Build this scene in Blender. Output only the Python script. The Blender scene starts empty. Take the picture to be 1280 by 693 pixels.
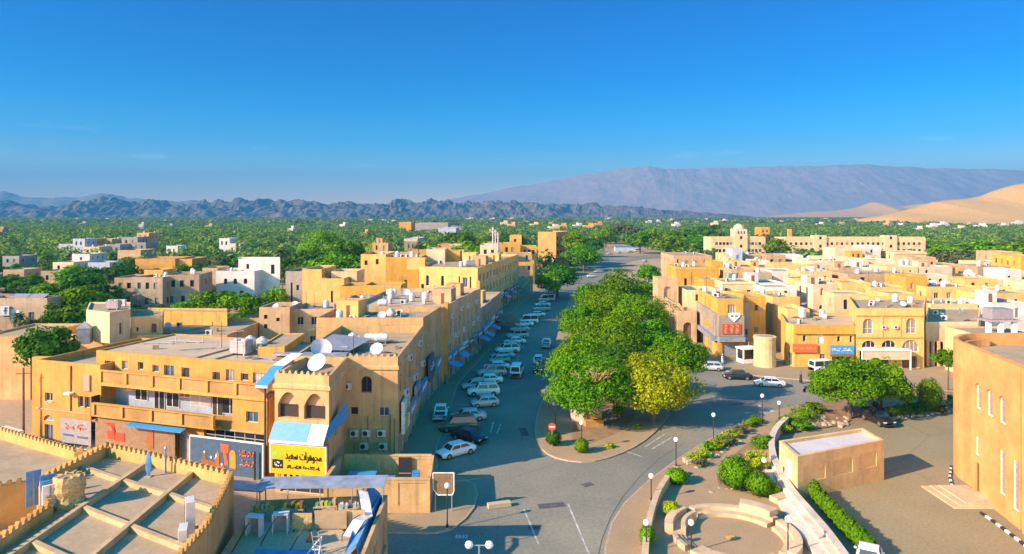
import bpy, bmesh, math, random
import numpy as np
from mathutils import Vector, Matrix, noise
R = math.radians
scene = bpy.context.scene
COL = scene.collection
# ------------------------------------------------------------------ camera
F = 850.0      # focal length in photo pixels (photo is 1280 wide)
H = 27.0       # camera height over the square
HZ = 268.5     # horizon row in the photo
cam_d = bpy.data.cameras.new('camera')
cam = bpy.data.objects.new('camera', cam_d); COL.objects.link(cam)
cam.location = (0, 0, H); cam.rotation_euler = (R(90), 0, 0)
cam_d.sensor_width = 36; cam_d.lens = 36 * F / 1280
cam_d.shift_y = (HZ - 346.5) / 1280
cam_d.clip_start = 0.5; cam_d.clip_end = 60000
scene.camera = cam
# ------------------------------------------------------------------ light
SUN_AZ = (0.892, 0.452)     # the way the light travels over the ground
SUN_EL = R(26)
world = bpy.data.worlds.new('World'); scene.world = world; world.use_nodes = True
wn, wl = world.node_tree.nodes, world.node_tree.links
wn.clear()
w_out = wn.new('ShaderNodeOutputWorld'); w_bg = wn.new('ShaderNodeBackground')
sky = wn.new('ShaderNodeTexSky'); sky.sky_type = 'NISHITA'; sky.sun_disc = False
sky.sun_elevation = SUN_EL
sky.sun_rotation = math.atan2(-SUN_AZ[0], -SUN_AZ[1])
sky.altitude = 500; sky.air_density = 1.0; sky.dust_density = 0.4; sky.ozone_density = 3.0
hsv = wn.new('ShaderNodeHueSaturation'); hsv.inputs['Saturation'].default_value = 1.6
hsv.inputs['Hue'].default_value = 0.482
wl.new(sky.outputs[0], hsv.inputs['Color'])
# deeper blue up the visible sky, paler towards the horizon, a few thin wisps of cloud
tc = wn.new('ShaderNodeTexCoord'); sep = wn.new('ShaderNodeSeparateXYZ')
wl.new(tc.outputs['Generated'], sep.inputs[0])
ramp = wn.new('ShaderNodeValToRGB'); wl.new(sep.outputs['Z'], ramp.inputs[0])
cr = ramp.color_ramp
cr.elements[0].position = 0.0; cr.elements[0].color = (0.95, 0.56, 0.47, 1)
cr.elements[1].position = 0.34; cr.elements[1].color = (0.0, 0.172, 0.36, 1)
e = cr.elements.new(0.62); e.color = (1.0, 0.66, 0.88, 1)  # zenith out of view, brightened as extra fill for the shade
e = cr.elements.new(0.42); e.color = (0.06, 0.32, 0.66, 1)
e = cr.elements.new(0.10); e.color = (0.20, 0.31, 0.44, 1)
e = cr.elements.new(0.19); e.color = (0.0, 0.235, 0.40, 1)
mul = wn.new('ShaderNodeMix'); mul.data_type = 'RGBA'; mul.blend_type = 'MULTIPLY'
mul.inputs[0].default_value = 1.0
# unseen sky half behind the camera, brightened and warmed to fill shaded walls
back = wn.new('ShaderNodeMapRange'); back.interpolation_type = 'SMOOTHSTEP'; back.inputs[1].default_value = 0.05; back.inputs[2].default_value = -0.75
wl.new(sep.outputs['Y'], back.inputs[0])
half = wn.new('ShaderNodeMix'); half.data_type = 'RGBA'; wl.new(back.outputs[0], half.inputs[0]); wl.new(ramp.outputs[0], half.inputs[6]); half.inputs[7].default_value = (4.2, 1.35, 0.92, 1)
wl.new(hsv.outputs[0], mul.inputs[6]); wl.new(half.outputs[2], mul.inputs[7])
mp = wn.new('ShaderNodeMapping'); mp.inputs['Scale'].default_value = (9, 9, 60)
wl.new(tc.outputs['Generated'], mp.inputs[0])
cn = wn.new('ShaderNodeTexNoise'); cn.inputs['Scale'].default_value = 1.0; cn.inputs['Detail'].default_value = 6
wl.new(mp.outputs[0], cn.inputs['Vector'])
cm = wn.new('ShaderNodeMapRange'); cm.inputs[1].default_value = 0.63; cm.inputs[2].default_value = 0.85
wl.new(cn.outputs[0], cm.inputs[0])
band = wn.new('ShaderNodeMapRange'); band.interpolation_type = 'SMOOTHSTEP'
band.inputs[1].default_value = 0.13; band.inputs[2].default_value = 0.07
wl.new(sep.outputs['Z'], band.inputs[0])
cmul = wn.new('ShaderNodeMath'); cmul.operation = 'MULTIPLY'
wl.new(cm.outputs[0], cmul.inputs[0]); wl.new(band.outputs[0], cmul.inputs[1])
cmul2 = wn.new('ShaderNodeMath'); cmul2.operation = 'MULTIPLY'; cmul2.inputs[1].default_value = 0.22
wl.new(cmul.outputs[0], cmul2.inputs[0])
mixc = wn.new('ShaderNodeMix'); mixc.data_type = 'RGBA'
wl.new(cmul2.outputs[0], mixc.inputs[0]); wl.new(mul.outputs[2], mixc.inputs[6])
mixc.inputs[7].default_value = (5.5, 6.0, 7.0, 1)
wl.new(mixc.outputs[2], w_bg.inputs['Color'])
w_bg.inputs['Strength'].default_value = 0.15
wl.new(w_bg.outputs[0], w_out.inputs['Surface'])
sun_d = bpy.data.lights.new('sun', 'SUN'); sun = bpy.data.objects.new('sun', sun_d); COL.objects.link(sun)
sun_d.energy = 4.1; sun_d.angle = R(0.5); sun_d.color = (1.0, 0.735, 0.53)
d = Vector((SUN_AZ[0] * math.cos(SUN_EL), SUN_AZ[1] * math.cos(SUN_EL), -math.sin(SUN_EL)))
sun.rotation_euler = d.to_track_quat('-Z', 'Y').to_euler()
vs = scene.view_settings
scene.display_settings.display_device = 'sRGB'
vs.view_transform = 'Standard'; vs.look = 'None'; vs.gamma = 1; vs.use_curve_mapping = False
vs.exposure = 1.6
scene.cycles.max_bounces = 6; scene.cycles.diffuse_bounces = 5; scene.cycles.glossy_bounces = 2
scene.cycles.transmission_bounces = 3; scene.cycles.transparent_max_bounces = 4; scene.cycles.volume_bounces = 0
scene.cycles.use_denoising = True
scene.cycles.caustics_reflective = False; scene.cycles.caustics_refractive = False

# ------------------------------------------------------------------ helpers
def U(px, py, z=0.0):
    """ground (or height z) point that the photo shows at px, py"""
    Y = F * (H - z) / (py - HZ)
    return Vector(((px - 640) * Y / F, Y, z))
def AT(px, Y, z=0.0):
    return Vector(((px - 640) * Y / F, Y, z))
def ZAT(py, Y):
    return H - (py - HZ) * Y / F
def V2(p): return Vector((p[0], p[1]))
rng = random.Random(11)

class MB:
    def __init__(s): s.v = []; s.f = []; s.m = []
    def face(s, pts, mi=0):
        n = len(s.v); s.v += [tuple(p) for p in pts]; s.f.append(tuple(range(n, n + len(pts)))); s.m.append(mi)
    def box(s, c, d, rz=0.0, mi=0, rot=None):
        """c: centre of the base, d: size"""
        x, y, z = d[0] / 2, d[1] / 2, d[2]
        P = [(-x, -y, 0), (x, -y, 0), (x, y, 0), (-x, y, 0), (-x, -y, z), (x, -y, z), (x, y, z), (-x, y, z)]
        M = rot if rot is not None else Matrix.Rotation(rz, 3, 'Z')
        n = len(s.v)
        s.v += [tuple(M @ Vector(p) + Vector(c)) for p in P]
        for q in ((3, 2, 1, 0), (4, 5, 6, 7), (0, 1, 5, 4), (1, 2, 6, 5), (2, 3, 7, 6), (3, 0, 4, 7)):
            s.f.append(tuple(n + i for i in q)); s.m.append(mi)
    def prism(s, poly, z0, z1, mi=0, mtop=None, bottom=True):
        n = len(s.v); k = len(poly)
        s.v += [(p[0], p[1], z0) for p in poly] + [(p[0], p[1], z1) for p in poly]
        for i in range(k):
            j = (i + 1) % k
            s.f.append((n + i, n + j, n + k + j, n + k + i)); s.m.append(mi)
        s.f.append(tuple(n + k + i for i in range(k))); s.m.append(mi if mtop is None else mtop)
        if bottom: s.f.append(tuple(n + i for i in reversed(range(k)))); s.m.append(mi)
    def tube(s, p0, p1, r0, r1=None, n=8, mi=0, caps=True):
        p0, p1 = Vector(p0), Vector(p1); r1 = r0 if r1 is None else r1
        d = (p1 - p0)
        if d.length < 1e-6: return
        d.normalize(); a = d.orthogonal().normalized(); b = d.cross(a)
        k = len(s.v)
        for P, r in ((p0, r0), (p1, r1)):
            for i in range(n):
                t = 2 * math.pi * i / n
                s.v.append(tuple(P + a * (r * math.cos(t)) + b * (r * math.sin(t))))
        for i in range(n):
            j = (i + 1) % n
            s.f.append((k + i, k + j, k + n + j, k + n + i)); s.m.append(mi)
        if caps:
            s.f.append(tuple(k + i for i in reversed(range(n)))); s.m.append(mi)
            s.f.append(tuple(k + n + i for i in range(n))); s.m.append(mi)
    def lathe(s, prof, c=(0, 0, 0), n=12, mi=0, axis=None):
        """prof: (radius, height) pairs, bottom up"""
        k = len(s.v); c = Vector(c); M = axis if axis is not None else Matrix.Identity(3)
        for r, z in prof:
            for i in range(n):
                t = 2 * math.pi * i / n
                s.v.append(tuple(M @ Vector((r * math.cos(t), r * math.sin(t), z)) + c))
        for a in range(len(prof) - 1):
            for i in range(n):
                j = (i + 1) % n
                s.f.append((k + a * n + i, k + a * n + j, k + (a + 1) * n + j, k + (a + 1) * n + i)); s.m.append(mi)
        s.f.append(tuple(k + i for i in reversed(range(n)))); s.m.append(mi)
        L = (len(prof) - 1) * n
        s.f.append(tuple(k + L + i for i in range(n))); s.m.append(mi)
    def build(s, name, mats, parent=None, smooth=False, loc=None, weld=False, bevel=0.0):
        if not isinstance(mats, (list, tuple)): mats = [mats]
        me = bpy.data.meshes.new(name)
        me.from_pydata(s.v, [], s.f)
        for m in mats: me.materials.append(m)
        if len(mats) > 1: me.polygons.foreach_set('material_index', s.m)
        if weld or bevel:
            bm = bmesh.new(); bm.from_mesh(me)
            bmesh.ops.remove_doubles(bm, verts=bm.verts, dist=1e-4)
            if bevel:
                bmesh.ops.bevel(bm, geom=list(bm.edges), offset=bevel, segments=2, affect='EDGES', profile=0.5)
            bm.to_mesh(me); bm.free()
        if smooth: me.polygons.foreach_set('use_smooth', [True] * len(me.polygons))
        me.update()
        o = bpy.data.objects.new(name, me); COL.objects.link(o)
        if parent: o.parent = parent
        if loc is not None: o.location = loc
        return o

REG = []   # (object, description, where) of repeats: labels are worked out at the end
def tag(o, label, cat, group=None, kind=None):
    o['label'] = label; o['category'] = cat
    if group: o['group'] = group
    if kind: o['kind'] = kind
    return o
def thing(name, label, cat, loc=(0, 0, 0), rz=0.0, group=None):
    o = bpy.data.objects.new(name, None); COL.objects.link(o)
    o.location = loc; o.rotation_euler = (0, 0, rz); o.empty_display_size = 0.2
    return tag(o, label, cat, group)
def rep(o, desc, where, cat, group, plural=None):
    """register one of several look-alikes: desc says the look, where names a landmark"""
    o['category'] = cat; o['group'] = group
    REG.append((o, desc, where, plural))
    return o
def struct(o): o['kind'] = 'structure'; return o
def copy_tree(o, loc=None, rz=None, scale=None):
    c = o.copy(); COL.objects.link(c)
    if loc is not None: c.location = loc
    if rz is not None: c.rotation_euler = (0, 0, rz)
    if scale is not None: c.scale = scale if hasattr(scale, '__len__') else (scale,) * 3
    for ch in list(o.children):
        cc = ch.copy(); COL.objects.link(cc); cc.parent = c
        for g in list(ch.children):
            gg = g.copy(); COL.objects.link(gg); gg.parent = cc
    return c

# ------------------------------------------------------------------ materials
MATS = {}
def newmat(name):
    m = bpy.data.materials.new(name); m.use_nodes = True
    nt = m.node_tree; nt.nodes.clear()
    out = nt.nodes.new('ShaderNodeOutputMaterial'); b = nt.nodes.new('ShaderNodeBsdfPrincipled')
    nt.links.new(b.outputs[0], out.inputs[0])
    MATS[name] = m
    return m, nt, b
def plain(name, rgb, rough=0.6, metal=0.0, spec=0.5, var=0.12, scale=3.0):
    m, nt, b = newmat(name)
    b.inputs['Roughness'].default_value = rough; b.inputs['Metallic'].default_value = metal
    b.inputs['Specular IOR Level'].default_value = spec
    t = nt.nodes.new('ShaderNodeTexCoord'); n = nt.nodes.new('ShaderNodeTexNoise')
    n.inputs['Scale'].default_value = scale; n.inputs['Detail'].default_value = 5
    nt.links.new(t.outputs['Object'], n.inputs['Vector'])
    r = nt.nodes.new('ShaderNodeMapRange'); r.inputs[1].default_value = 0.3; r.inputs[2].default_value = 0.7
    r.inputs[3].default_value = 1 - var; r.inputs[4].default_value = 1 + var
    nt.links.new(n.outputs[0], r.inputs[0])
    mx = nt.nodes.new('ShaderNodeMix'); mx.data_type = 'RGBA'; mx.blend_type = 'MULTIPLY'; mx.inputs[0].default_value = 1
    mx.inputs[6].default_value = (*rgb, 1)
    nt.links.new(r.outputs[0], mx.inputs[7]); nt.links.new(mx.outputs[2], b.inputs['Base Color'])
    return m
def stucco(name, rgb, stain=0.5, rough=0.92, dirt=(0.16, 0.115, 0.07)):
    """rendered wall: broad patches, rain streaks, fine grain"""
    m, nt, b = newmat(name); L = nt.links.new
    b.inputs['Roughness'].default_value = rough; b.inputs['Specular IOR Level'].default_value = 0.2
    t = nt.nodes.new('ShaderNodeTexCoord')
    n1 = nt.nodes.new('ShaderNodeTexNoise'); n1.inputs['Scale'].default_value = 0.35; n1.inputs['Detail'].default_value = 8; n1.inputs['Roughness'].default_value = 0.65
    L(t.outputs['Object'], n1.inputs['Vector'])
    mpp = nt.nodes.new('ShaderNodeMapping'); mpp.inputs['Scale'].default_value = (2.2, 2.2, 0.18); L(t.outputs['Object'], mpp.inputs[0])
    n2 = nt.nodes.new('ShaderNodeTexNoise'); n2.inputs['Scale'].default_value = 1.0; n2.inputs['Detail'].default_value = 6; L(mpp.outputs[0], n2.inputs['Vector'])
    n3 = nt.nodes.new('ShaderNodeTexNoise'); n3.inputs['Scale'].default_value = 9; n3.inputs['Detail'].default_value = 4; L(t.outputs['Object'], n3.inputs['Vector'])
    r1 = nt.nodes.new('ShaderNodeMapRange'); r1.inputs[1].default_value = 0.3; r1.inputs[2].default_value = 0.7; r1.inputs[3].default_value = 0.70; r1.inputs[4].default_value = 1.15; L(n1.outputs[0], r1.inputs[0])
    r3 = nt.nodes.new('ShaderNodeMapRange'); r3.inputs[1].default_value = 0.3; r3.inputs[2].default_value = 0.7; r3.inputs[3].default_value = 0.92; r3.inputs[4].default_value = 1.07; L(n3.outputs[0], r3.inputs[0])
    mm = nt.nodes.new('ShaderNodeMath'); mm.operation = 'MULTIPLY'; L(r1.outputs[0], mm.inputs[0]); L(r3.outputs[0], mm.inputs[1])
    oi = nt.nodes.new('ShaderNodeObjectInfo')
    ro = nt.nodes.new('ShaderNodeMapRange'); ro.inputs[3].default_value = 0.9; ro.inputs[4].default_value = 1.08; L(oi.outputs['Random'], ro.inputs[0])
    m2 = nt.nodes.new('ShaderNodeMath'); m2.operation = 'MULTIPLY'; L(mm.outputs[0], m2.inputs[0]); L(ro.outputs[0], m2.inputs[1])
    mx = nt.nodes.new('ShaderNodeMix'); mx.data_type = 'RGBA'; mx.blend_type = 'MULTIPLY'; mx.inputs[0].default_value = 1
    mx.inputs[6].default_value = (*rgb, 1); L(m2.outputs[0], mx.inputs[7])
    r2 = nt.nodes.new('ShaderNodeMapRange'); r2.inputs[1].default_value = 0.52; r2.inputs[2].default_value = 0.75; r2.inputs[4].default_value = stain; L(n2.outputs[0], r2.inputs[0])
    mx2 = nt.nodes.new('ShaderNodeMix'); mx2.data_type = 'RGBA'; L(r2.outputs[0], mx2.inputs[0]); L(mx.outputs[2], mx2.inputs[6]); mx2.inputs[7].default_value = (*dirt, 1)
    L(mx2.outputs[2], b.inputs['Base Color'])
    bp = nt.nodes.new('ShaderNodeBump'); bp.inputs['Strength'].default_value = 0.35; bp.inputs['Distance'].default_value = 0.03
    L(n3.outputs[0], bp.inputs['Height']); L(bp.outputs[0], b.inputs['Normal'])
    return m
def groundmat(name, rgb, rgb2, scale=0.15, fine=6.0, rough=0.95, cracks=0.0, amount=1.0):
    m, nt, b = newmat(name); L = nt.links.new
    b.inputs['Roughness'].default_value = rough; b.inputs['Specular IOR Level'].default_value = 0.2
    t = nt.nodes.new('ShaderNodeTexCoord')
    n1 = nt.nodes.new('ShaderNodeTexNoise'); n1.inputs['Scale'].default_value = scale; n1.inputs['Detail'].default_value = 9; n1.inputs['Roughness'].default_value = 0.62
    L(t.outputs['Object'], n1.inputs['Vector'])
    r1 = nt.nodes.new('ShaderNodeMapRange'); r1.inputs[1].default_value = 0.35; r1.inputs[2].default_value = 0.68; r1.inputs[4].default_value = amount; L(n1.outputs[0], r1.inputs[0])
    mx = nt.nodes.new('ShaderNodeMix'); mx.data_type = 'RGBA'; L(r1.outputs[0], mx.inputs[0]); mx.inputs[6].default_value = (*rgb, 1); mx.inputs[7].default_value = (*rgb2, 1)
    n3 = nt.nodes.new('ShaderNodeTexNoise'); n3.inputs['Scale'].default_value = fine; n3.inputs['Detail'].default_value = 5; L(t.outputs['Object'], n3.inputs['Vector'])
    r3 = nt.nodes.new('ShaderNodeMapRange'); r3.inputs[1].default_value = 0.3; r3.inputs[2].default_value = 0.7; r3.inputs[3].default_value = 0.86; r3.inputs[4].default_value = 1.12; L(n3.outputs[0], r3.inputs[0])
    mx2 = nt.nodes.new('ShaderNodeMix'); mx2.data_type = 'RGBA'; mx2.blend_type = 'MULTIPLY'; mx2.inputs[0].default_value = 1; L(mx.outputs[2], mx2.inputs[6]); L(r3.outputs[0], mx2.inputs[7])
    last = mx2.outputs[2]
    if cracks:
        vo = nt.nodes.new('ShaderNodeTexVoronoi'); vo.feature = 'DISTANCE_TO_EDGE'; vo.inputs['Scale'].default_value = cracks
        nv = nt.nodes.new('ShaderNodeMix'); nv.data_type = 'VECTOR'; nv.inputs[0].default_value = 0.25
        n4 = nt.nodes.new('ShaderNodeTexNoise'); n4.inputs['Scale'].default_value = cracks * 3; L(t.outputs['Object'], n4.inputs['Vector'])
        L(t.outputs['Object'], nv.inputs[4]); L(n4.outputs['Color'], nv.inputs[5]); L(nv.outputs[1], vo.inputs['Vector'])
        rc = nt.nodes.new('ShaderNodeMapRange'); rc.inputs[1].default_value = 0.0; rc.inputs[2].default_value = 0.0045; rc.inputs[3].default_value = 0.84; rc.inputs[4].default_value = 1.0; L(vo.outputs['Distance'], rc.inputs[0])
        mx3 = nt.nodes.new('ShaderNodeMix'); mx3.data_type = 'RGBA'; mx3.blend_type = 'MULTIPLY'; mx3.inputs[0].default_value = 1; L(last, mx3.inputs[6]); L(rc.outputs[0], mx3.inputs[7]); last = mx3.outputs[2]
    L(last, b.inputs['Base Color'])
    bp = nt.nodes.new('ShaderNodeBump'); bp.inputs['Strength'].default_value = 0.3; bp.inputs['Distance'].default_value = 0.02
    L(n3.outputs[0], bp.inputs['Height']); L(bp.outputs[0], b.inputs['Normal'])
    return m
def leafmat(name, a, bcol, c, trans=0.34, drift=0.0):
    m, nt, b = newmat(name); L = nt.links.new
    b.inputs['Roughness'].default_value = 0.7; b.inputs['Specular IOR Level'].default_value = 0.1
    g = nt.nodes.new('ShaderNodeNewGeometry'); rp = nt.nodes.new('ShaderNodeValToRGB'); L(g.outputs['Random Per Island'], rp.inputs[0])
    rp.color_ramp.elements[0].color = (*a, 1); rp.color_ramp.elements[1].color = (*c, 1)
    e = rp.color_ramp.elements.new(0.5); e.color = (*bcol, 1)
    oi = nt.nodes.new('ShaderNodeObjectInfo'); h = nt.nodes.new('ShaderNodeHueSaturation')
    mr = nt.nodes.new('ShaderNodeMapRange'); mr.inputs[3].default_value = 0.485; mr.inputs[4].default_value = 0.515; L(oi.outputs['Random'], mr.inputs[0]); L(mr.outputs[0], h.inputs['Hue'])
    mv = nt.nodes.new('ShaderNodeMapRange'); mv.inputs[3].default_value = 0.85; mv.inputs[4].default_value = 1.2; L(oi.outputs['Random'], mv.inputs[0]); L(mv.outputs[0], h.inputs['Value'])
    col = rp.outputs[0]
    if drift:
        t = nt.nodes.new('ShaderNodeTexCoord'); n = nt.nodes.new('ShaderNodeTexNoise'); n.inputs['Scale'].default_value = 0.07; n.inputs['Detail'].default_value = 3; L(t.outputs['Object'], n.inputs['Vector'])
        r2 = nt.nodes.new('ShaderNodeValToRGB'); L(n.outputs[0], r2.inputs[0]); r2.color_ramp.elements[0].position = .36; r2.color_ramp.elements[0].color = (.55, .72, .9, 1); r2.color_ramp.elements[1].position = .64; r2.color_ramp.elements[1].color = (2.2, 1.8, .8, 1)
        mm = nt.nodes.new('ShaderNodeMix'); mm.data_type = 'RGBA'; mm.blend_type = 'MULTIPLY'; mm.inputs[0].default_value = 1; L(col, mm.inputs[6]); L(r2.outputs[0], mm.inputs[7]); col = mm.outputs[2]
    L(col, h.inputs['Color']); L(h.outputs[0], b.inputs['Base Color'])
    tr = nt.nodes.new('ShaderNodeBsdfTranslucent'); L(h.outputs[0], tr.inputs[0])
    ms = nt.nodes.new('ShaderNodeMixShader'); ms.inputs[0].default_value = trans
    out = [n for n in nt.nodes if n.type == 'OUTPUT_MATERIAL'][0]
    L(b.outputs[0], ms.inputs[1]); L(tr.outputs[0], ms.inputs[2]); L(ms.outputs[0], out.inputs[0])
    return m
def glass(name, rgb=(0.02, 0.03, 0.04), rough=0.08):
    return plain(name, rgb, rough, 0, 0.6, var=0.4, scale=0.7)

WALL = {
 'ochre': stucco('ochre_render', (0.50, 0.27, 0.070)),
 'orange': stucco('orange_render', (0.58, 0.315, 0.060)),
 'yellow': stucco('yellow_render', (0.58, 0.345, 0.085)),
 'sand': stucco('sand_render', (0.54, 0.355, 0.165)),
 'honey': stucco('honey_render', (0.66, 0.425, 0.15), stain=0.25),
 'honeysand': stucco('honeysand_render', (0.65, 0.46, 0.235), stain=0.25),
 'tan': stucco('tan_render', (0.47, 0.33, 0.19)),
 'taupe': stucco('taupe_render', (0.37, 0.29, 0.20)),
 'cream': stucco('cream_render', (0.60, 0.47, 0.27), stain=0.22),
 'pale': stucco('pale_render', (0.64, 0.52, 0.36), stain=0.2),
 'white': stucco('white_render', (0.60, 0.58, 0.55), stain=0.25, dirt=(0.3, 0.27, 0.22)),
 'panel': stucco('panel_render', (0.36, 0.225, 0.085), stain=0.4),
 'fort': stucco('fort_render', (0.54, 0.33, 0.115), stain=0.45),
 'gallery': stucco('gallery_shade_render', (0.25, 0.30, 0.38), stain=0.3),  # white balcony wall darkened to blue-grey, its shade put into the colour
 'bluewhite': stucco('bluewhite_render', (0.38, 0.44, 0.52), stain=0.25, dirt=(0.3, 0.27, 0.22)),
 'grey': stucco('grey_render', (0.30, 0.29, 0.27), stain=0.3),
 'salmon': stucco('salmon_render', (0.58, 0.285, 0.10), stain=0.14),
 'bandgrey': stucco('bandgrey_render', (0.30, 0.27, 0.22), stain=0.2),
}
M = {
 'roof': groundmat('roof_screed', (0.38, 0.295, 0.185), (0.30, 0.23, 0.14), 0.5, 4, cracks=0.35),
 'roof2': groundmat('roof_dust', (0.40, 0.315, 0.205), (0.48, 0.38, 0.26), 0.4, 5, cracks=0.3),
 'roofwhite': groundmat('roof_white', (0.50, 0.50, 0.49), (0.43, 0.43, 0.42), 0.5, 5),
 'sandground': groundmat('sand_ground', (0.40, 0.29, 0.18), (0.30, 0.22, 0.13), 0.02, 1.5),
 'asphalt': groundmat('asphalt', (0.150, 0.152, 0.122), (0.265, 0.245, 0.175), 0.05, 3.0, rough=0.85, cracks=0.06),
 'paving': groundmat('paving', (0.345, 0.25, 0.14), (0.295, 0.212, 0.12), 0.25, 7),
 'pavement': groundmat('pavement', (0.32, 0.25, 0.15), (0.26, 0.205, 0.125), 0.3, 7),
 'concrete': groundmat('lot_concrete', (0.265, 0.23, 0.13), (0.225, 0.195, 0.11), 0.09, 4, cracks=0.05),
 'kerb': plain('kerb_stone', (0.36, 0.28, 0.19), 0.9, var=0.2),
 'dirt': groundmat('bed_soil', (0.30, 0.20, 0.11), (0.20, 0.13, 0.07), 0.8, 6),
 'paint': plain('road_paint', (0.42, 0.40, 0.36), 0.8, var=0.5, scale=1.2),
 'stone': stucco('pale_stone', (0.52, 0.39, 0.24), stain=0.3),
 'stonewhite': stucco('white_stone', (0.62, 0.54, 0.42), stain=0.3),
 'rock': stucco('rubble_rock', (0.42, 0.33, 0.23), stain=0.4),
 'trim': plain('white_trim', (0.72, 0.70, 0.66), 0.6),
 'frame': plain('window_frame', (0.50, 0.48, 0.44), 0.5),
 'brownframe': plain('brown_frame', (0.14, 0.07, 0.035), 0.6),
 'glass': glass('dark_glass'),
 'blueglass': glass('blue_glass', (0.05, 0.09, 0.14)),
 'curtain': plain('curtained_glass', (0.22, 0.20, 0.17), 0.3, var=0.4, scale=5),
 'void': plain('dim_interior', (0.03, 0.025, 0.02), 0.9),
 'shutter': plain('roller_shutter', (0.30, 0.31, 0.32), 0.5, 0.3),
 'wood': plain('dark_wood', (0.16, 0.085, 0.04), 0.7, var=0.3),
 'plank': plain('pale_wood', (0.42, 0.29, 0.15), 0.8, var=0.3),
 'steel': plain('galvanised', (0.42, 0.44, 0.46), 0.45, 0.6),
 'tin': plain('tin_sheet', (0.25, 0.285, 0.33), 0.5, 0.2, var=0.25, scale=1.2),
 'darkmetal': plain('dark_metal', (0.035, 0.035, 0.04), 0.5, 0.3),
 'plastic': plain('white_plastic', (0.50, 0.50, 0.50), 0.45),
 'cream_plastic': plain('cream_plastic', (0.62, 0.55, 0.42), 0.5),
 'bluetarp': plain('blue_tarp', (0.06, 0.20, 0.42), 0.55, var=0.35, scale=1.5),
 'blueplastic': plain('blue_plastic', (0.03, 0.13, 0.42), 0.45),
 'whitetarp': plain('white_tarp', (0.62, 0.60, 0.57), 0.7, var=0.2),
 'browncloth': plain('brown_cloth', (0.17, 0.12, 0.09), 0.9, var=0.25),
 'green_net': plain('green_net', (0.10, 0.22, 0.08), 0.8, var=0.3),
 'red': plain('red_paint', (0.55, 0.05, 0.02), 0.5),
 'orangered': plain('orange_red_paint', (0.58, 0.11, 0.03), 0.5),
 'orangepaint': plain('orange_paint', (0.62, 0.25, 0.03), 0.5),
 'brownpaint': plain('brown_paint', (0.25, 0.09, 0.03), 0.5),
 'yellowsign': plain('yellow_board', (0.70, 0.43, 0.01), 0.45, var=0.1),
 'bluesign': plain('blue_board', (0.045, 0.095, 0.16), 0.5, var=0.2),
 'greysign': plain('grey_board', (0.22, 0.23, 0.25), 0.5, var=0.15),
 'brownsign': plain('brown_board', (0.20, 0.13, 0.065), 0.7, var=0.2),
 'skysign': plain('sky_blue_board', (0.05, 0.24, 0.50), 0.45),
 'limesign': plain('lime_board', (0.35, 0.45, 0.03), 0.5),
 'tealsign': plain('teal_board', (0.04, 0.28, 0.33), 0.5),
 'black': plain('black_paint', (0.015, 0.015, 0.015), 0.5),
 'globe': plain('opal_globe', (0.8, 0.85, 0.82), 0.25, var=0.02),
 'tyre': plain('tyre_rubber', (0.02, 0.02, 0.02), 0.85),
 'rim': plain('alloy_rim', (0.45, 0.45, 0.46), 0.3, 0.8),
 'headlight': plain('headlight_lens', (0.7, 0.72, 0.75), 0.1),
 'taillight': plain('taillight_lens', (0.40, 0.02, 0.01), 0.2),
 'straw': plain('palm_fibre', (0.42, 0.30, 0.13), 0.95, var=0.4, scale=8),
 'bark': plain('bark', (0.12, 0.085, 0.055), 0.95, var=0.35, scale=4),
 'palmbark': plain('palm_bark', (0.19, 0.14, 0.09), 0.95, var=0.35, scale=5),
 'skin': plain('skin', (0.30, 0.16, 0.09), 0.6),
 'robe': plain('white_robe', (0.72, 0.70, 0.66), 0.8),
 'darkrobe': plain('black_robe', (0.02, 0.02, 0.025), 0.8),
 'bluerobe': plain('blue_robe', (0.08, 0.16, 0.32), 0.8),
}
for nm, c in {'white': (0.72, 0.72, 0.72), 'silver': (0.40, 0.42, 0.44), 'black': (0.015, 0.016, 0.018), 'navy': (0.02, 0.035, 0.08), 'grey': (0.12, 0.125, 0.13), 'red': (0.30, 0.02, 0.015), 'beige': (0.45, 0.37, 0.26), 'olive': (0.10, 0.085, 0.05), 'blue': (0.03, 0.12, 0.30)}.items():
    M['car_' + nm] = plain('car_paint_' + nm, c, 0.25, 0.0, 0.6, var=0.04)
LEAF = {
 'dark': leafmat('leaf_dark_green', (0.024, 0.095, 0.006), (0.046, 0.15, 0.008), (0.075, 0.20, 0.010)),
 'mid': leafmat('leaf_mid_green', (0.042, 0.14, 0.001), (0.085, 0.225, 0.001), (0.135, 0.29, 0.002)),
 'bright': leafmat('leaf_bright_green', (0.062, 0.175, 0.001), (0.12, 0.27, 0.001), (0.18, 0.34, 0.002)),
 'yellow': leafmat('leaf_yellow_green', (0.175, 0.26, 0.004), (0.31, 0.41, 0.005), (0.40, 0.49, 0.008)),
 'palm': leafmat('leaf_palm', (0.045, 0.085, 0.030), (0.075, 0.125, 0.045), (0.12, 0.17, 0.06)),
 'grey': leafmat('leaf_grey_green', (0.07, 0.10, 0.04), (0.12, 0.15, 0.06), (0.18, 0.20, 0.09)),
 'grove': leafmat('leaf_grove', (0.050, 0.108, 0.028), (0.085, 0.158, 0.038), (0.135, 0.21, 0.045), drift=1.0),
}
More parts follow.
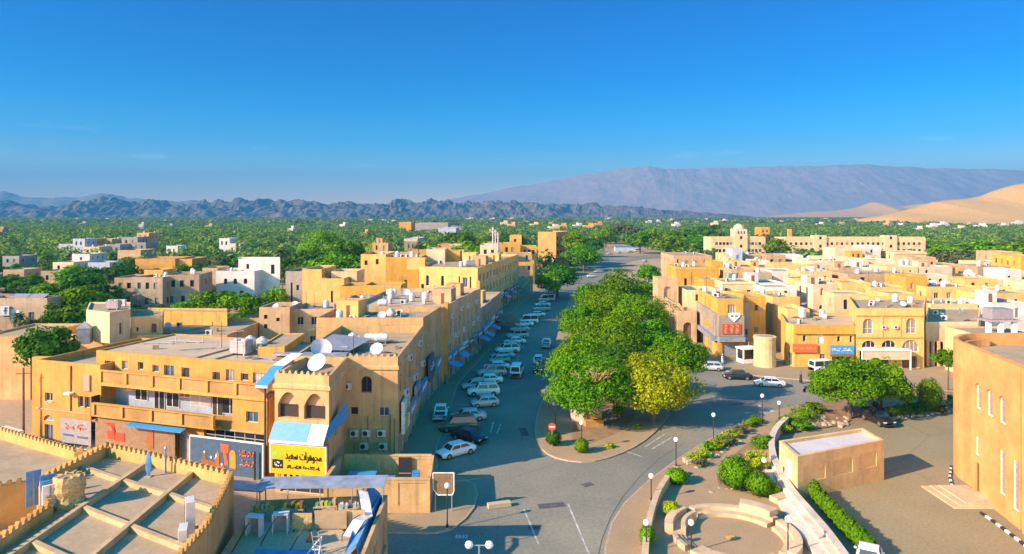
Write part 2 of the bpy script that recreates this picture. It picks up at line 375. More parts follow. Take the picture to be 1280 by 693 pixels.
# ------------------------------------------------------------------ buildings
def inset(poly, d):
    """offset a counter-clockwise polygon inwards"""
    n = len(poly); out = []
    for i in range(n):
        a, b, c = V2(poly[i - 1]), V2(poly[i]), V2(poly[(i + 1) % n])
        t1 = (b - a).normalized(); t2 = (c - b).normalized()
        n1 = Vector((-t1.y, t1.x)); n2 = Vector((-t2.y, t2.x))
        k = n1 + n2
        k = k / max(0.25, k.dot(n1)) if k.length > 1e-6 else n1
        out.append(b + k * d)
    return out
def wall(mb, a, b, z0, z1, ops, depth=0.22, mi=0):
    """wall from a to b (outside on the right hand side of a->b) with real openings cut through it"""
    a, b = V2(a), V2(b); Lg = (b - a).length
    if Lg < 1e-4: return
    t = (b - a) / Lg; nrm = Vector((t.y, -t.x))
    def P(u, z, dd=0.0):
        q = a + t * u - nrm * dd
        return (q.x, q.y, z)
    ok = [o for o in ops if o['u'] - o['w'] / 2 > 0.05 and o['u'] + o['w'] / 2 < Lg - 0.05 and o['v'] + o['h'] < z1 - 0.02]
    xs = sorted({0.0, Lg, *[round(o['u'] - o['w'] / 2, 4) for o in ok], *[round(o['u'] + o['w'] / 2, 4) for o in ok]})
    zs = sorted({z0, z1, *[round(max(z0, o['v']), 4) for o in ok], *[round(o['v'] + o['h'], 4) for o in ok]})
    for i in range(len(xs) - 1):
        for j in range(len(zs) - 1):
            cx, cz = (xs[i] + xs[i + 1]) / 2, (zs[j] + zs[j + 1]) / 2
            if any(abs(cx - o['u']) < o['w'] / 2 and o['v'] < cz < o['v'] + o['h'] for o in ok): continue
            mb.face([P(xs[i], zs[j]), P(xs[i + 1], zs[j]), P(xs[i + 1], zs[j + 1]), P(xs[i], zs[j + 1])], mi)
    for o in ok:
        D = o.get('d', depth)
        u0, u1, v0, v1 = o['u'] - o['w'] / 2, o['u'] + o['w'] / 2, max(z0, o['v']), o['v'] + o['h']
        if o.get('arch'):
            rise = min(o['w'] * (0.56 if o['arch'] == 'pointed' else 0.5), (v1 - v0) * 0.8); vs_ = v1 - rise; N = 10
            pts = []
            for k in range(N + 1):
                s = k / N
                if o['arch'] == 'pointed':
                    x = s * o['w']; q = abs(2 * s - 1); zz = vs_ + rise * (1 - q ** 2.1)
                else:
                    ang = math.pi * (1 - s); x = o['w'] / 2 * (1 + math.cos(ang)); zz = vs_ + rise * math.sin(ang)
                pts.append((u0 + x, zz))
            for k in range(N):
                (xa, za), (xb, zb) = pts[k], pts[k + 1]
                if v1 - min(za, zb) > 1e-3:
                    mb.face([P(xa, za), P(xb, zb), P(xb, v1 + 1e-4), P(xa, v1 + 1e-4)], mi)
                mb.face([P(xa, za), P(xa, za, D), P(xb, zb, D), P(xb, zb)], mi)
            top = vs_
        else:
            mb.face([P(u0, v1), P(u0, v1, D), P(u1, v1, D), P(u1, v1)], mi); top = v1
        mb.face([P(u0, v0), P(u0, v0, D), P(u0, top, D), P(u0, top)], mi)
        mb.face([P(u1, v0, D), P(u1, v0), P(u1, top), P(u1, top, D)], mi)
        mb.face([P(u0, v0), P(u1, v0), P(u1, v0, D), P(u0, v0, D)], mi)
def opening_parts(parent, a, b, o, z0, depth=0.22, simple=False):
    """the window or door that fills an opening: frame mesh with its pane as a child"""
    a, b = V2(a), V2(b); t = (b - a).normalized(); nrm = Vector((t.y, -t.x))
    Lg = (b - a).length
    if o['u'] - o['w'] / 2 <= 0.05 or o['u'] + o['w'] / 2 >= Lg - 0.05: return
    D = o.get('d', depth)
    kind = o.get('kind', 'win')
    v0, v1 = max(z0, o['v']), o['v'] + o['h']
    c = a + t * o['u'] - nrm * (D + 0.005)
    def P(x, y, z):   # x along the wall, y outwards
        q = t * x + nrm * y
        return (q.x, q.y, z)
    w, h = o['w'] - 0.004, v1 - v0 - 0.004
    def bar(mb, x0, x1, za, zb, y0, y1):
        q = [P(x0, y0, za), P(x1, y0, za), P(x1, y1, za), P(x0, y1, za), P(x0, y0, zb), P(x1, y0, zb), P(x1, y1, zb), P(x0, y1, zb)]
        for f in ((3, 2, 1, 0), (4, 5, 6, 7), (0, 1, 5, 4), (1, 2, 6, 5), (2, 3, 7, 6), (3, 0, 4, 7)): mb.face([q[i] for i in reversed(f)])
    pane = MB(); pane.face([P(-w / 2, 0, 0), P(w / 2, 0, 0), P(w / 2, 0, h), P(-w / 2, 0, h)])
    pm = o.get('pane') or M['glass']
    nm = {'win': 'window', 'door': 'door', 'shop': 'shopfront', 'shutter': 'roller_shutter', 'void': 'recess'}[kind]
    if kind in ('void', 'shutter') or simple:
        ob = pane.build(nm if kind != 'void' else 'recess', pm, parent, loc=(c.x, c.y, v0 + 0.002)); return ob
    fr = MB(); fw = o.get('fw', 0.07)
    for x0, x1 in ((-w / 2, -w / 2 + fw), (w / 2 - fw, w / 2)): bar(fr, x0, x1, 0, h, 0.004, 0.06)
    bar(fr, -w / 2 + fw, w / 2 - fw, 0, fw, 0.004, 0.06); bar(fr, -w / 2 + fw, w / 2 - fw, h - fw, h, 0.004, 0.06)
    for k in range(1, o.get('mull', 1 if o['w'] > 0.9 else 0) + 1):
        x = -w / 2 + w * k / (o.get('mull', 1) + 1); bar(fr, x - 0.025, x + 0.025, fw, h - fw, 0.004, 0.05)
    if o.get('trans'): bar(fr, -w / 2 + fw, w / 2 - fw, h * o['trans'] - .025, h * o['trans'] + .025, 0.004, 0.05)
    f = fr.build(nm, o.get('frame') or M['frame'], parent, loc=(c.x, c.y, v0 + 0.002))
    pane.build('pane', pm, f)
    if o.get('sill'):
        s = MB(); bar(s, -w / 2 - .1, w / 2 + .1, -0.1, -0.01, 0.03, D + 0.12); s.build('sill', M['stone'], f)
    return f
def op(u, v, w, h, kind='win', **k): return dict(u=u, v=v, w=w, h=h, kind=kind, **k)
def grid(L, n, rows, w=1.0, jit=0.0, m=0.8, seed=0, **k):
    r = random.Random(seed); out = []
    for v, h in rows:
        for i in range(n):
            out.append(op(m + (L - 2 * m) * (i + 0.5) / n + r.uniform(-jit, jit), v, w, h, pane=r.choice([M['glass'], M['glass'], M['blueglass'], M['curtain']]), **k))
    return out
HOUSES = {}
def house(label, nick, pts, z1, mat='ochre', win=None, par=0.75, roof='roof', th=0.22, batt=0.0, cornice=0.0, z0=-0.3,
          name='house', cat='house', simple=False, group=None, depth=0.22, penthouse=None, into=None):
    pts = [V2(p) for p in pts]
    if sum(pts[i].x * pts[(i + 1) % len(pts)].y - pts[(i + 1) % len(pts)].x * pts[i].y for i in range(len(pts))) < 0: raise ValueError(label)
    if into is None: o0 = pts[0]; t = thing(name, label, cat, (o0.x, o0.y, 0), group=group)
    else: t = into['o']; o0 = V2(t.location)   # one more volume of the same building
    L = [p - o0 for p in pts]; n = len(L); win = win or {}
    mt = WALL[mat] if isinstance(mat, str) else mat
    mb = MB()
    for i in range(n):
        wall(mb, L[i], L[(i + 1) % n], z0, z1, win.get(i, []), depth)
    I = inset(L, th); zr = z1 - par
    for i in range(n):
        j = (i + 1) % n
        mb.face([(*L[i], z1), (*L[j], z1), (*I[j], z1), (*I[i], z1)])
        mb.face([(*I[j], zr), (*I[i], zr), (*I[i], z1), (*I[j], z1)])
    mb.build('wall', mt, t)
    rf = MB(); rf.face([(*p, zr) for p in I]); rf.build('roof', M[roof], t)
    for i, ops in win.items():
        Lg = (L[(i + 1) % n] - L[i]).length
        for o in ops:
            if o['v'] + o['h'] < z1 - 0.02: opening_parts(t, L[i], L[(i + 1) % n], o, z0, depth, simple)
    if batt:
        bm_ = MB()
        for i in range(n):
            c = (L[i] + L[(i + 1) % n]) / 2; q = L[(i + 1) % n] - L[i]; k_ = Vector((-q.y, q.x)).normalized() * (th / 2); bm_.box((c.x + k_.x, c.y + k_.y, z1 + .002), (q.length - .02, th * .7, .06), math.atan2(q.y, q.x))
        for i in range(n):
            a, b = L[i], L[(i + 1) % n]; Lg = (b - a).length; k = max(2, int(Lg / (batt * 2.1)))
            tt = (b - a) / Lg; q = Vector((-tt.y, tt.x))
            ang = math.atan2(tt.y, tt.x)
            for s in range(k):
                c = a + tt * (Lg * (s + 0.5) / k) + q * (th / 2)
                bm_.box((c.x, c.y, z1 + 0.003), (Lg / k * 0.55, th * 0.8, batt), ang)
                bm_.box((c.x, c.y, z1 + 0.006 + batt), (Lg / k * 0.28, th * 0.8, batt * 0.45), ang)
        bm_.build('battlement', mt, t)
    if cornice:
        O = inset(L, -cornice); cb = MB(); za, zb = z1 - par - 0.30, z1 - par + 0.02
        for i in range(n):
            j = (i + 1) % n
            cb.face([(*O[i], za), (*O[j], za), (*O[j], zb), (*O[i], zb)])
            cb.face([(*O[i], zb), (*O[j], zb), (*L[j], zb + 0.12), (*L[i], zb + 0.12)])
            cb.face([(*L[i], za), (*L[j], za), (*O[j], za), (*O[i], za)])
        cb.build('cornice', mt, t)
    if penthouse:   # (fx, fy, w, d, h) stair room standing on the roof, a part of the house
        for (fx, fy, w, d_, h) in penthouse:
            ex = (I[1] - I[0]); ey = (I[-1] - I[0]); c = I[0] + ex * fx + ey * fy; ang = math.atan2(ex.y, ex.x)
            pm = MB(); pm.box((c.x, c.y, zr + 0.004), (w, d_, h), ang); pm.box((c.x, c.y, zr + h + 0.006), (w + .3, d_ + .3, .12), ang)
            p = pm.build('stair_room', mt, t)
            fd = Vector((math.sin(ang), -math.cos(ang)))
            dm = MB(); dm.box((c.x + fd.x * (d_ / 2 + .01), c.y + fd.y * (d_ / 2 + .01), zr + .1), (.8, .05, min(1.8, h - .4)), ang); dm.build('door', M['wood'], p)
    rec = dict(o=t, pts=pts, z=z1, zr=zr, nick=nick, I=[p + o0 for p in I], c=sum(pts, Vector((0, 0))) / n)
    if nick: HOUSES[nick] = rec
    return rec
def rect(p0, p1, d):
    """footprint with the front p0->p1 and depth d behind it"""
    p0, p1 = V2(p0), V2(p1); t = (p1 - p0).normalized(); q = Vector((-t.y, t.x))
    return [p0, p1, p1 + q * d, p0 + q * d]
def part_box(parent, name, c, dim, mat, rz=0.0, bevel=0.0):
    """box part in world coordinates under a thing"""
    mb = MB(); l = parent.location; mb.box((0, 0, 0), dim, rz)
    return mb.build(name, mat, parent, loc=(c[0] - l.x, c[1] - l.y, c[2] - l.z), weld=bool(bevel), bevel=bevel)

# ------------------------------------------------------------------ foliage
def leaf_mesh(name, pts, nrm, size, mat, seed=0, aspect=1.5):
    """one mesh of many leaf-sized faces at pts, loosely facing nrm"""
    r = np.random.default_rng(seed); n = len(pts)
    nn = nrm + r.normal(0, 0.55, (n, 3)); nn /= np.linalg.norm(nn, axis=1, keepdims=True) + 1e-9
    a = np.cross(nn, r.normal(0, 1, (n, 3))); a /= np.linalg.norm(a, axis=1, keepdims=True) + 1e-9
    b = np.cross(nn, a)
    s = (size * r.uniform(0.6, 1.35, n))[:, None]
    a *= s * aspect / 2; b *= s / 2
    bend = nn * s * 0.12
    V = np.stack([pts - a, pts - b * 0.9 + bend, pts + a, pts + b * 0.9 + bend], axis=1).reshape(-1, 3)
    me = bpy.data.meshes.new(name)
    me.vertices.add(4 * n); me.vertices.foreach_set('co', V.astype(np.float32).ravel())
    me.loops.add(4 * n); me.loops.foreach_set('vertex_index', np.arange(4 * n, dtype=np.int32))
    me.polygons.add(n); me.polygons.foreach_set('loop_start', np.arange(0, 4 * n, 4, dtype=np.int32))
    me.polygons.foreach_set('loop_total', np.full(n, 4, dtype=np.int32))
    me.materials.append(mat); me.update(calc_edges=True)
    return me
def crown_points(seed, n, rx, rz, clumps, cr=0.36, low=-0.45, inner=0.12):
    """leaf positions gathered in clumps spread through a crown of radius rx and half-height rz, centre at the origin"""
    r = np.random.default_rng(seed)
    C = []
    while len(C) < clumps:
        v = r.normal(0, 1, 3); v /= np.linalg.norm(v)
        if v[2] < low: continue
        C.append(v * r.uniform(0.55, 0.88) * (1 + 0.12 * r.normal()))
    for _ in range(max(1, int(clumps * inner))): C.append(r.normal(0, 0.25, 3))
    C = np.array(C); K = len(C)
    w = r.uniform(0.5, 1.5, K); w /= w.sum()
    idx = r.choice(K, n, p=w)
    d = r.normal(0, 1, (n, 3)); d /= np.linalg.norm(d, axis=1, keepdims=True)
    rad = cr * r.uniform(0.55, 1.35, K)[idx] * r.uniform(0.35, 1.0, n) ** 0.5
    p = C[idx] + d * rad[:, None] * np.array([1, 1, 0.85])
    keep = p[:, 2] > low - 0.25
    p, d, idx = p[keep], d[keep], idx[keep]
    nr = d * 0.6 + p / (np.linalg.norm(p, axis=1, keepdims=True) + 1e-6) * 0.6 + np.array([0, 0, 0.35])
    return p * np.array([rx, rx, rz]), nr, C * np.array([rx, rx, rz])
def make_tree(name, label, cat, loc, r, h, leaf='mid', seed=1, n=5000, leafsize=0.32, clumps=34, trunk_h=None, rz=None, bare=0, group=None, cr=0.36):
    """r: crown radius, h: full height"""
    rz = rz if rz else min(r * 0.8, h * 0.42); cz = h - rz * 1.1
    t = thing(name, label, cat, loc, group=group) if label else thing(name, '', cat, loc, group=group)
    p, nr, C = crown_points(seed, n, r, rz, clumps, cr)
    p[:, 2] += cz
    me = leaf_mesh('crown', p, nr, leafsize, LEAF[leaf], seed)
    o = bpy.data.objects.new('crown', me); COL.objects.link(o); o.parent = t
    rr = random.Random(seed); mb = MB(); tr = max(0.12, r * 0.055); th = max(0.8, cz - rz * 0.5)
    bend = Vector((rr.uniform(-.3, .3), rr.uniform(-.3, .3), 0))
    mb.tube((0, 0, -0.2), bend * 0.5 + Vector((0, 0, th * 0.5)), tr * 1.25, tr, 8); mb.tube(bend * 0.5 + Vector((0, 0, th * 0.5)), bend + Vector((0, 0, th)), tr, tr * 0.8, 8)
    for i in range(0, min(len(C), 11)):
        c = Vector(C[i]) * 0.85 + Vector((0, 0, cz)); mid = bend + Vector((0, 0, th)) + (c - bend - Vector((0, 0, th))) * 0.5 + Vector((rr.uniform(-.4, .4), rr.uniform(-.4, .4), -0.15 * r * 0.3))
        mb.tube(bend + Vector((0, 0, th * 0.95)), mid, tr * 0.6, tr * 0.35, 6, caps=False); mb.tube(mid, c, tr * 0.35, tr * 0.12, 5, caps=False)
    mb.build('trunk', M['bark'], t)
    if bare:   # a dead patch of bare grey twigs
        tw = MB()
        for i in range(bare):
            a = rr.uniform(0, 6.28); q = Vector((r * 0.1 + rr.uniform(-1, 1) * r * 0.42, -r * 0.62 + rr.uniform(-1, 1) * r * .22, cz + rz * 0.52 + rr.uniform(-.2, .3)))
            e = q + Vector((math.cos(a) * .8, math.sin(a) * .8 - .2, rr.uniform(.1, .7)))
            tw.tube(q - Vector((0, -0.5, .6)), e, 0.05, 0.02, 4, caps=False)
            for k in range(2): tw.tube(q.lerp(e, .6), e + Vector((rr.uniform(-.5, .5), rr.uniform(-.5, .3), rr.uniform(-.1, .4))), 0.025, 0.012, 4, caps=False)
        tw.build('twigs', M['straw'], t)
    return t
def make_palm(seed, h=8.0, fl=2.9, nf=38):
    """date palm: trunk and a crown of arching fronds"""
    t = thing('date_palm', '', 'palm tree', (0, 0, 0)); rr = random.Random(seed)
    mb = MB(); k = 6
    lean = Vector((rr.uniform(-.5, .5), rr.uniform(-.5, .5), 0)); last = Vector((0, 0, -0.2))
    for i in range(1, k + 1):
        s = i / k; q = lean * s * s + Vector((0, 0, h * s)); mb.tube(last, q, 0.26 - 0.05 * s, 0.22 - 0.05 * s, 8); last = q
    mb.build('trunk', M['palmbark'], t)
    cb = MB(); top = last
    for i in range(nf):
        a = i * 2.39996 + rr.uniform(-.2, .2); el = R(78 - 105 * (i / nf) ** 0.9 + rr.uniform(-8, 8)); L = fl * rr.uniform(.8, 1.1)
        dirh = Vector((math.cos(a), math.sin(a), 0)); side = Vector((-dirh.y, dirh.x, 0)); p = top.copy(); e_ = el; segs = 6; w0 = 0.10
        for s in range(segs):
            st = L / segs; q = p + dirh * (math.cos(e_) * st) + Vector((0, 0, math.sin(e_) * st)); f1 = (s + 1) / segs
            w1 = 0.42 * math.sin(math.pi * min(1, f1 * 0.85 + .12)) + .04
            up = Vector((0, 0, 1)) * 0.18
            cb.face([p, q, q + side * w1 + up * w1 * -1.2, p + side * w0 + up * w0 * -1.2]); cb.face([q, p, p - side * w0 - up * w0 * 1.2, q - side * w1 - up * w1 * 1.2])
            p = q; w0 = w1; e_ -= R(15 + 9 * s / segs)
    cb.build('crown', LEAF['palm'], t)
    return t
def bush(label, loc, r, h, leaf='mid', seed=1, n=700, leafsize=0.16, cat='shrub', name='shrub', ball=False, group=None, ry=None):
    t = thing(name, label, cat, loc, group=group)
    p, nr, C = crown_points(seed, n, r, h / 2, 30 if ball else 14, 0.26 if ball else 0.42, low=-0.9, inner=.3)
    if ball:
        q_ = np.random.default_rng(seed); d = q_.normal(0, 1, (n, 3)); d /= np.linalg.norm(d, axis=1, keepdims=True); lumps = .97 + .12 * np.sin(d[:, 0] * 4 + seed) * np.cos(d[:, 1] * 5 + d[:, 2] * 3) + .07 * np.sin(d[:, 0] * 11 + d[:, 2] * 9) * np.sin(d[:, 1] * 10 + seed)
        p = d * (lumps * q_.uniform(.74, 1.04, n))[:, None] * np.array([r, r, h / 2]); nr = d * 1.4
    if ry: p[:, 1] *= ry / r
    p[:, 2] += h * 0.5; p[:, 2] = np.maximum(p[:, 2], 0.02)
    o = bpy.data.objects.new('foliage', leaf_mesh('foliage', p, nr, leafsize, LEAF[leaf], seed)); COL.objects.link(o); o.parent = t
    mb = MB(); rr = random.Random(seed)
    for i in range(5):
        a = rr.uniform(0, 6.28); mb.tube((0.05 * math.cos(a), .05 * math.sin(a), -0.05), (math.cos(a) * r * .45, math.sin(a) * r * .45, h * .55), 0.035, 0.015, 5)
    mb.build('stem', M['bark'], t)
    return t

# ------------------------------------------------------------------ cars
CARS = {}
def make_car(kind):
    t = thing('car', '', 'car')
    if kind == 'sedan': L, W, hb, hr, X = 4.6, 1.76, 0.92, 1.42, dict(f=0.95, ws=1.55, wr=3.35, r=3.95)
    elif kind == 'hatch': L, W, hb, hr, X = 3.9, 1.68, 0.95, 1.48, dict(f=0.8, ws=1.35, wr=3.35, r=3.72)
    elif kind == 'suv': L, W, hb, hr, X = 4.8, 1.9, 1.12, 1.84, dict(f=1.15, ws=1.7, wr=4.35, r=4.72)
    elif kind == 'van': L, W, hb, hr, X = 5.0, 1.86, 1.12, 2.12, dict(f=0.55, ws=1.35, wr=4.82, r=4.95)
    else: L, W, hb, hr, X = 5.2, 1.82, 1.02, 1.72, dict(f=1.25, ws=1.75, wr=2.95, r=3.15)   # pickup
    t['category'] = 'van' if kind == 'van' else 'pickup truck' if kind == 'pickup' else 'car'
    t.name = {'van': 'minivan', 'pickup': 'pickup_truck'}.get(kind, 'car')
    paint = M['car_white']
    # body: rings across the car, nose at x = 0
    hood = hb - (0.04 if kind != 'van' else 0.0)
    prof = [(0.0, 0.42, 0.60, .80), (0.06, 0.30, hood * .72, .90), (0.28, 0.22, hood * .86, .97), (X['f'], 0.20, hood, 1.0), (L * .45, 0.20, hb, 1.0), (L * .7, 0.20, hb + .02, 1.0)]
    if kind == 'sedan': prof += [(X['r'], .21, hb + .02, .99), (L - .25, 0.26, hb - .02, .96), (L - .04, 0.34, hb - .08, .90), (L, .42, hb - .22, .84)]
    elif kind == 'pickup': prof += [(X['r'] + .1, .21, hb, 1.0), (L - .1, 0.30, hb, .98), (L, .40, hb - .03, .95)]
    else: prof += [(L - .2, .24, hb + .02, .98), (L - .03, .34, hb - .02, .94), (L, .42, hb - .2, .9)]
    mb = MB(); rings = []
    for x, zb, zt, wf in prof:
        w = W / 2 * wf
        rings.append([(x, -w * .93, zb), (x, -w, zb + (zt - zb) * .42), (x, -w * .985, zb + (zt - zb) * .78), (x, -w * .90, zt - .01), (x, -w * .45, zt + .025), (x, w * .45, zt + .025), (x, w * .90, zt - .01), (x, w * .985, zb + (zt - zb) * .78), (x, w, zb + (zt - zb) * .42), (x, w * .93, zb)])
    for a, b in zip(rings, rings[1:]):
        for i in range(10):
            j = (i + 1) % 10; mb.face([a[i], b[i], b[j], a[j]][::-1])
    mb.face(rings[0]); mb.face(rings[-1][::-1])
    b = mb.build('body', paint, t, smooth=False, weld=True)
    for p in b.data.polygons: p.use_smooth = True
    # cabin
    wb, wt = W / 2 * .90, W / 2 * (.74 if kind != 'van' else .82)
    z0, zt = hb - 0.01, hr
    A = [(X['f'] + .05 if kind != 'van' else X['f'], z0), (X['ws'], zt - .05), (X['ws'] + .25, zt), (X['wr'] - .2, zt), (X['wr'], zt - .05), (X['r'], z0)]
    cb = MB()
    def ring(s): return [(x, s * (wb + (wt - wb) * (z - z0) / (zt - z0)), z) for x, z in A]
    l, r_ = ring(-1), ring(1)
    cb.face(l); cb.face(r_[::-1])
    for i in range(5): cb.face([l[i], r_[i], r_[i + 1], l[i + 1]][::-1])
    cb.build('cabin', paint, t)
    def quad(name, q, mat, off):
        q = [Vector(v) for v in q]; nn = (q[1] - q[0]).cross(q[2] - q[0]).normalized(); m = MB(); m.face([v + nn * off for v in q]); return m.build(name, mat, t)
    def lp(a, b_, s): return tuple(a[i] + (b_[i] - a[i]) * s for i in range(3))
    def sub(a, b_, c, d_, m1, m2): # inset quad
        bot = lambda s: lp(a, b_, s); top = lambda s: lp(d_, c, s)
        return [lp(bot(m1), top(m1), m2), lp(bot(1 - m1), top(1 - m1), m2), lp(bot(1 - m1), top(1 - m1), 1 - m2), lp(bot(m1), top(m1), 1 - m2)]
    quad('windscreen', sub(r_[0], l[0], l[1], r_[1], .06, .07), M['glass'], .006)
    quad('rear_window', sub(l[5], r_[5], r_[4], l[4], .08, .12), M['glass'], .006)
    xm = (A[1][0] + A[4][0]) / 2 + (0.0 if kind != 'pickup' else .3)
    for s in (-1, 1):
        def sp(x, f):
            z = z0 + .06 + (zt - z0 - .16) * f; return (x, s * (wb + (wt - wb) * (z - z0) / (zt - z0)), z)
        fx0 = A[0][0] + (A[1][0] - A[0][0]) * .2 + .1; fx1 = A[1][0] + .08; bx0 = A[5][0] - (A[5][0] - A[4][0]) * .15 - .12; bx1 = A[4][0] - .1
        segs = [(fx0, fx1, xm - .05, xm - .05)] + ([(xm + .05, xm + .05, bx1, bx0)] if kind != 'pickup' else [])
        for (p0, p1, q1, q0) in segs:
            q = [sp(p0, 0), sp(q0, 0), sp(q1, 1), sp(p1, 1)]
            quad('side_window', q if s < 0 else q[::-1], M['glass'], .008)
        hl = MB(); hl.box((0.12, s * W * .33, hood * .62), (.2, .34, .13)); hl.build('headlight', M['headlight'], t)
        tl = MB(); tl.box((L - .07, s * W * .37, hb - .30), (.16, .24, .17)); tl.build('taillight', M['taillight'], t)
        mi_ = MB(); mi_.box((fx1 - .1, s * (W / 2 + .06), hb + .02), (.12, .18, .12)); mi_.build('wing_mirror', paint, t)
        for x in (L * .19, L * .80):
            wr = .33 if kind in ('sedan', 'hatch') else .38
            Mx = Matrix.Rotation(R(90), 3, 'X')
            w = MB(); w.lathe([(wr * .6, -.11), (wr * .95, -.11), (wr, -.07), (wr, .07), (wr * .95, .11), (wr * .6, .11)], (0, 0, 0), 14, 0, Mx)
            wo = w.build('wheel', M['tyre'], t, loc=(x, s * (W / 2 - .09), wr))
            rm = MB(); rm.lathe([(wr * .58, -.115), (wr * .58, .115)], (0, 0, 0), 10, 0, Mx); rm.build('rim', M['rim'], wo)
    bp = MB(); bp.box((0.02, 0, .33), (.14, W * .80, .14)); bp.box((L - .02, 0, .36), (.12, W * .80, .14)); bp.build('bumper', M['darkmetal'], t)
    if kind == 'pickup':
        bed = MB(); bed.box((X['r'] + (L - X['r']) / 2 + .03, 0, hb - .005), (L - X['r'] - .32, W * .74, .035)); bed.build('load_bed', M['darkmetal'], t)
    if kind == 'suv':
        rk = MB(); [rk.box(((A[2][0] + A[3][0]) / 2, s * wt * .8, hr + .01), (2.0, .05, .06)) for s in (-1, 1)]; rk.build('roof_rack', M['darkmetal'], t)
    return t
def put_car(kind, color, p, ang, first=None):
    """p: ground point of the car's middle, ang: heading of its nose"""
    if kind not in CARS: CARS[kind] = [make_car(kind), False]
    proto, used = CARS[kind]
    t = proto if not used else copy_tree(proto)
    CARS[kind][1] = True
    L = {'sedan': 4.6, 'hatch': 3.9, 'suv': 4.8, 'van': 5.0, 'pickup': 5.2}[kind]
    a = ang + math.pi   # mesh nose points to -x
    t.rotation_euler = (0, 0, a); t.location = (p[0] - math.cos(a) * L / 2, p[1] - math.sin(a) * L / 2, p[2] if len(p) > 2 else 0.008)
    for c in t.children:
        if c.name.split('.')[0] in ('body', 'cabin', 'wing_mirror'):
            c.material_slots[0].link = 'OBJECT'; c.material_slots[0].material = M['car_' + color]
    return t

# ------------------------------------------------------------------ roof clutter and street furniture
PROTO = {}
def proto(key, fn):
    if key not in PROTO: PROTO[key] = [fn(), False]
    p, used = PROTO[key]
    if not used: PROTO[key][1] = True; return p
    return copy_tree(p)
def _tank():
    t = thing('water_tank', '', 'water tank'); mb = MB()
    pr = [(.50, 0.12)]; 
    for i in range(6): z = .15 + i * .2; pr += [(.55, z), (.55, z + .12), (.52, z + .16)]
    pr += [(.48, 1.38), (.30, 1.5)]; mb.lathe(pr, n=16); mb.build('barrel', M['plastic'], t, smooth=False)
    l = MB(); l.lathe([(.22, 1.5), (.22, 1.58), (.05, 1.62)], n=12); l.build('lid', M['plastic'], t)
    s = MB(); [s.box((x, y, 0), (.16, .16, .13)) for x in (-.35, .35) for y in (-.35, .35)]; s.build('plinth', M['kerb'], t); return t
def _htank():
    t = thing('water_tank', '', 'water tank'); mb = MB(); Mx = Matrix.Rotation(R(90), 3, 'Y')
    mb.lathe([(.3, -.85), (.5, -.78), (.55, -.6), (.55, .6), (.5, .78), (.3, .85)], (0, 0, .75), 16, 0, Mx); mb.build('barrel', M['plastic'], t)
    s = MB(); [s.box((x, 0, 0), (.12, .9, .28)) for x in (-.5, .5)]; s.build('cradle', M['steel'], t)
    l = MB(); l.lathe([(.16, 1.27), (.16, 1.36)], n=10); l.build('lid', M['plastic'], t); return t
def _ac():
    t = thing('air_conditioner', '', 'air conditioner'); mb = MB(); mb.box((0, 0, .1), (.92, .40, .72)); mb.build('casing', M['plastic'], t, bevel=.02)
    f = MB(); Mx = Matrix.Rotation(R(90), 3, 'X'); f.lathe([(.27, .20), (.27, .215)], (-.12, 0, .46), 14, 0, Mx); f.build('fan_grille', M['darkmetal'], t)
    s = MB(); [s.box((x, 0, 0), (.08, .42, .1)) for x in (-.34, .34)]; s.build('foot', M['steel'], t); return t
def _dish(r=0.6):
    t = thing('satellite_dish', '', 'satellite dish'); mb = MB()
    Mx = Matrix.Rotation(R(-58), 3, 'X') @ Matrix.Identity(3)   # bowl opens up and towards -y... tilted
    Mx = Matrix.Rotation(R(50), 3, 'X')
    pr = [(r * k / 6, 0.28 * r * (k / 6) ** 2) for k in range(1, 7)]; pr2 = [(a, z - .02) for a, z in reversed(pr)]
    hz = r * 1.05
    mb.lathe([(.01, 0)] + pr, (0, 0, hz), 20, 0, Mx); mb.lathe([(p[0], p[1] - .025) for p in [(.01, 0)] + pr], (0, 0, hz), 20, 0, Mx)
    # cap of the last ring would close the bowl: drop it
    mb.f = [f for f in mb.f if len(f) <= 4]; mb.m = mb.m[:len(mb.f)]
    mb.build('reflector', M['plastic'], t)
    fo = Mx @ Vector((0, 0, r * .9)) + Vector((0, 0, hz)); a = MB(); a.tube(Mx @ Vector((0, -r * .9, .26 * r)) + Vector((0, 0, hz)), fo, .02, n=5); a.tube(fo, fo - (Mx @ Vector((0, 0, .16))), .05, n=8); a.build('feed_arm', M['steel'], t)
    s = MB(); s.tube((0, 0.12, 0), (0, 0.08, hz - .02), .04, n=6); [s.tube((0, .12, .25), (.45 * math.cos(k * 2.09), .12 + .45 * math.sin(k * 2.09), 0), .025, n=5) for k in range(3)]; s.build('mast', M['steel'], t); return t
def _hvac():
    t = thing('rooftop_cooling_unit', '', 'cooling unit'); mb = MB(); mb.box((0, 0, .2), (1.9, 1.2, 1.25)); mb.build('casing', M['tin'], t, bevel=.03)
    g = MB(); [g.box((0, -.615, .4 + k * .14), (1.5, .03, .07)) for k in range(6)]; g.build('louvre', M['steel'], t)
    f = MB(); [f.lathe([(.38, 1.46), (.38, 1.6)], (x, 0, 0), 16) for x in (-.45, .45)]; f.build('fan_hood', M['plastic'], t)
    s = MB(); [s.box((x, 0, 0), (.15, 1.1, .2)) for x in (-.7, .7)]; s.build('skid', M['steel'], t); return t
def _junk():
    t = thing('plank_heap', '', 'heap of planks'); rr = random.Random(5)
    for i in range(7):
        mb = MB(); mb.box((rr.uniform(-.5, .5), rr.uniform(-.4, .4), .03 + i * .05), (rr.uniform(1.0, 2.0), .14, .045), rr.uniform(-.4, .5)); mb.build('plank', M['plank'] if i % 3 else M['tin'], t)
    return t
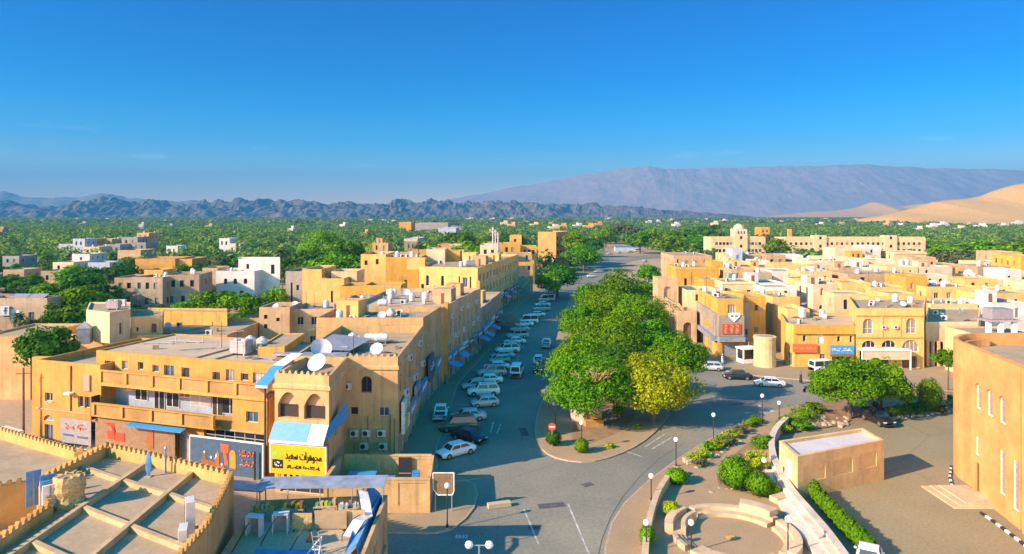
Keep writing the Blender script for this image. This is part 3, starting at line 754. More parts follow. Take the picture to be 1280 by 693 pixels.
def _crate():
    t = thing('crate', '', 'crate'); mb = MB()
    for z in (0, .2, .4): [mb.box(c, d_) for c, d_ in (((0, -.32, z), (.8, .03, .13)), ((0, .32, z), (.8, .03, .13)), ((-.385, 0, z), (.03, .6, .13)), ((.385, 0, z), (.03, .6, .13)))]
    mb.build('slats', M['plank'], t); f = MB(); f.box((0, 0, .02), (.74, .6, .03)); f.build('floor', M['plank'], t); return t
def _aerial():
    t = thing('aerial', '', 'aerial'); s = MB(); s.tube((0, 0, 0), (0, 0, 3.2), .035, n=5); s.build('mast', M['darkmetal'], t); s = MB(); s.tube((-.8, 0, 2.9), (.8, 0, 3.1), .025, n=4); [s.tube((x, -.4 + .1 * abs(x), 3 + .12 * x), (x, .4 - .1 * abs(x), 3 + .12 * x), .02, n=4) for x in (-.7, -.4, -.1, .2, .5)]; s.build('rods', M['steel'], t); return t
def _pipes():
    t = thing('pipe_run', '', 'pipe'); s = MB(); s.tube((-2.2, 0, .12), (1.9, .25, .12), .06, n=6); s.tube((1.9, .25, .12), (1.9, .25, .8), .06, n=6); s.build('pipe', M['steel'], t); s = MB(); [s.box((x, .12 + x * .06, 0), (.3, .25, .07)) for x in (-1.8, -.2, 1.4)]; s.build('support', M['kerb'], t); return t
CL = {'aerial': (_aerial, 'thin dark television aerial', 'aerial', 'television aerials on the roofs'), 'pipe': (_pipes, 'thin grey water pipe run', 'pipe', 'water pipes on the roofs'), 'tank': (_tank, 'white ribbed water tank', 'water tank', 'water tanks on the roofs'), 'htank': (_htank, 'white lying water tank', 'water tank', 'lying water tanks on the roofs'),
      'ac': (_ac, 'white air conditioner box', 'air conditioner', 'air conditioner boxes'), 'dish': (_dish, 'small white satellite dish', 'satellite dish', 'small satellite dishes on the roofs'),
      'hvac': (_hvac, 'big grey cooling unit', 'cooling unit', 'big cooling units on the roofs'), 'junk': (_junk, 'heap of old planks', 'heap of planks', 'plank heaps on the roofs'), 'crate': (_crate, 'wooden slat crate', 'crate', 'crates on the roofs')}
def clutter(kind, loc, where, rz=0.0, s=1.0, desc=None):
    fn, d_, cat, grp = CL[kind]
    t = proto(kind, fn); t.location = loc; t.rotation_euler = (0, 0, rz); t.scale = (s, s, s)
    rep(t, desc or d_, where, cat, grp); return t
def roof_clutter(nick, spec, seed=0):
    """spec: {'tank': 2, ...} scattered over the flat roof of a house"""
    h = HOUSES[nick]; I = h['I']; r = random.Random(seed); used = []
    for kind, n in spec.items():
        for _ in range(n):
            for _try in range(30):
                fx, fy = r.uniform(.12, .88), r.uniform(.15, .85)
                a = I[0].lerp(I[1], fx); b = I[-1].lerp(I[-2], fx); p = a.lerp(b, fy)
                if all((p - q).length > 1.6 for q in used): break
            used.append(p); clutter(kind, (p.x, p.y, h['zr'] + .003), 'on the ' + nick + ' roof', r.choice([0, .3, -.2, 1.57, .8]) + (0 if kind != 'dish' else 0), r.uniform(.9, 1.15))
# ------------------------------------------------------------------ lettering
FORMS = {'ا': (0xFE8D, 0), 'ب': (0xFE8F, 1), 'ة': (0xFE93, 0), 'ت': (0xFE95, 1), 'ج': (0xFE9D, 1), 'ح': (0xFEA1, 1), 'د': (0xFEA9, 0), 'ر': (0xFEAD, 0), 'س': (0xFEB1, 1),
         'ع': (0xFEC9, 1), 'ف': (0xFED1, 1), 'ل': (0xFEDD, 1), 'م': (0xFEE1, 1), 'ن': (0xFEE5, 1), 'ه': (0xFEE9, 1), 'و': (0xFEED, 0), 'ي': (0xFEF1, 1)}
def arabic(s):
    out = []
    for i, c in enumerate(s):
        if c not in FORMS: out.append(c); continue
        base, dual = FORMS[c]
        pj = i > 0 and s[i - 1] in FORMS and FORMS[s[i - 1]][1]; nj = dual and i + 1 < len(s) and s[i + 1] in FORMS
        out.append(chr(base + (3 if pj and nj else 2 if nj else 1 if pj else 0)))
    return ''.join(reversed(out))
def lettering(body, width, height, mat, parent, c, ang, thick=0.03, name='lettering'):
    """flat letters standing upright on a wall that faces ang; c: centre (local to parent)"""
    cu = bpy.data.curves.new('lettering', 'FONT'); cu.body = body; cu.align_x = 'CENTER'; cu.align_y = 'CENTER'; cu.extrude = 0.02; cu.resolution_u = 3
    tmp = bpy.data.objects.new('lettering', cu); COL.objects.link(tmp)
    me = bpy.data.meshes.new_from_object(tmp.evaluated_get(bpy.context.evaluated_depsgraph_get()))
    bpy.data.objects.remove(tmp); bpy.data.curves.remove(cu)
    co = np.empty(len(me.vertices) * 3, np.float32); me.vertices.foreach_get('co', co); co = co.reshape(-1, 3)
    mn, mx = co.min(0), co.max(0)
    x = (co[:, 0] - (mn[0] + mx[0]) / 2) / max(1e-6, mx[0] - mn[0]) * width; z = (co[:, 1] - (mn[1] + mx[1]) / 2) / max(1e-6, mx[1] - mn[1]) * height; y = -(co[:, 2] - mn[2]) / max(1e-6, mx[2] - mn[2]) * thick
    t = (math.cos(ang), math.sin(ang)); n = (math.sin(ang), -math.cos(ang))   # along, outwards
    P = np.stack([x * t[0] - y * n[0], x * t[1] - y * n[1], z], 1)
    me.vertices.foreach_set('co', P.astype(np.float32).ravel()); me.materials.clear(); me.materials.append(mat); me.update()
    o = bpy.data.objects.new(name, me); COL.objects.link(o); o.parent = parent; o.location = c
    return o
def scribble(mb, x0, x1, z0, z1, y, seed, r=0.05, mi=0):
    """the strokes of a line of writing too small to read in the photo"""
    rr = random.Random(seed); x = x0; h = z1 - z0; last = None
    while x < x1:
        p = Vector((x, y, z0 + h * rr.uniform(.1, .55)))
        if last is not None and rr.random() < .85: mb.tube(last, p, r, n=5)
        if rr.random() < .3: mb.tube(p, p + Vector((0, 0, h * rr.uniform(.3, .55))), r, n=5)
        if rr.random() < .4: mb.box((x, y, z0 + h * rr.uniform(.75, .95)), (r * 2, r * 1.6, r * 2))
        last = p if rr.random() < .82 else None; x += h * rr.uniform(.18, .42)
def board(label, cat, a, b, z0, z1, mat, name='shop_sign', out=0.08, th=0.10, frame=None, poly=None):
    """flat sign from a to b (wall points), standing out from the wall; returns (thing, local maker)"""
    a, b = V2(a), V2(b); t = (b - a).normalized(); n = Vector((t.y, -t.x)); ang = math.atan2(t.y, t.x); W_ = (b - a).length
    o = a + n * out; th_ = thing(name, label, cat, (o.x, o.y, z0), ang)
    mb = MB(); h = z1 - z0
    if poly: 
        f = [(x, -th, z) for x, z in poly]; g = [(x, 0, z) for x, z in poly]; mb.face(f); mb.face(g[::-1])
        for i in range(len(poly)): j = (i + 1) % len(poly); mb.face([f[j], f[i], g[i], g[j]])
    else: mb.box((W_ / 2, -th / 2, 0), (W_, th, h))
    mb.build('panel', mat, th_)
    if frame:
        fb = MB(); w = .12
        fb.box((W_ / 2, -th / 2 - .01, h + .003), (W_ + 2 * w, th + .1, w)); fb.box((-w / 2 - .003, -th / 2, 0), (w, th + .06, h)); fb.box((W_ + w / 2 + .003, -th / 2, 0), (w, th + .06, h)); fb.build('frame', frame, th_)
    return th_, W_, h, -th
# ------------------------------------------------------------------ the ground, roads and pavements
def sheet(name, pts, z, mat, kind='structure'):
    mb = MB(); mb.face([(p[0], p[1], z) for p in pts]); o = mb.build(name, mat); o['kind'] = kind; return o
def ccw(pts):
    pts = [V2(p) for p in pts]
    a = sum(pts[i].x * pts[(i + 1) % len(pts)].y - pts[(i + 1) % len(pts)].x * pts[i].y for i in range(len(pts)))
    return pts if a > 0 else pts[::-1]
def smooth(pts, it=2):
    """round the corners of a closed outline"""
    pts = [V2(p) for p in pts]
    for _ in range(it):
        q = []
        for i in range(len(pts)):
            a, b = pts[i], pts[(i + 1) % len(pts)]; q += [a.lerp(b, .25), a.lerp(b, .75)]
        pts = q
    return pts
def slab(name, pts, z, mat, kerb=True):
    pts = ccw(pts)
    mb = MB(); I = inset(pts, 0.16); n = len(pts)
    mb.face([(*p, z) for p in I], 0)
    for i in range(n):
        j = (i + 1) % n
        mb.face([(*pts[i], z + .004), (*pts[j], z + .004), (*I[j], z + .004), (*I[i], z + .004)], 1)
        mb.face([(*pts[i], -.1), (*pts[j], -.1), (*pts[j], z + .004), (*pts[i], z + .004)], 1)
        mb.face([(*I[j], z - .01), (*I[i], z - .01), (*I[i], z + .004), (*I[j], z + .004)], 1)
    o = mb.build(name, [mat, M['kerb']]); o['kind'] = 'structure'; return o
def G(px, py): p = U(px, py); return Vector((p.x, p.y))
sheet('ground', [(-13300, -280), (13300, -280), (13300, 12600), (-13300, 12600)], 0.0, M['sandground'])
sheet('road', [(-14, 28), (34, 28), (64, 92), (82, 118), (52, 128), (38, 150), (36, 200), (40, 250), (46, 320), (70, 395), (110, 450), (170, 500), (330, 545), (330, 562), (165, 520), (98, 468), (52, 405), (26, 330), (14, 260), (4, 215), (-4, 160), (-14, 130)], 0.004, M['asphalt'])
slab('pavement', [G(440, 760), G(466, 668), G(545, 668), G(565, 663), G(582, 650), G(593, 636), G(598, 620), G(594, 606), G(572, 597), G(548, 591), (-8.6, 78), (-8.6, 108), (-4.6, 135), (-3.4, 166), (6.0, 223), (14, 262), (6, 262), (-6, 200), (-14, 140), (-14.5, 60), (-15, 40)], 0.12, M['pavement'])
MEDIAN = [G(673, 512), G(668, 535), G(670, 552), G(680, 567), G(700, 576), G(735, 580), G(768, 572), G(800, 557), G(824, 537), G(840, 515), (27, 118), (29, 150), (29, 190), (31, 225), (27, 238), (21, 232), (14.5, 190), (9, 140), (6.5, 112)]
slab('median_island', smooth(MEDIAN, 1), 0.13, M['paving'])
slab('town_pavement', [G(846, 420), G(862, 447), G(880, 457), G(905, 464), G(940, 470), G(985, 474), G(1040, 479), (66, 104), (84, 100), (110, 120), (110, 140), (60, 152), (38, 165)], 0.12, M['pavement'])
PLAZA = [G(752, 745), G(756, 685), G(764, 655), G(780, 630), G(805, 606), G(842, 578), G(880, 553), G(920, 533), G(958, 518), G(990, 509), G(1012, 506), G(1026, 512), G(1005, 525), G(974, 545), G(965, 565), G(968, 590), G(985, 622), G(1012, 655), G(1050, 700), G(1075, 745)]
slab('plaza', PLAZA, 0.12, M['paving'])
sheet('parking_lot', [G(965, 565), G(974, 545), G(1005, 527), G(1060, 534), G(1110, 524), G(1195, 514), (60, 76), (75, 60), (60, 30), G(1075, 745), G(1050, 700), G(1012, 655), G(985, 622), G(968, 590)], 0.008, M['concrete'])
sheet('planting_bed', [G(1006, 524), G(1028, 506), G(1045, 486), G(1085, 476), G(1195, 472), (66, 100), (62, 79), G(1195, 512), G(1110, 522), G(1060, 532)], 0.012, M['dirt'])
sheet('street_bed', smooth([G(868, 582), G(885, 560), G(920, 538), G(948, 527), G(956, 531), G(930, 548), G(900, 574), G(876, 590)], 1), 0.127, M['dirt'])
sheet('shrub_bed', smooth([G(893, 606), G(905, 580), G(935, 555), G(958, 540), G(962, 552), G(950, 575), G(962, 604), G(975, 618), G(950, 622), G(915, 615)], 1), 0.127, M['dirt'])
sheet('tree_pit', smooth([G(712, 552), G(722, 518), G(750, 500), G(800, 505), G(788, 535), G(750, 552), G(725, 560)], 1), 0.139, M['dirt'])
sheet('corner_bed', smooth([G(975, 545), G(985, 528), G(1003, 514), G(1040, 512), G(1060, 528), G(1040, 535), G(1010, 538)], 1), 0.128, M['dirt'])
def stripe(a, b, w=0.14, z=0.009):
    a, b = V2(a), V2(b); t = (b - a).normalized(); q = Vector((-t.y, t.x)) * w / 2
    return [(*(a + q), z), (*(a - q), z), (*(b - q), z), (*(b + q), z)]
mk = MB()
for a, b in (((710, 630), (738, 697)), ((806, 559), (831, 543)), ((816, 561), (841, 546)), ((781, 564), (802, 571)), ((655, 637), (673, 680)),
             ((613, 541), (617, 527)), ((621, 543), (626, 530)), ((640, 470), (643, 462)), ((646, 452), (649, 444)), ((652, 436), (655, 429)), ((661, 415), (664, 409))):
    mk.face(stripe(G(*a), G(*b)))
# bay lines of the angled parking along the row of shops
for y in (84, 90.5, 97, 104, 111, 118.5, 126, 134, 143, 152, 162, 172): mk.face(stripe((-8.4 + max(0, (y - 108) * .1), y), (-3.6 + max(0, (y - 108) * .11), y - 1.6), .1))
mk.face(stripe((12, 262), (26, 338), .15)); mk.face(stripe((26, 338), (60, 412), .15)); mk.face(stripe((60, 412), (104, 462), .15))
# tar seam along the bend and patches where the road was dug up
M['tar'] = plain('tar_patch', (0.075, 0.073, 0.068), .9, var=.3, scale=2)
tm = MB(); sp = [G(852, 556), G(825, 573), (G(800, 596)), G(778, 622), G(763, 648), G(752, 676), G(746, 705)]
for a, b in zip(sp, sp[1:]): tm.face(stripe(a, b, .09, .0065))
o = tm.build('tar_seam', M['tar']); o['kind'] = 'structure'
for px, py, w_, d_, a_ in ((690, 632, 2.6, 1.1, .2), (735, 606, 1.2, .9, .5), (905, 560, 3.5, .9, .75), (655, 540, 1.0, 3.2, .1), (930, 505, 4.0, .8, .2), (668, 660, 1.0, .8, 0)):
    tm = MB(); c_ = G(px, py); R2 = Matrix.Rotation(a_, 2); tm.face([(*(c_ + R2 @ Vector(q)), .0055) for q in ((-w_ / 2, -d_ / 2), (w_ / 2, -d_ / 2 * .9), (w_ / 2 * .95, d_ / 2), (-w_ / 2, d_ / 2 * .95))]); o = tm.build('road_patch', M['tar']); o['kind'] = 'structure'
# wheelchair bay mark on the town road
c_ = G(963, 516); P_ = lambda x, y: (c_.x + x * 1.25, c_.y + y * 2.2, .0095)
for k in range(14):
    a0, a1 = 2 * math.pi * k / 14, 2 * math.pi * (k + 1) / 14; mk.face([P_(.5 * math.cos(a), .5 * math.sin(a)) for a in (a0, a1)] + [P_(.8 * math.cos(a), .8 * math.sin(a)) for a in (a1, a0)])
for x0, y0, x1, y1 in ((-.35, .1, -.12, 1.25), (-.12, .45, .35, .62), (-.35, 1.35, -.05, 1.7), (.1, -.1, .35, .45)): mk.face([P_(x0, y0), P_(x1, y0), P_(x1, y1), P_(x0, y1)])
o = mk.build('road_markings', M['paint']); o['kind'] = 'structure'

# ------------------------------------------------------------------ mountains
def ridge_mesh(name, prof, Yc, depth, mat, rough, seed, nx=420, ny=34, base=0.0, freq=1 / 300.0, front=0.55):
    """a range whose skyline follows prof (photo px, py); real relief, crest at distance Yc"""
    xs = np.linspace(prof[0][0], prof[-1][0], nx); ys = np.interp(xs, [p[0] for p in prof], [p[1] for p in prof])
    V = []; F_ = []
    for j in range(ny):
        s = j / (ny - 1); y = Yc + (s - front) * depth
        for i in range(nx):
            px = xs[i]; X = (px - 640) * Yc / F; top = H + (HZ - ys[i]) * Yc / F
            n1 = noise.ridged_multi_fractal(Vector((X * freq, y * freq * 0.7, seed)), 0.9, 2.1, 6, 1.0, 2.0) / 2.2
            n2 = noise.fractal(Vector((X * freq * 3, y * freq * 2, seed + 7)), 0.8, 2.0, 6)
            k = (s / front) if s < front else max(0, (1 - s) / (1 - front))
            shape = k ** 0.85
            wob = noise.noise(Vector((X * freq * .6, seed, 3.1))) * depth * .10
            z = top * shape * (1 - rough * (1 - n1) * (1 - 0.62 * k)) + n2 * top * rough * .22 * (k > 0) - 3 * (k <= 0.02)
            V.append((X + 0.0, y + wob * k, max(base - 4, z)))
    for j in range(ny - 1):
        for i in range(nx - 1):
            a = j * nx + i; F_.append((a, a + 1, a + nx + 1, a + nx))
    me = bpy.data.meshes.new(name); me.from_pydata(V, [], F_); me.materials.append(mat); me.update()
    o = bpy.data.objects.new(name, me); COL.objects.link(o); o['kind'] = 'structure'; return o
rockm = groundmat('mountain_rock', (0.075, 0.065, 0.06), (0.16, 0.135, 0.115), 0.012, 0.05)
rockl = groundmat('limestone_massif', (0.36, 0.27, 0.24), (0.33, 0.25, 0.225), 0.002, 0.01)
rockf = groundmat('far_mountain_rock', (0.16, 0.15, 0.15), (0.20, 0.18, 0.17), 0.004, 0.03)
sandm = groundmat('sand_hill_ground', (0.50, 0.325, 0.115), (0.47, 0.295, 0.10), 0.02, 0.2)
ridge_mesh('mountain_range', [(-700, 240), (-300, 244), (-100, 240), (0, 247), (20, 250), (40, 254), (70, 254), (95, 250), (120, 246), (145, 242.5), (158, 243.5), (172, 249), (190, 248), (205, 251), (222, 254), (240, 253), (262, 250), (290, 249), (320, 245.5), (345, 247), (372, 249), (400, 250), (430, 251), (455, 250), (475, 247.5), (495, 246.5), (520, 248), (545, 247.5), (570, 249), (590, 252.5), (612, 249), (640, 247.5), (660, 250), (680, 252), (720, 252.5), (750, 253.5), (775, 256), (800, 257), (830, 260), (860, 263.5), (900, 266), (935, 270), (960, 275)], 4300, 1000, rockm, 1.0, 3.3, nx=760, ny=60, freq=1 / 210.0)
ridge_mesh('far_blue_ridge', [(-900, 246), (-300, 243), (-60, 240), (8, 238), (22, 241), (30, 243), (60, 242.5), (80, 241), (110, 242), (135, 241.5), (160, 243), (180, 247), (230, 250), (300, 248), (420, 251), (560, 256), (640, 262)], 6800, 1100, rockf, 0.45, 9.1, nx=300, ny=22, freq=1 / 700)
ridge_mesh('great_massif', [(520, 256), (560, 250), (600, 242), (640, 234), (680, 227), (720, 219), (760, 212.5), (790, 208.5), (806, 206.5), (830, 210), (870, 209.5), (920, 207.5), (980, 206.5), (1060, 205.5), (1130, 206.5), (1200, 209), (1260, 212), (1330, 212), (1500, 220), (1700, 240)], 9800, 3200, rockl, 0.13, 5.7, nx=400, ny=34, freq=1 / 1100)
ridge_mesh('pale_foothill', [(940, 274), (975, 269), (1000, 266), (1020, 264), (1045, 262), (1072, 258), (1092, 251.5), (1102, 253), (1125, 256.5), (1150, 254), (1200, 250), (1300, 244), (1450, 250)], 4600, 900, sandm, 0.25, 2.2, nx=180, ny=20, freq=1 / 400)
ridge_mesh('sand_hill', [(1078, 283), (1098, 272), (1110, 268.5), (1130, 265), (1155, 257), (1167, 252), (1185, 249.3), (1212, 247), (1228, 243.5), (1240, 239), (1255, 233.5), (1270, 229.5), (1290, 226), (1330, 219), (1420, 214), (1550, 225)], 1750, 700, sandm, 0.04, 1.2, nx=200, ny=24, freq=1 / 260)

# ------------------------------------------------------------------ the haze of the far air
hz = MB(); hz.box((0, 6200, -1.0), (27000, 13000, 800)); ho = hz.build('haze', [bpy.data.materials.new('haze_air')]); ho['kind'] = 'stuff'
hm = ho.data.materials[0]; hm.use_nodes = True; hnt = hm.node_tree; hnt.nodes.clear()
h_out = hnt.nodes.new('ShaderNodeOutputMaterial'); pv = hnt.nodes.new('ShaderNodeVolumePrincipled'); hnt.links.new(pv.outputs[0], h_out.inputs['Volume'])
pv.inputs['Color'].default_value = (0.06, 0.34, 0.66, 1); pv.inputs['Density'].default_value = 0.00014; pv.inputs['Anisotropy'].default_value = 0.0
# ------------------------------------------------------------------ long ochre building with balconies (front of the street on the west)
O_ = Vector((-56.0, 80.0)); E_ = Vector((-25.2, 70.3)); LT = (E_ - O_).normalized(); LN = Vector((LT.y, -LT.x)); LQ = -LN; LW = (E_ - O_).length; LA = math.atan2(LT.y, LT.x)
def uL(px):
    k = (px - 640) / F
    return (k * O_.y - O_.x) / (LT.x - k * LT.y)
def LP(u, dback=0.0): return O_ + LT * u + LQ * dback
u_bal0, u_bal1, u_end = uL(126), uL(291), uL(125)
dk = M['glass']
win0 = [op(uL(61), 5.2, 1.2, 1.0, sill=True), op(uL(61), 0.1, 1.3, 2.4, kind='door', pane=M['blueglass']), op(uL(101), 4.9, .8, 1.3), op(uL(109), 4.9, .8, 1.3, pane=M['void']),
        op(uL(61), 2.9, 1.6, .7, arch='round', pane=M['curtain']),
        op(uL(101), .05, 4.6, 3.4, kind='shop', mull=3, trans=.7, pane=M['blueglass']),
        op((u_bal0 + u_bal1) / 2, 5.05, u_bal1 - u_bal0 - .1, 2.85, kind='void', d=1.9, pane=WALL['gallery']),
        op(uL(315), 5.3, 1.5, 1.15, pane=M['blueglass'], mull=1),
        op(uL(150), .05, 4.4, 3.6, kind='shop', mull=2, trans=.75), op(uL(195), .05, 6.4, 3.9, kind='shop', mull=4, trans=.8, pane=M['blueglass']), op(uL(230), .05, 2.0, 3.4, kind='shutter', pane=M['shutter']),
        op(uL(292), .05, 7.6, 4.1, kind='shop', mull=5, trans=.85)]
h1 = house('long ochre building with two balcony levels above painted shop boards', 'long balcony building', rect(O_, E_, 15), 8.02, 'ochre', {0: win0, 3: [op(4, 5.0, 1.1, 1.2), op(9, 5.0, 1.1, 1.2), op(6, 1, 1.2, 2.2, kind='door', pane=M['wood'])], 1: [op(5, 5, 1.1, 1.2), op(10, 5, 1.1, 1.2)]}, par=.03, th=.3, name='balcony_building', cat='building')
r1 = h1
lw = lambda a, b: [LP(a, 0.012), LP(b, 0.012), LP(b, 8), LP(a, 8)]
# plain end bay carried up to a parapet
house('', '', [LP(0, 0.01), LP(u_end, 0.01), LP(u_end, 15), LP(0, 15)], 9.95, 'ochre', z0=8.0, into=h1, par=.9)
# set back upper storey
ub0, ub1 = uL(104), uL(333)
w2 = [op(uL(x) - ub0, 8.9 + dz, w, h, pane=p, mull=m) for x, w, h, dz, p, m in ((121, 1.5, 1.15, 0, dk, 1), (140, .9, 1.0, .3, M['curtain'], 0), (160, .8, .9, .4, dk, 0), (179, .9, .8, .3, M['blueglass'], 0), (196, 1.4, 1.3, -.1, M['blueglass'], 1), (217, 1.1, 1.6, -.5, M['void'], 0), (256, 1.0, 1.5, -.6, M['void'], 0), (274, 1.2, 1.3, 0, M['curtain'], 2), (292, 1.0, .8, .2, M['void'], 0), (311, 1.7, 1.2, 0, M['shutter'], 1))]
up = house('', '', [LP(ub0, 1.7), LP(ub1, 1.7), LP(ub1, 13.5), LP(ub0, 13.5)], 11.15, 'ochre', {0: w2, 1: [op(4, 9, 1, 1.2)]}, z0=8.0, into=h1, par=.18, roof='roof2')
HOUSES['long balcony building'] = dict(h1, zr=up['zr'], I=up['I'], z=11.15)
def Lbox(name, u0, u1, d0, d1, z0, z1, mat, bevel=0.0):
    c = LP((u0 + u1) / 2, (d0 + d1) / 2); return part_box(h1['o'], name, (c.x, c.y, z0), (u1 - u0, abs(d1 - d0), z1 - z0), mat, LA, bevel)
# terrace parapet: panels between pilasters with a coping; the same on the lower balcony
def balustrade(u0, u1, dd, z0, z1, n, name):
    l = h1['o'].location; mb = MB()
    def bx(a, b, d0, d1, za, zb):
        c = LP((a + b) / 2, (d0 + d1) / 2); mb.box((c.x - l.x, c.y - l.y, za), (b - a, abs(d1 - d0), zb - za), LA)
    bx(u0, u1, dd - .12, dd + .05, z0, z1 - .1)
    bx(u0 - .05, u1 + .05, dd - .34, dd + .12, z1 - .1, z1)
    bx(u0 - .05, u1 + .05, dd - .22, dd + .10, z0 - .12, z0 + .06)
    for k in range(n + 1):
        u = u0 + .2 + (u1 - u0 - .4) * k / n; bx(u - .2, u + .2, dd - .30, dd - .118, z0 + .07, z1 - .105)
    o = mb.build(name, WALL['ochre'], h1['o'])
    for k in range(n):
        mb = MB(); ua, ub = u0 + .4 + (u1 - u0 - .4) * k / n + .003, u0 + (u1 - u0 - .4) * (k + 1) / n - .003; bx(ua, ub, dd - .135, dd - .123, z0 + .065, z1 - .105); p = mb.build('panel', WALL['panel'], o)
    return o
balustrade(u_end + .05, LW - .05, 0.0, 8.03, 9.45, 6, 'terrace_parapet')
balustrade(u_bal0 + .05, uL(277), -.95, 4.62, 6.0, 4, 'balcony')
Lbox('balcony_floor', u_bal0, uL(277), -.9, -.004, 4.4, 4.58, WALL['ochre'])
Lbox('terrace_slab', u_end + .1, LW + .02, -.25, -.004, 7.72, 7.95, WALL['ochre'])
Lbox('storey_band', .02, LW, -.12, -.004, 4.22, 4.38, WALL['tan'])
Lbox('balcony_wing', u_bal0 - .35, u_bal0 - .15, -1.0, -.01, 4.0, 6.6, M['darkmetal'])
Lbox('balcony_wing', u_bal0 - 2.4, u_bal0 - 1.5, -.16, -.01, 6.9, 8.7, M['bandgrey'] if 'bandgrey' in M else WALL['bandgrey'])
# windows and doors on the white gallery wall at the back of the balcony
for i, (x, w, z, hh, mt) in enumerate(((143, 1.0, 6.9, .7, 'wood'), (160, 1.6, 5.9, 1.2, 'glass'), (183, 1.3, 5.1, 2.0, 'glass'), (200, 1.6, 5.5, 1.5, 'glass'), (215, 1.4, 6.7, .8, 'wood'), (235, 2.6, 5.9, 1.9, 'shutter'), (257, 1.3, 5.1, 2.2, 'void'), (273, 1.9, 5.4, 1.7, 'glass'))):
    u = uL(x); Lbox('gallery_door' if hh > 1.95 else 'gallery_window', u - w / 2 - .07, u + w / 2 + .07, 1.80, 1.885, z - .07, z + hh + .07, M['trim']); Lbox('pane', u - w / 2, u + w / 2, 1.76, 1.797, z, z + hh, M[mt])
    Lbox('gallery_mullion', u - .03, u + .03, 1.745, 1.757, z, z + hh, M['trim'])
ac_ = MB()
# hooded air vent on the end bay and a pipe
Lbox('window_hood', uL(86), uL(93), -.7, -.01, 6.4, 6.6, M['trim'])
Lbox('drainpipe', uL(88.5), uL(88.5) + .1, -.13, -.01, 4.4, 9.6, M['wood']); Lbox('drainpipe', uL(334), uL(334) + .14, -.16, -.01, .2, 9.3, M['wood'])
# shop boards
def on_L(pa, pb): return LP(uL(pa)), LP(uL(pb))
a, b = on_L(81, 119); t, w, h, y = board('grey shop board with orange-red writing at the end of the balcony building', 'shop sign', a, b, 0.9, 3.7, M['greysign'], out=.45)
s = MB(); scribble(s, .8, w - .5, 1.55, 2.2, y - .03, 3, .07); s.build('lettering', M['orangered'], t)
s = MB(); s.box((w * .27, y - .02, .8), (w * .34, .04, .22)); s.box((w * .74, y - .02, .7), (w * .34, .04, .22)); s.build('stripe', M['bluesign'], t)
a, b = on_L(125, 224); W0 = (b - a).length; arc = [(W0 * .49 + 1.25 * math.cos(k * math.pi / 10), 4.0 + 1.0 * math.sin(k * math.pi / 10)) for k in range(11)]
t, w, h, y = board('brown shop board with a round crest and bold red writing', 'shop sign', a, b, 0.5, 4.6, M['brownsign'], out=.5, poly=[(0, 0), (W0, 0), (W0, 3.4)] + arc + [(0, 3.7)])
s = MB(); [s.box((W0 * x, y - .03, z), (W0 * ww, .05, hh)) for x, z, ww, hh in ((.21, 1.5, .10, .9), (.315, 1.35, .13, .95), (.20, 2.9, .09, .35), (.24, 2.45, .025, .6), (.17, 3.15, .12, .12))]; s.tube((W0 * .26, y - .03, 2.2), (W0 * .22, y - .03, 2.95), .14, n=6); s.build('lettering', M['red'], t)
s = MB(); s.box((W0 * .70, y - .03, 1.0), (.95, .05, 1.7)); s.lathe([(.475, -.02), (.475, .03)], (W0 * .70, y - .03, 2.7), 16, 0, Matrix.Rotation(R(90), 3, 'X')); s.build('painted_arch', M['brownpaint'], t)
a, b = on_L(247, 336); t, w, h, y = board('big dark blue shop board with a red coffee pot and orange writing', 'shop sign', a, b, 0.0, 3.55, M['bluesign'], out=.9, th=.14, frame=M['trim'])
s = MB(); yy = y - .02
s.box((w * .49, yy, 2.3), (.95, .04, .62)); s.box((w * .49, yy - .004, 2.92), (1.1, .04, .2)); s.face([(w * .49 - .2, yy - .02, 2.3), (w * .49 + .2, yy - .02, 2.3), (w * .49 + .45, yy - .02, 1.0), (w * .49 + .02, yy - .02, 1.0)]); s.box((w * .42, yy, .62), (1.15, .04, .22))
s.face([(w * .36, yy - .02, .85), (w * .41, yy - .02, .85), (w * .415, yy - .02, 2.1), (w * .385, yy - .02, 2.35), (w * .36, yy - .02, 1.9)]); s.build('coffee_pot', M['orangered'], t)
s = MB(); s.box((w * .60, yy, .75), (.75, .04, 1.5)); s.lathe([(.375, -.02), (.375, .03)], (w * .60, yy, 2.25), 14, 0, Matrix.Rotation(R(90), 3, 'X')); s.build('painted_jar', M['orangepaint'], t)
s = MB(); s.face([(w * .16, yy - .02, 1.35), (w * .16, yy - .02, .95), (w * .24, yy - .02, .6), (w * .36, yy - .02, .6), (w * .37, yy - .02, 1.2)]); s.face([(w * .175, yy - .02, 1.36), (w * .235, yy - .02, 1.36), (w * .205, yy - .02, 2.0)]); s.build('painted_chest', M['brownpaint'], t)
s = MB(); [s.lathe([(r_, -.02), (r_, .03)], (w * x, yy - .01, z), 12, 0, Matrix.Rotation(R(90), 3, 'X')) for x, z, r_ in ((.205, 2.1, .12), (.30, 1.62, .14), (.45, 1.0, .12))]; s.face([(w * .355, yy - .03, 1.5), (w * .385, yy - .03, 1.85), (w * .375, yy - .03, 2.1), (w * .345, yy - .03, 1.4)]); s.build('painted_cup', M['trim'], t)
s = MB(); scribble(s, w * .70, w * .90, 2.05, 2.65, yy, 8, .08); scribble(s, w * .70, w * .90, 1.05, 1.65, yy, 12, .08); s.build('lettering', M['orangered'], t)
p = MB(); p.tube((w * .93, y - .35, -.0), (w * .93, y - .35, 2.9), .09, n=6); p.build('post', M['darkmetal'], t)
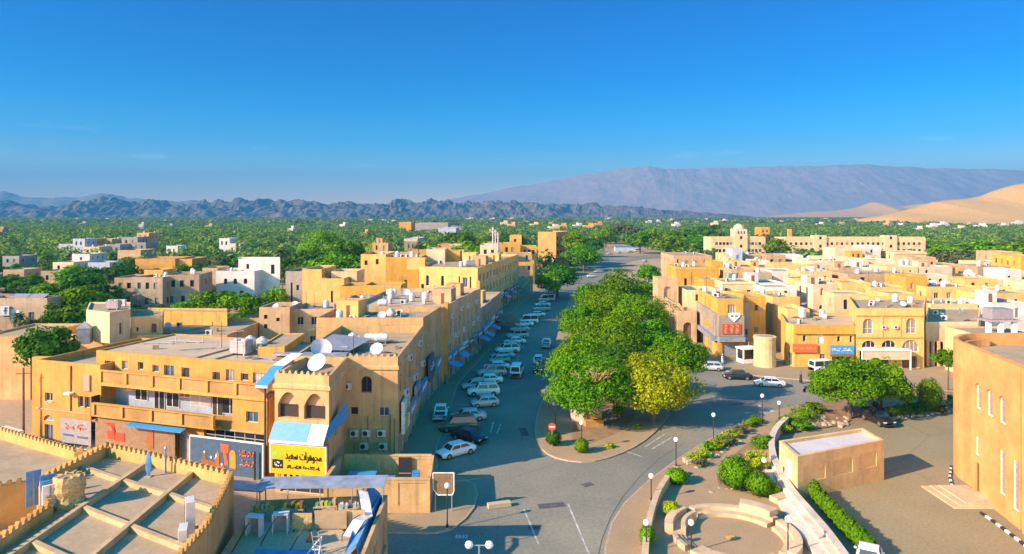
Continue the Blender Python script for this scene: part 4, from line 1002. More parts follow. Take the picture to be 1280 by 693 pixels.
t = thing('awning', 'blue sheet metal awning over the shopfront between two shop boards', 'awning', (*LP(uL(200), -.01), 3.95), LA); s = MB(); s.face([(-3.3, 0, .4), (-3.3, -1.5, 0), (4.2, -1.5, 0), (4.2, 0, .4)]); s.face([(-3.3, 0, .36), (4.2, 0, .36), (4.2, -1.5, -.04), (-3.3, -1.5, -.04)]); s.face([(-3.3, -1.5, -.04), (4.2, -1.5, -.04), (4.2, -1.5, 0), (-3.3, -1.5, 0)]); s.build('sheet', M['skysign'], t)
s = MB(); [s.tube((x, -1.45, 0), (x, -.03, -.6), .03, n=5) for x in (-3, .4, 4)]; s.build('bracket', M['steel'], t)
# roof of the long building
c = LP(uL(258), 5.5); t = clutter('hvac', (c.x, c.y, up['zr'] + .003), 'on the long balcony building roof', LA, 1.15, 'big boxy grey cooling unit')
c = LP(uL(258) - .3, 7.4); clutter('tank', (c.x, c.y, up['zr'] + .003), 'behind the big cooling unit on the balcony building', .2, 1.15); c = LP(uL(258) + 1.2, 7.6); clutter('tank', (c.x, c.y, up['zr'] + .003), 'behind the big cooling unit on the balcony building', .2, 1.1)
rr = random.Random(4)
for k in range(5):
    c = LP(uL(280) + k * 1.1, 4.4 + rr.uniform(-1, 2)); clutter('junk', (c.x, c.y, up['zr'] + .003), 'on the long balcony building roof', rr.uniform(0, 3), rr.uniform(.6, .9))
c = LP(uL(150), 5); clutter('crate', (c.x, c.y, up['zr'] + .003), 'on the long balcony building roof', .4, .8)
part_box(h1['o'], 'roof_kerb', (*LP(uL(226), 6.5), up['zr'] + .004), (.14, 9.4, .16), M['kerb'], LA); part_box(h1['o'], 'roof_kerb', (*LP(uL(250), 6.5), up['zr'] + .004), (.14, 9.4, .16), M['kerb'], LA)
t = thing('power_pole', 'dark wooden pole at the end of the balcony building', 'pole', (*LP(-.4, -1.2), 0)); s = MB(); s.tube((0, 0, -.2), (0, 0, 9.2), .16, .11, 8); s.build('post', M['wood'], t); s = MB(); s.box((0, 0, 8.5), (1.6, .1, .1), LA + .5); s.build('crossarm', M['wood'], t)

# ------------------------------------------------------------------ house with two arches and its rear wing along the street
front = [Vector((-23.1, 66.2)), Vector((-17.5, 65.0)), Vector((-17.9, 73.9)), Vector((-22.6, 74.3))]
m1 = house('sand house with two big pointed arches, crenellated roof and yellow shop sign', 'twin arch house', [V2((-17.9, 73.9)), V2((-12.4, 73.8)), V2((-12.4, 95.2)), V2((-24, 95.2)), V2((-24, 74.6))], 11.5, 'sand',
  {0: [op(2.1, 7.7, 1.15, 1.75, arch='round', frame=M['brownframe'], sill=True), op(.75, 5.2, .9, .9), op(4.0, 5.1, 1.1, 1.0, pane=M['blueglass']), op(.9, 9.6, .01, .01)],
   1: [op(2.2, 7.3, 1.2, 1.9, arch='round', frame=M['brownframe']), op(5.2, 7.3, 1.2, 1.9, arch='round', frame=M['brownframe']), op(8.6, 7.3, 1.2, 1.9, arch='round', frame=M['brownframe']), op(12, 7.3, 1.2, 1.9, arch='round'), op(15.5, 7.3, 1.2, 1.9, arch='round'), op(18.8, 7.3, 1.2, 1.9)] +
      [op(1.8 + 3.3 * k, .1, 2.6, 2.7, kind='shop' if k % 2 == 0 else 'shutter', pane=M['blueglass'] if k % 2 == 0 else M['shutter'], mull=2, trans=.75) for k in range(6)]}, par=1.0, cornice=.16, name='arch_house')
fw = (front[1] - front[0]).length
house('', '', front, 11.5, 'sand', {0: [op(1.45, 7.3, 2.25, 2.5, arch='pointed', d=.55, kind='void', pane=WALL['tan']), op(4.25, 7.3, 2.25, 2.5, arch='pointed', d=.55, kind='void', pane=WALL['tan']), op(2.9, .1, 4.6, 2.0, kind='shop', mull=2, pane=M['void'])], 1: [op(3, 5, 1, 1.2)]}, into=m1, par=1.0, cornice=.16)  # arch backs in tan: shade of the sand wall put into colour
HOUSES['twin arch house'] = m1
# crenels only on the two front parapets
l = m1['o'].location
for a, b in ((front[0], front[1]), (V2((-17.9, 73.9)), V2((-12.4, 73.8)))):
    mb = MB(); a, b = V2(a), V2(b); c = (a + b) / 2; n_ = int((b - a).length / .62); tt = (b - a).normalized(); q = Vector((-tt.y, tt.x)) * .12; c += q; mb.box((c.x - l.x, c.y - l.y, 11.502), ((b - a).length - .02, .18, .07), math.atan2(tt.y, tt.x))
    for k in range(n_):
        c = a.lerp(b, (k + .5) / n_) + q; mb.box((c.x - l.x, c.y - l.y, 11.503), (.3, .2, .26), math.atan2(tt.y, tt.x)); mb.box((c.x - l.x, c.y - l.y, 11.766), (.16, .2, .12), math.atan2(tt.y, tt.x))
    mb.build('battlement', WALL['sand'], m1['o'])
for u in (1.45, 4.25):   # dark grilles low in the arches
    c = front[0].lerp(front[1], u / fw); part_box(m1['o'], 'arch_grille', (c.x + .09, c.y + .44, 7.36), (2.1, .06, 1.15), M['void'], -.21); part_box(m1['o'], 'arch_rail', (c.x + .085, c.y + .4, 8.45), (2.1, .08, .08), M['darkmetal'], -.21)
# yellow jewellery sign, with a fabric awning above
a, b = front[0].lerp(front[1], .02), front[1] + (front[1] - front[0]) * .01
t, w, h, y = board('bright yellow shop sign with bold black writing under a blue awning', 'shop sign', a, b, 2.2, 5.0, M['yellowsign'], out=.7, th=.16, frame=M['trim'])
lettering(arabic('مجوهرات سعيد'), w * .66, 1.05, M['black'], t, (w * .60, y - .01, 1.75), 0, .05)
s = MB(); scribble(s, w * .30, w * .56, .55, .85, y - .03, 21, .045); scribble(s, w * .60, w * .92, .55, .85, y - .03, 22, .045); s.build('small_print', M['black'], t)
s = MB(); s.face([(.15, y - .012, .5), (1.3, y - .012, .5), (1.3, y - .012, 1.35), (.15, y - .012, 1.35)]); s.build('picture', M['black'], t)
s = MB(); s.face([(.15, y - .016, 1.3), (1.4, y - .016, 1.5), (.9, y - .016, 2.1), (.15, y - .016, 2.5)]); s.build('picture', M['limesign'], t)
s = MB(); scribble(s, .3, 1.25, .65, 1.1, y - .03, 5, .06); s.build('lettering', M['trim'], t)
s = MB(); [s.box((.6 + k * .62, y + .05, -.32), (.3, .1, .3)) for k in range(8)]; s.build('pelmet', M['yellowsign'], t)
t = thing('awning', 'sloping blue and white cloth awning above the yellow shop sign', 'awning', (*front[0], 0)); e = front[1] - front[0]
s = MB(); z0, z1 = 5.45, 6.9; n_ = Vector((-.21, -.98))
def fa(f, dd, z): q = e * f + n_ * dd; return (q.x, q.y, z)
s.face([fa(0, 1.1, z0), fa(.7, 1.1, z0), fa(.7, .05, z1), fa(0, .05, z1)], 0); s.face([fa(.7, 1.1, z0), fa(1.0, 1.1, z0), fa(1.0, .05, z1), fa(.83, .05, z1)], 1); s.face([fa(.7, 1.1, z0 + .004), fa(.83, .05, z1 + .004), fa(.7, .05, z1 + .004)], 1)
s.face([fa(1.0, 1.1, z0), fa(1.0, -4, z0 + 1.0), fa(1.0, -4, z1 + 1.2), fa(1.0, .05, z1)], 0)
s.face([fa(0, 1.1, z0 - .25), fa(1.0, 1.1, z0 - .25), fa(1.0, 1.1, z0), fa(0, 1.1, z0)], 1); s.build('cloth', [M['skysign'], M['whitetarp']], t)
s = MB(); [s.tube(fa(f, 1.08, z0 - .03), fa(f, .02, z0 + .35), .03, n=5) for f in (0.02, .5, .98)]; s.build('bracket', M['steel'], t)
for k, (x, z) in enumerate(((443, 2.95), (458, 2.95), (477, 2.95), (455, 1.55), (479, 1.55), (434, 8.0))):
    p = AT(x, 73.45, z); clutter('ac', (p.x, 73.45, z), 'on the twin arch house wall', 0, .98)
for x, z in ((-15.6, 5.2), (-13.2, 5.4), (-12.75, 4.9)): mb = MB(); mb.tube((x, 73.62, 1.0), (x, 73.62, z), .05, n=6); mb.build('drainpipe', M['wood'], m1['o'], loc=-Vector((l.x, l.y, 0)))
# roof of the arch house: big dishes, tanks, lean-to roofs
tq = m1['zr'] + .003
def bigdish(px, Y, r, label, rz=0):
    t = _dish(r); p = AT(px, Y, tq); t.location = p; t.rotation_euler = (0, 0, rz); tag(t, label, 'satellite dish', 'big satellite dishes of the twin arch house'); return t
bigdish(401, 77, 1.2, 'big white satellite dish lying far over beside the dark lean-to roof', .5); bigdish(397, 70.5, 1.0, 'big white satellite dish behind the crenels above the two arches', -.3); bigdish(471, 79, .78, 'grey round satellite dish alone in the middle of the flat roof', -.2)
for x, Y, k in ((441, 86, 'tank'), (464, 87, 'htank'), (477, 87, 'htank'), (446, 88, 'ac'), (430, 81, 'ac')): p = AT(x, Y, tq); clutter(k, p, 'on the twin arch house roof', .1)
for x, Y in ((487, 88), (497, 84), (455, 83), (482, 81), (448, 85)): p = AT(x, Y, tq); clutter('junk', p, 'on the twin arch house roof', x * .3, .8)
t = thing('lean_to_roof', 'dark grey sloping sheet roof beside the big satellite dishes', 'lean-to', (-25.5, 79, 0)); s = MB(); s.face([(1.5, 0, 11.3), (6.6, .6, 11.1), (8.0, 6, 11.5), (3.2, 6, 12.1)]); s.face([(3.2, 6, 12.05), (8.0, 6, 11.45), (6.6, .6, 11.05), (1.5, 0, 11.25)]); s.build('sheet', M['greysign'], t); s = MB(); [s.tube((x, y, 10.4), (x, y, z), .06, n=6) for x, y, z in ((1.8, .3, 11.25), (6.4, .9, 11.05), (7.7, 5.7, 11.4), (3.4, 5.7, 12.0))]; s.build('post', M['steel'], t)
t = thing('eave', 'pale flat canopy edge in front of the dark lean-to roof', 'canopy', (-27.2, 76.6, 11.2)); s = MB(); s.box((4.5, 0, 0), (8.4, 1.3, .2), -.02); s.build('slab', M['tin'], t); s = MB(); [s.tube((x, .5, -.9), (x, .5, 0), .06, n=6) for x in (1.2, 4.5, 8.2)]; s.build('post', M['steel'], t)
t = thing('stair_cover', 'white and blue sloping cover over the gap beside the twin arch house', 'stair cover', (-25.3, 66.9, 0)); s = MB()
s.face([(.0, 0, 10.2), (1.3, -.2, 10.2), (2.1, 2.4, 11.6), (.8, 2.6, 11.6)], 0); s.face([(.8, 2.6, 11.6), (2.1, 2.4, 11.6), (3.0, 5.6, 12.2), (1.7, 5.8, 12.2)], 1); s.face([(0, 0, 10.0), (.8, 2.6, 11.4), (1.7, 5.8, 12.0), (1.7, 5.8, 10.5), (0, 3, 8.5)], 1); s.face([(0, 0, 9.96), (1.3, -.2, 9.96), (1.3, -.2, 10.2), (0, 0, 10.2)], 1); s.build('sheet', [M['skysign'], M['whitetarp']], t); s = MB(); s.tube((.9, .3, 0), (.9, .3, 9.8), .1, n=6); s.build('post', M['darkmetal'], t)

# ------------------------------------------------------------------ walled yard in front, tin-roofed market terrace, crenellated roofs
yard = thing('yard_wall', 'panelled ochre wall round a small service yard beside the street', 'wall', (-17.0, 61.3, 0))
yz = 3.2
def ywall(name, a, b, th, n, panel=True):
    a, b = V2(a), V2(b); t = (b - a).normalized(); ang = math.atan2(t.y, t.x); Lg = (b - a).length; q = Vector((-t.y, t.x)); mb = MB(); l = yard.location
    def bx(u0, u1, d0, d1, z0, z1): c = a + t * (u0 + u1) / 2 + q * (d0 + d1) / 2; mb.box((c.x - l.x, c.y - l.y, z0), (u1 - u0, abs(d1 - d0), z1 - z0), ang)
    bx(0, Lg, .06, th, -.1, yz - .12); bx(-.02, Lg + .02, -.05, th + .05, yz - .118, yz)
    bx(0, Lg, 0, .058, -.1, .75); bx(0, Lg, 0, .058, yz - .4, yz - .12)
    for k in range(n + 1): u = Lg * k / n; bx(max(0, u - .35), min(Lg, u + .35), .002, .058, .752, yz - .402)
    return mb.build(name, WALL['sand'], yard)
ywall('front_wall', (-17.0, 61.3), (-7.4, 61.3), .3, 3); ywall('rear_wall', (-16.6, 67.3), (-8.0, 67.3), .3, 3); ywall('side_wall', (-7.4, 61.62), (-7.75, 67.28), .25, 2); ywall('side_wall', (-17.0, 67), (-17.0, 61.65), .25, 2)
sheet('yard_floor', [(-16.9, 61.5), (-7.5, 61.5), (-7.9, 67.3), (-16.6, 67.3)], .13, M['pavement'])
def blockthing(name, label, cat, p, parts, rz=0, group=None):
    t = thing(name, label, cat, p, rz, group)
    for nm, c, d, m in parts: mb = MB(); mb.box(c, d); mb.build(nm, m, t, weld=True, bevel=min(d) * .08)
    return t
blockthing('water_cistern', 'large blue covered cistern inside the service yard', 'cistern', (-14.4, 64.6, .135), [('tank', (0, 0, 0), (2.6, 2.6, 1.9), M['blueplastic']), ('lid', (0, 0, 1.905), (2.7, 2.7, .12), M['skysign'])])
blockthing('cooler_box', 'blue upright cooler standing in the middle of the service yard', 'cooler', (-11.7, 65.6, .135), [('casing', (0, 0, 0), (.75, .7, 1.5), M['skysign']), ('lid', (0, 0, 1.505), (.8, .75, .08), M['bluetarp'])])
blockthing('cooler_box', 'blue upright cooler beside the dark gate of the service yard', 'cooler', (-9.3, 65.9, .135), [('casing', (0, 0, 0), (.7, .7, 1.9), M['skysign']), ('lid', (0, 0, 1.905), (.75, .75, .08), M['bluetarp'])])
blockthing('gate_leaf', 'tall dark metal gate in the rear wall of the service yard', 'gate', (-10.55, 67.15, .135), [('panel', (0, 0, 0), (1.3, .1, 2.9), M['darkmetal']), ('brace', (0, -.07, 1.3), (1.2, .03, .1), M['steel'])])
blockthing('pale_crate', 'low pale crate on the yard floor by the coolers', 'crate', (-10.2, 65.2, .135), [('box', (0, 0, 0), (.9, .6, .5), M['tin']), ('lid', (0, 0, .505), (.95, .65, .06), M['plastic'])])
t = thing('sign_board', 'blank brown board in a white frame at the corner of the yard', 'sign board', (-7.15, 61.6, 1.6)); P = [(0, 0, .55), (.45, 0, 0), (1.75, 0, 0), (1.9, 0, .35), (1.9, 0, 2.0), (.0, 0, 2.0)]
s = MB(); s.face([Vector(p) * 1 for p in P]); s.face([Vector(p) + Vector((0, .06, 0)) for p in reversed(P)]); s.build('panel', M['brownsign'], t)
s = MB(); [s.tube(P[i], P[(i + 1) % 6], .05, n=6) for i in range(6)]; s.build('frame', M['trim'], t); s = MB(); [s.tube((x, .04, -1.6), (x, .04, 2.0), .05, n=6) for x in (.2, 1.7)]; s.build('post', M['steel'], t)

# market terrace with lean-to stalls
seen = set(scene.objects)
mk_ = house('low sand market building with a cluttered open roof terrace', 'market terrace', [(-20.0, 48.2), (-19.0, 38), (-10.3, 38), (-10.7, 55.6), (-20.4, 54.6)], 3.9, 'sand', {2: [op(4 + 4 * k, .2, 2.4, 2.4, kind='shutter', pane=M['shutter']) for k in range(4)]}, par=.55, th=.25, name='market_building', cat='building', roof='roof2', z0=-1.5)
tz = mk_['zr'] + .004
t = thing('tin_canopy', 'long pale tin canopy over the stalls at the back of the market terrace', 'canopy', (-20.2, 53.5, tz)); s = MB(); s.face([(0, 0, 2.0), (9.6, .2, 2.0), (9.6, 2.0, 2.25), (0, 1.6, 2.25)]); s.face([(0, 1.6, 2.2), (9.6, 2.0, 2.2), (9.6, .2, 1.95), (0, 0, 1.95)]); s.face([(0, 0, 1.95), (9.6, .2, 1.95), (9.6, .2, 2.0), (0, 0, 2.0)]); s.build('sheet', M['tin'], t)
s = MB(); [s.tube((x, .1 + x * .02, 0), (x, .1 + x * .02, 1.97), .045, n=6) for x in (.1, 2.4, 4.8, 7.2, 9.5)]; s.build('post', M['steel'], t)
t = thing('tin_canopy', 'small flat grey tin roof in front of the blue shop board', 'canopy', (-25.2, 57.6, 0)); s = MB(); s.box((2.2, 0, 4.0), (5.0, 1.9, .1), -.16); s.build('sheet', M['tin'], t); s = MB(); [s.tube((x, y, 0), (x, y - x * .1, 4.0), .06, n=6) for x in (.1, 4.2) for y in (-.6, .7)]; s.build('post', M['steel'], t)
t = thing('tarpaulin', 'blue tarpaulin strip folded over the edge of the market terrace', 'tarpaulin', (-11.6, 47, tz)); s = MB(); s.face([(.0, 0, .15), (.75, 0, .6), (.75, 8.4, .75), (-.1, 8.2, 1.6)]); s.face([(.75, 0, .6), (1.15, 0, -.8), (1.0, 8.4, -.8), (.75, 8.4, .75)]); s.build('sheet', M['bluetarp'], t)
t = thing('shade_cloth', 'white sagging shade cloth on a bent frame over the terrace edge', 'shade cloth', (-12.3, 49.2, tz)); s = MB()
pr = [(0, 0, .4), (.5, 1.0, 1.1), (.9, 2.0, 1.0), (.5, 3.0, 1.7), (.1, 4.1, 1.9)]
for a, b in zip(pr, pr[1:]): s.face([a, (a[0] + .8, a[1], a[2] - .15), (b[0] + .8, b[1], b[2] - .15), b])
s.build('sheet', M['whitetarp'], t); s = MB(); [s.tube(a, b, .03, n=5) for a, b in zip(pr, pr[1:])]; [s.tube((x, y, 0), (x, y, z), .03, n=5) for x, y, z in pr]; s.build('frame', M['darkmetal'], t)
t = thing('tarpaulin', 'blue tarpaulin spread flat across the terrace roof near posts', 'tarpaulin', (-17.8, 44.5, tz)); s = MB(); nx_, ny_ = 8, 6; rr = random.Random(3); Pq = [[(x * .62 + .1 * math.sin(y), y * .62, .05 + rr.uniform(0, .12)) for x in range(nx_)] for y in range(ny_)]
for y in range(ny_ - 1):
    for x in range(nx_ - 1): s.face([Pq[y][x], Pq[y][x + 1], Pq[y + 1][x + 1], Pq[y + 1][x]])
s.build('sheet', M['bluetarp'], t)
def stall(p, label, mats, rz=0.0):
    t = thing('market_stall', label, 'stall', p, rz); s = MB(); s.box((0, 0, .75), (1.7, .8, .06)); s.build('counter', M['plank'], t); 
    for x, y in ((-.8, -.35), (.8, -.35), (.8, .35), (-.8, .35)): s = MB(); s.box((x, y, 0), (.06, .06, .745)); s.build('leg', M['wood'], t)
    rr = random.Random(len(label)); 
    for i in range(5): s = MB(); s.box((-.62 + i * .31, rr.uniform(-.15, .15), .815), (.24, .4, rr.uniform(.15, .5))); s.build('goods', M[mats[i % len(mats)]], t)
for x, y, lab, ms, rz in ((-19.3, 52.6, 'stall of ochre goods under the west end of the tin canopy', ('straw', 'orangepaint', 'plank'), .1), (-17.0, 52.9, 'stall of yellow and brown goods in deep shade under the canopy', ('yellowsign', 'brownpaint', 'wood'), 0), (-14.6, 53.3, 'stall draped with green net under the tin canopy', ('green_net', 'straw', 'limesign'), 0), (-12.6, 53.0, 'stall of white boxes beside the shade cloth', ('plastic', 'cream_plastic', 'tin'), .2)): stall((x, y, tz), lab, ms, rz)
for x, y, lab, w, hh, m in ((-13.6, 51.0, 'large plain sand screen panel standing on the terrace', 2.3, 1.3, 'sandground'), (-15.7, 50.9, 'smaller tan screen panel beside the large one', 1.4, 1.15, 'straw'), (-11.9, 51.2, 'slatted tan screen next to the shade cloth', 1.6, 1.25, 'plank')):
    blockthing('screen_panel', lab, 'screen', (x, y, tz), [('panel', (0, 0, .08), (w, .07, hh), M[m]), ('foot', (-w * .4, 0, 0), (.08, .5, .08), M['wood']), ('foot', (w * .4, 0, 0), (.08, .5, .08), M['wood'])])
for x, y, lab, rz in ((-19.0, 50.2, 'white cabinet frame with an open dark front by the blue tarpaulin', -.2), (-17.2, 50.6, 'narrow white cabinet frame beside the first open one', .1)):
    blockthing('cabinet', lab, 'cabinet', (x, y, tz), [('side', (-.5, 0, 0), (.08, .6, 1.3), M['plastic']), ('side', (.5, 0, 0), (.08, .6, 1.3), M['plastic']), ('top', (0, 0, 1.303), (1.1, .62, .08), M['plastic']), ('back', (0, .27, 0), (.9, .05, 1.29), M['greysign'])], rz)
t = thing('traffic_cone', 'small orange-red cone on the market terrace floor', 'cone', (-14.6, 49.3, tz)); s = MB(); s.lathe([(.22, .04), (.05, .62)], n=12); s.build('cone', M['orangered'], t); s = MB(); s.box((0, 0, 0), (.5, .5, .04)); s.build('base', M['black'], t)
t = thing('ladder', 'grey leaning ladder on the market terrace', 'ladder', (-13.4, 46.6, tz)); s = MB(); [s.tube((x, 0, 0), (x - .6, .9, 1.4), .035, n=5) for x in (0, .45)]; [s.tube((-.1 * k, .15 * k, .23 * k), (.45 - .1 * k, .15 * k, .23 * k), .025, n=5) for k in range(1, 6)]; s.build('rails', M['tin'], t)
blockthing('trestle_table', 'long white trestle table at the open edge of the terrace', 'table', (-13.9, 44.6, tz), [('top', (0, 0, .7), (3.2, 1.0, .1), M['plastic']), ('leg', (-1.4, 0, 0), (.1, .8, .695), M['trim']), ('leg', (1.4, 0, 0), (.1, .8, .695), M['trim'])], .1)
blockthing('trestle_table', 'short white table with dark legs beside the blue tarpaulin', 'table', (-16.4, 43.6, tz), [('top', (0, 0, .7), (1.5, .7, .1), M['plastic']), ('leg', (-.6, 0, 0), (.1, .5, .695), M['black']), ('leg', (.6, 0, 0), (.1, .5, .695), M['black'])], -.1)
t = thing('timber_frame', 'pale folding timber easel lying open on the terrace', 'easel', (-14.3, 47.0, tz)); s = MB(); [s.tube(a, b, .04, n=5) for a, b in (((0, 0, 0), (.9, .7, 1.0)), ((.9, 0, 0), (.9, .7, 1.0)), ((0, 0, 0), (.9, 0, 0)), ((.3, .25, .35), (.9, .25, .35)))]; s.build('rails', M['trim'], t)
for k, (x, y) in enumerate(((-18.0, 48.6), (-19.6, 47.5), (-15.6, 47.6))): t = thing('post', ['thin dark leaning pole above the blue tarpaulin', 'thin dark leaning pole by the open cabinet frame', 'thin dark leaning pole between cone and tarpaulin'][k], 'pole', (x, y, tz)); s = MB(); s.tube((0, 0, 0), (.9, .7, 1.7), .04, n=6); s.build('shaft', M['darkmetal'], t); s = MB(); s.box((0, 0, 0), (.25, .25, .04)); s.build('foot', M['steel'], t)

for o in [o for o in scene.objects if o not in seen and o.parent is None and 'grey tin roof' not in o.get('label', '')]: o.location = (o.location.x * .953, o.location.y * .953, o.location.z + 1.12)   # the terrace stands a storey up
# crenellated roof with beams
b0 = [(-18.3, 31), (-18.9, 42.5), (-20.7, 50.6), (-29.3, 54.9), (-34.0, 57.0), (-34.6, 49.5), (-30.9, 45.2), (-30.2, 31)]
fr = house('crenellated ochre roof in the corner, divided by raised beams', 'beamed crenellated roof', ccw(b0), 7.6, 'fort', {0: [op(8, 3, 1, 1.6)]}, par=.72, th=.32, batt=.27, name='crenellated_house', cat='house')
fz = fr['zr']; l = fr['o'].location
def beam(a, b, w=.34, h=.42):
    a, b = V2(a), V2(b); d_ = b - a; mb = MB(); c = (a + b) / 2; mb.box((0, 0, 0), (d_.length, w, h), math.atan2(d_.y, d_.x)); mb.build('roof_beam', M['beam'], fr['o'], loc=(c.x - l.x, c.y - l.y, fz + .004))
M['beam'] = stucco('beam_render', (0.50, 0.35, 0.19), stain=.3)
beam((-29.2, 54.3), (-29.2, 31.4)); beam((-24.6, 52.2), (-24.2, 31.4))
for u, (a, b) in enumerate((((-33.9, 53.6), (-29.4, 51.0)), ((-29.0, 50.8), (-24.7, 48.5)), ((-24.35, 48.3), (-20.1, 45.9)), ((-30.0, 46.7), (-29.4, 46.3)), ((-29.0, 46.1), (-24.5, 43.5)), ((-24.2, 43.3), (-19.2, 40.4)), ((-29.0, 41.2), (-24.4, 38.6)), ((-24.1, 38.4), (-18.9, 35.4)))): beam(a, b, .34, .36)
p = Vector((-19.9 - 1.2, 44.6, fz + .42)); t = clutter('ac', (-20.1, 41.6, fz + .02), 'on the crenellated roof with beams', -1.2, 1.25, 'small white air conditioner box with round fan')
t = thing('cooling_cabinet', 'tall white cooling cabinet with two dark fans on the crenellated roof', 'cooling unit', (-20.5, 43.3, fz + .01), -1.1); s = MB(); s.box((0, 0, 0), (1.1, .55, 2.0)); s.build('casing', M['plastic'], t, bevel=.03); s = MB(); [s.box((-.12, -.285, z), (.62, .03, .62)) for z in (.35, 1.15)]; s.build('fan_grille', M['darkmetal'], t)
t = thing('palm_stump', 'rough sawn palm trunk stump standing on the crenellated roof', 'stump', (-30.6, 47.0, fz)); s = MB(); rr = random.Random(2); pr = [(.95 + .08 * rr.uniform(-1, 1), z) for z in (0, .3, .6, .9, 1.2, 1.5, 1.8, 2.05)]; s.lathe(pr, n=18); s.v = [(x + rr.uniform(-.05, .05), y + rr.uniform(-.05, .05), z + (rr.uniform(-.12, .16) if z > 1.9 else 0)) for x, y, z in s.v]; s.build('trunk', M['straw'], t); s = MB(); [s.box((.6 * math.cos(a), .6 * math.sin(a), 1.95), (.35, .12, .25), a) for a in np.linspace(0, 5.6, 8)]; s.build('fibre_leaves', M['straw'], t)
for k, (x, y, m, lab) in enumerate(((-31.9, 46.9, 'skysign', 'tall blue board leaning behind the palm stump'), (-32.7, 47.9, 'bluetarp', 'darker blue board next to the palm stump'), (-31.3, 46.1, 'whitetarp', 'narrow white framed board next to the palm stump'), (-34.2, 48.6, 'bluetarp', 'rolled blue tarpaulin at the roof edge'))): blockthing('leaning_board', lab, 'board', (x, y, 6.2), [('panel', (0, 0, 0), (.9, .14, 2.5), M[m]), ('edge', (0, -.09, .02), (.1, .03, 2.4), M['greysign'])], .7)
t = thing('leaning_board', 'thin blue upright blade on the crenellated roof', 'board', (-27.9, 52.2, fz)); s = MB(); s.lathe([(.06, 0), (.22, .5), (.26, 1.0), (.18, 1.6), (.03, 1.9)], n=12); s.v = [(x, y * .2, z) for x, y, z in s.v]; s.build('blade', M['bluetarp'], t); s = MB(); s.box((0, 0, 0), (.5, .5, .06)); s.build('foot', M['kerb'], t)
t = thing('flag_pole', 'thin pale pole with a blue cover near the far beams', 'pole', (-27.0, 53.0, fz)); s = MB(); s.tube((0, 0, 0), (0, 0, 1.9), .07, n=8); s.build('shaft', M['bluetarp'], t); s = MB(); s.lathe([(.12, 1.9), (.02, 2.1)], n=8); s.build('cap', M['tin'], t)
house('ochre roof with a row of pale crenels beside the beamed roof', 'small crenellated roof', ccw([(-34.9, 50.6), (-34.4, 57.2), (-36.2, 56.6), (-47.5, 62.6), (-52, 56), (-41, 47)]), 7.3, 'fort', par=.7, th=.3, batt=.26, roof='roof', name='crenellated_house')
house('low taupe lean-to with a sunken dark court below the crenellated roof', 'sunken court', ccw([(-31.2, 44.6), (-35.2, 48.6), (-42, 45), (-36, 34), (-30.8, 34)]), 4.6, 'sand', par=1.6, th=.35, roof='roof2', name='court_house')
# shaded street corner at the far left: blue banner stall, yellow hoarding
blockthing('banner_stall', 'yellow kiosk with a white and teal banner by the dark pole', 'kiosk', (-57.2, 76.0, 0), [('body', (0, 0, 0), (3.4, 2.6, 2.6), M['yellowsign']), ('roof', (0, 0, 2.605), (3.8, 3.0, .15), M['cream_plastic']), ('banner', (-.8, -1.34, .9), (1.8, .05, 1.4), M['whitetarp']), ('banner_stripe', (-1.1, -1.38, 1.2), (.5, .03, .9), M['tealsign'])], -.5)
# ------------------------------------------------------------------ the rest of the street row
def slits(L, n, v, h, w=.35, **k): return grid(L, n, [(v, h)], w, .0, 1.0, 0, **k)
shops = lambda L, n, v=3.1: [op(L * (i + .5) / n, .1, L / n * .74, v, kind='shop' if i % 3 else 'shutter', pane=M['blueglass'] if i % 3 else M['shutter'], mull=2, trans=.75) for i in range(n)]
Cb = house('tall ochre block with a plain front wall behind the dish roof', 'plain ochre block', [(-27.5, 95.6), (-12.5, 95.6), (-11.2, 107.5), (-27.5, 107.5)], 12.5, 'sand', {0: [op(9.9, 10.2, .5, 1.3), op(13.6, 9.0, .8, 1.3, arch='round')], 1: [op(3.4, 7.6, 1.1, 2.0), op(8.2, 7.6, 1.1, 2.0), op(3.4, 4.3, 1.1, 1.6), op(8.2, 4.3, 1.1, 1.6)] + shops(12, 3)}, par=.8)
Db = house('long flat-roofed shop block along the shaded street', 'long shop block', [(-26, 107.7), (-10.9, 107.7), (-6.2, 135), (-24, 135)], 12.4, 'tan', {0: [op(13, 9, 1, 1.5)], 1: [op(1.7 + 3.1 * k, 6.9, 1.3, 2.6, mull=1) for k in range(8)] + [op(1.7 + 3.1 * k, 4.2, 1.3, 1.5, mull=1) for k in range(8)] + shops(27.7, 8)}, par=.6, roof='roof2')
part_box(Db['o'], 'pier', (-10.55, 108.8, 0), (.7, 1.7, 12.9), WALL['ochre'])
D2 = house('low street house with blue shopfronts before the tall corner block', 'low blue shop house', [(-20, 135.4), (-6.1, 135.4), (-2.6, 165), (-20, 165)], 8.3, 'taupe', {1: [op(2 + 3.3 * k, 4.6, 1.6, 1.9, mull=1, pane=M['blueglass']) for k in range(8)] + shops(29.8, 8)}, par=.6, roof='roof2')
Eb = house('tall orange corner block with slit windows above the street', 'orange corner block', [V2(AT(524, 170)), (-8.4, 166), (2.1, 223), (-22, 226)], 14.0, 'honey', {0: [op(2.2, 9.3, .8, 2.6, arch='round'), op(6.2, 9.3, .8, 2.6, arch='round'), op(10.6, 7.6, .4, 4.2, kind='void', pane=M['void']), op(12.1, 9.2, 1.2, 2.4, pane=M['blueglass']), op(13.5, 7.6, .4, 4.2, kind='void', pane=M['void']), op(.9, 7.9, .8, 1.8)],
   1: [op(3 + 4.2 * k, 10.2, 2.2, 1.9, mull=2) for k in range(13)] + [op(3 + 4.2 * k, 6.8, 2.2, 1.9, mull=2, pane=M['blueglass']) for k in range(13)] + shops(57.9, 13, 3.3)}, par=.7)
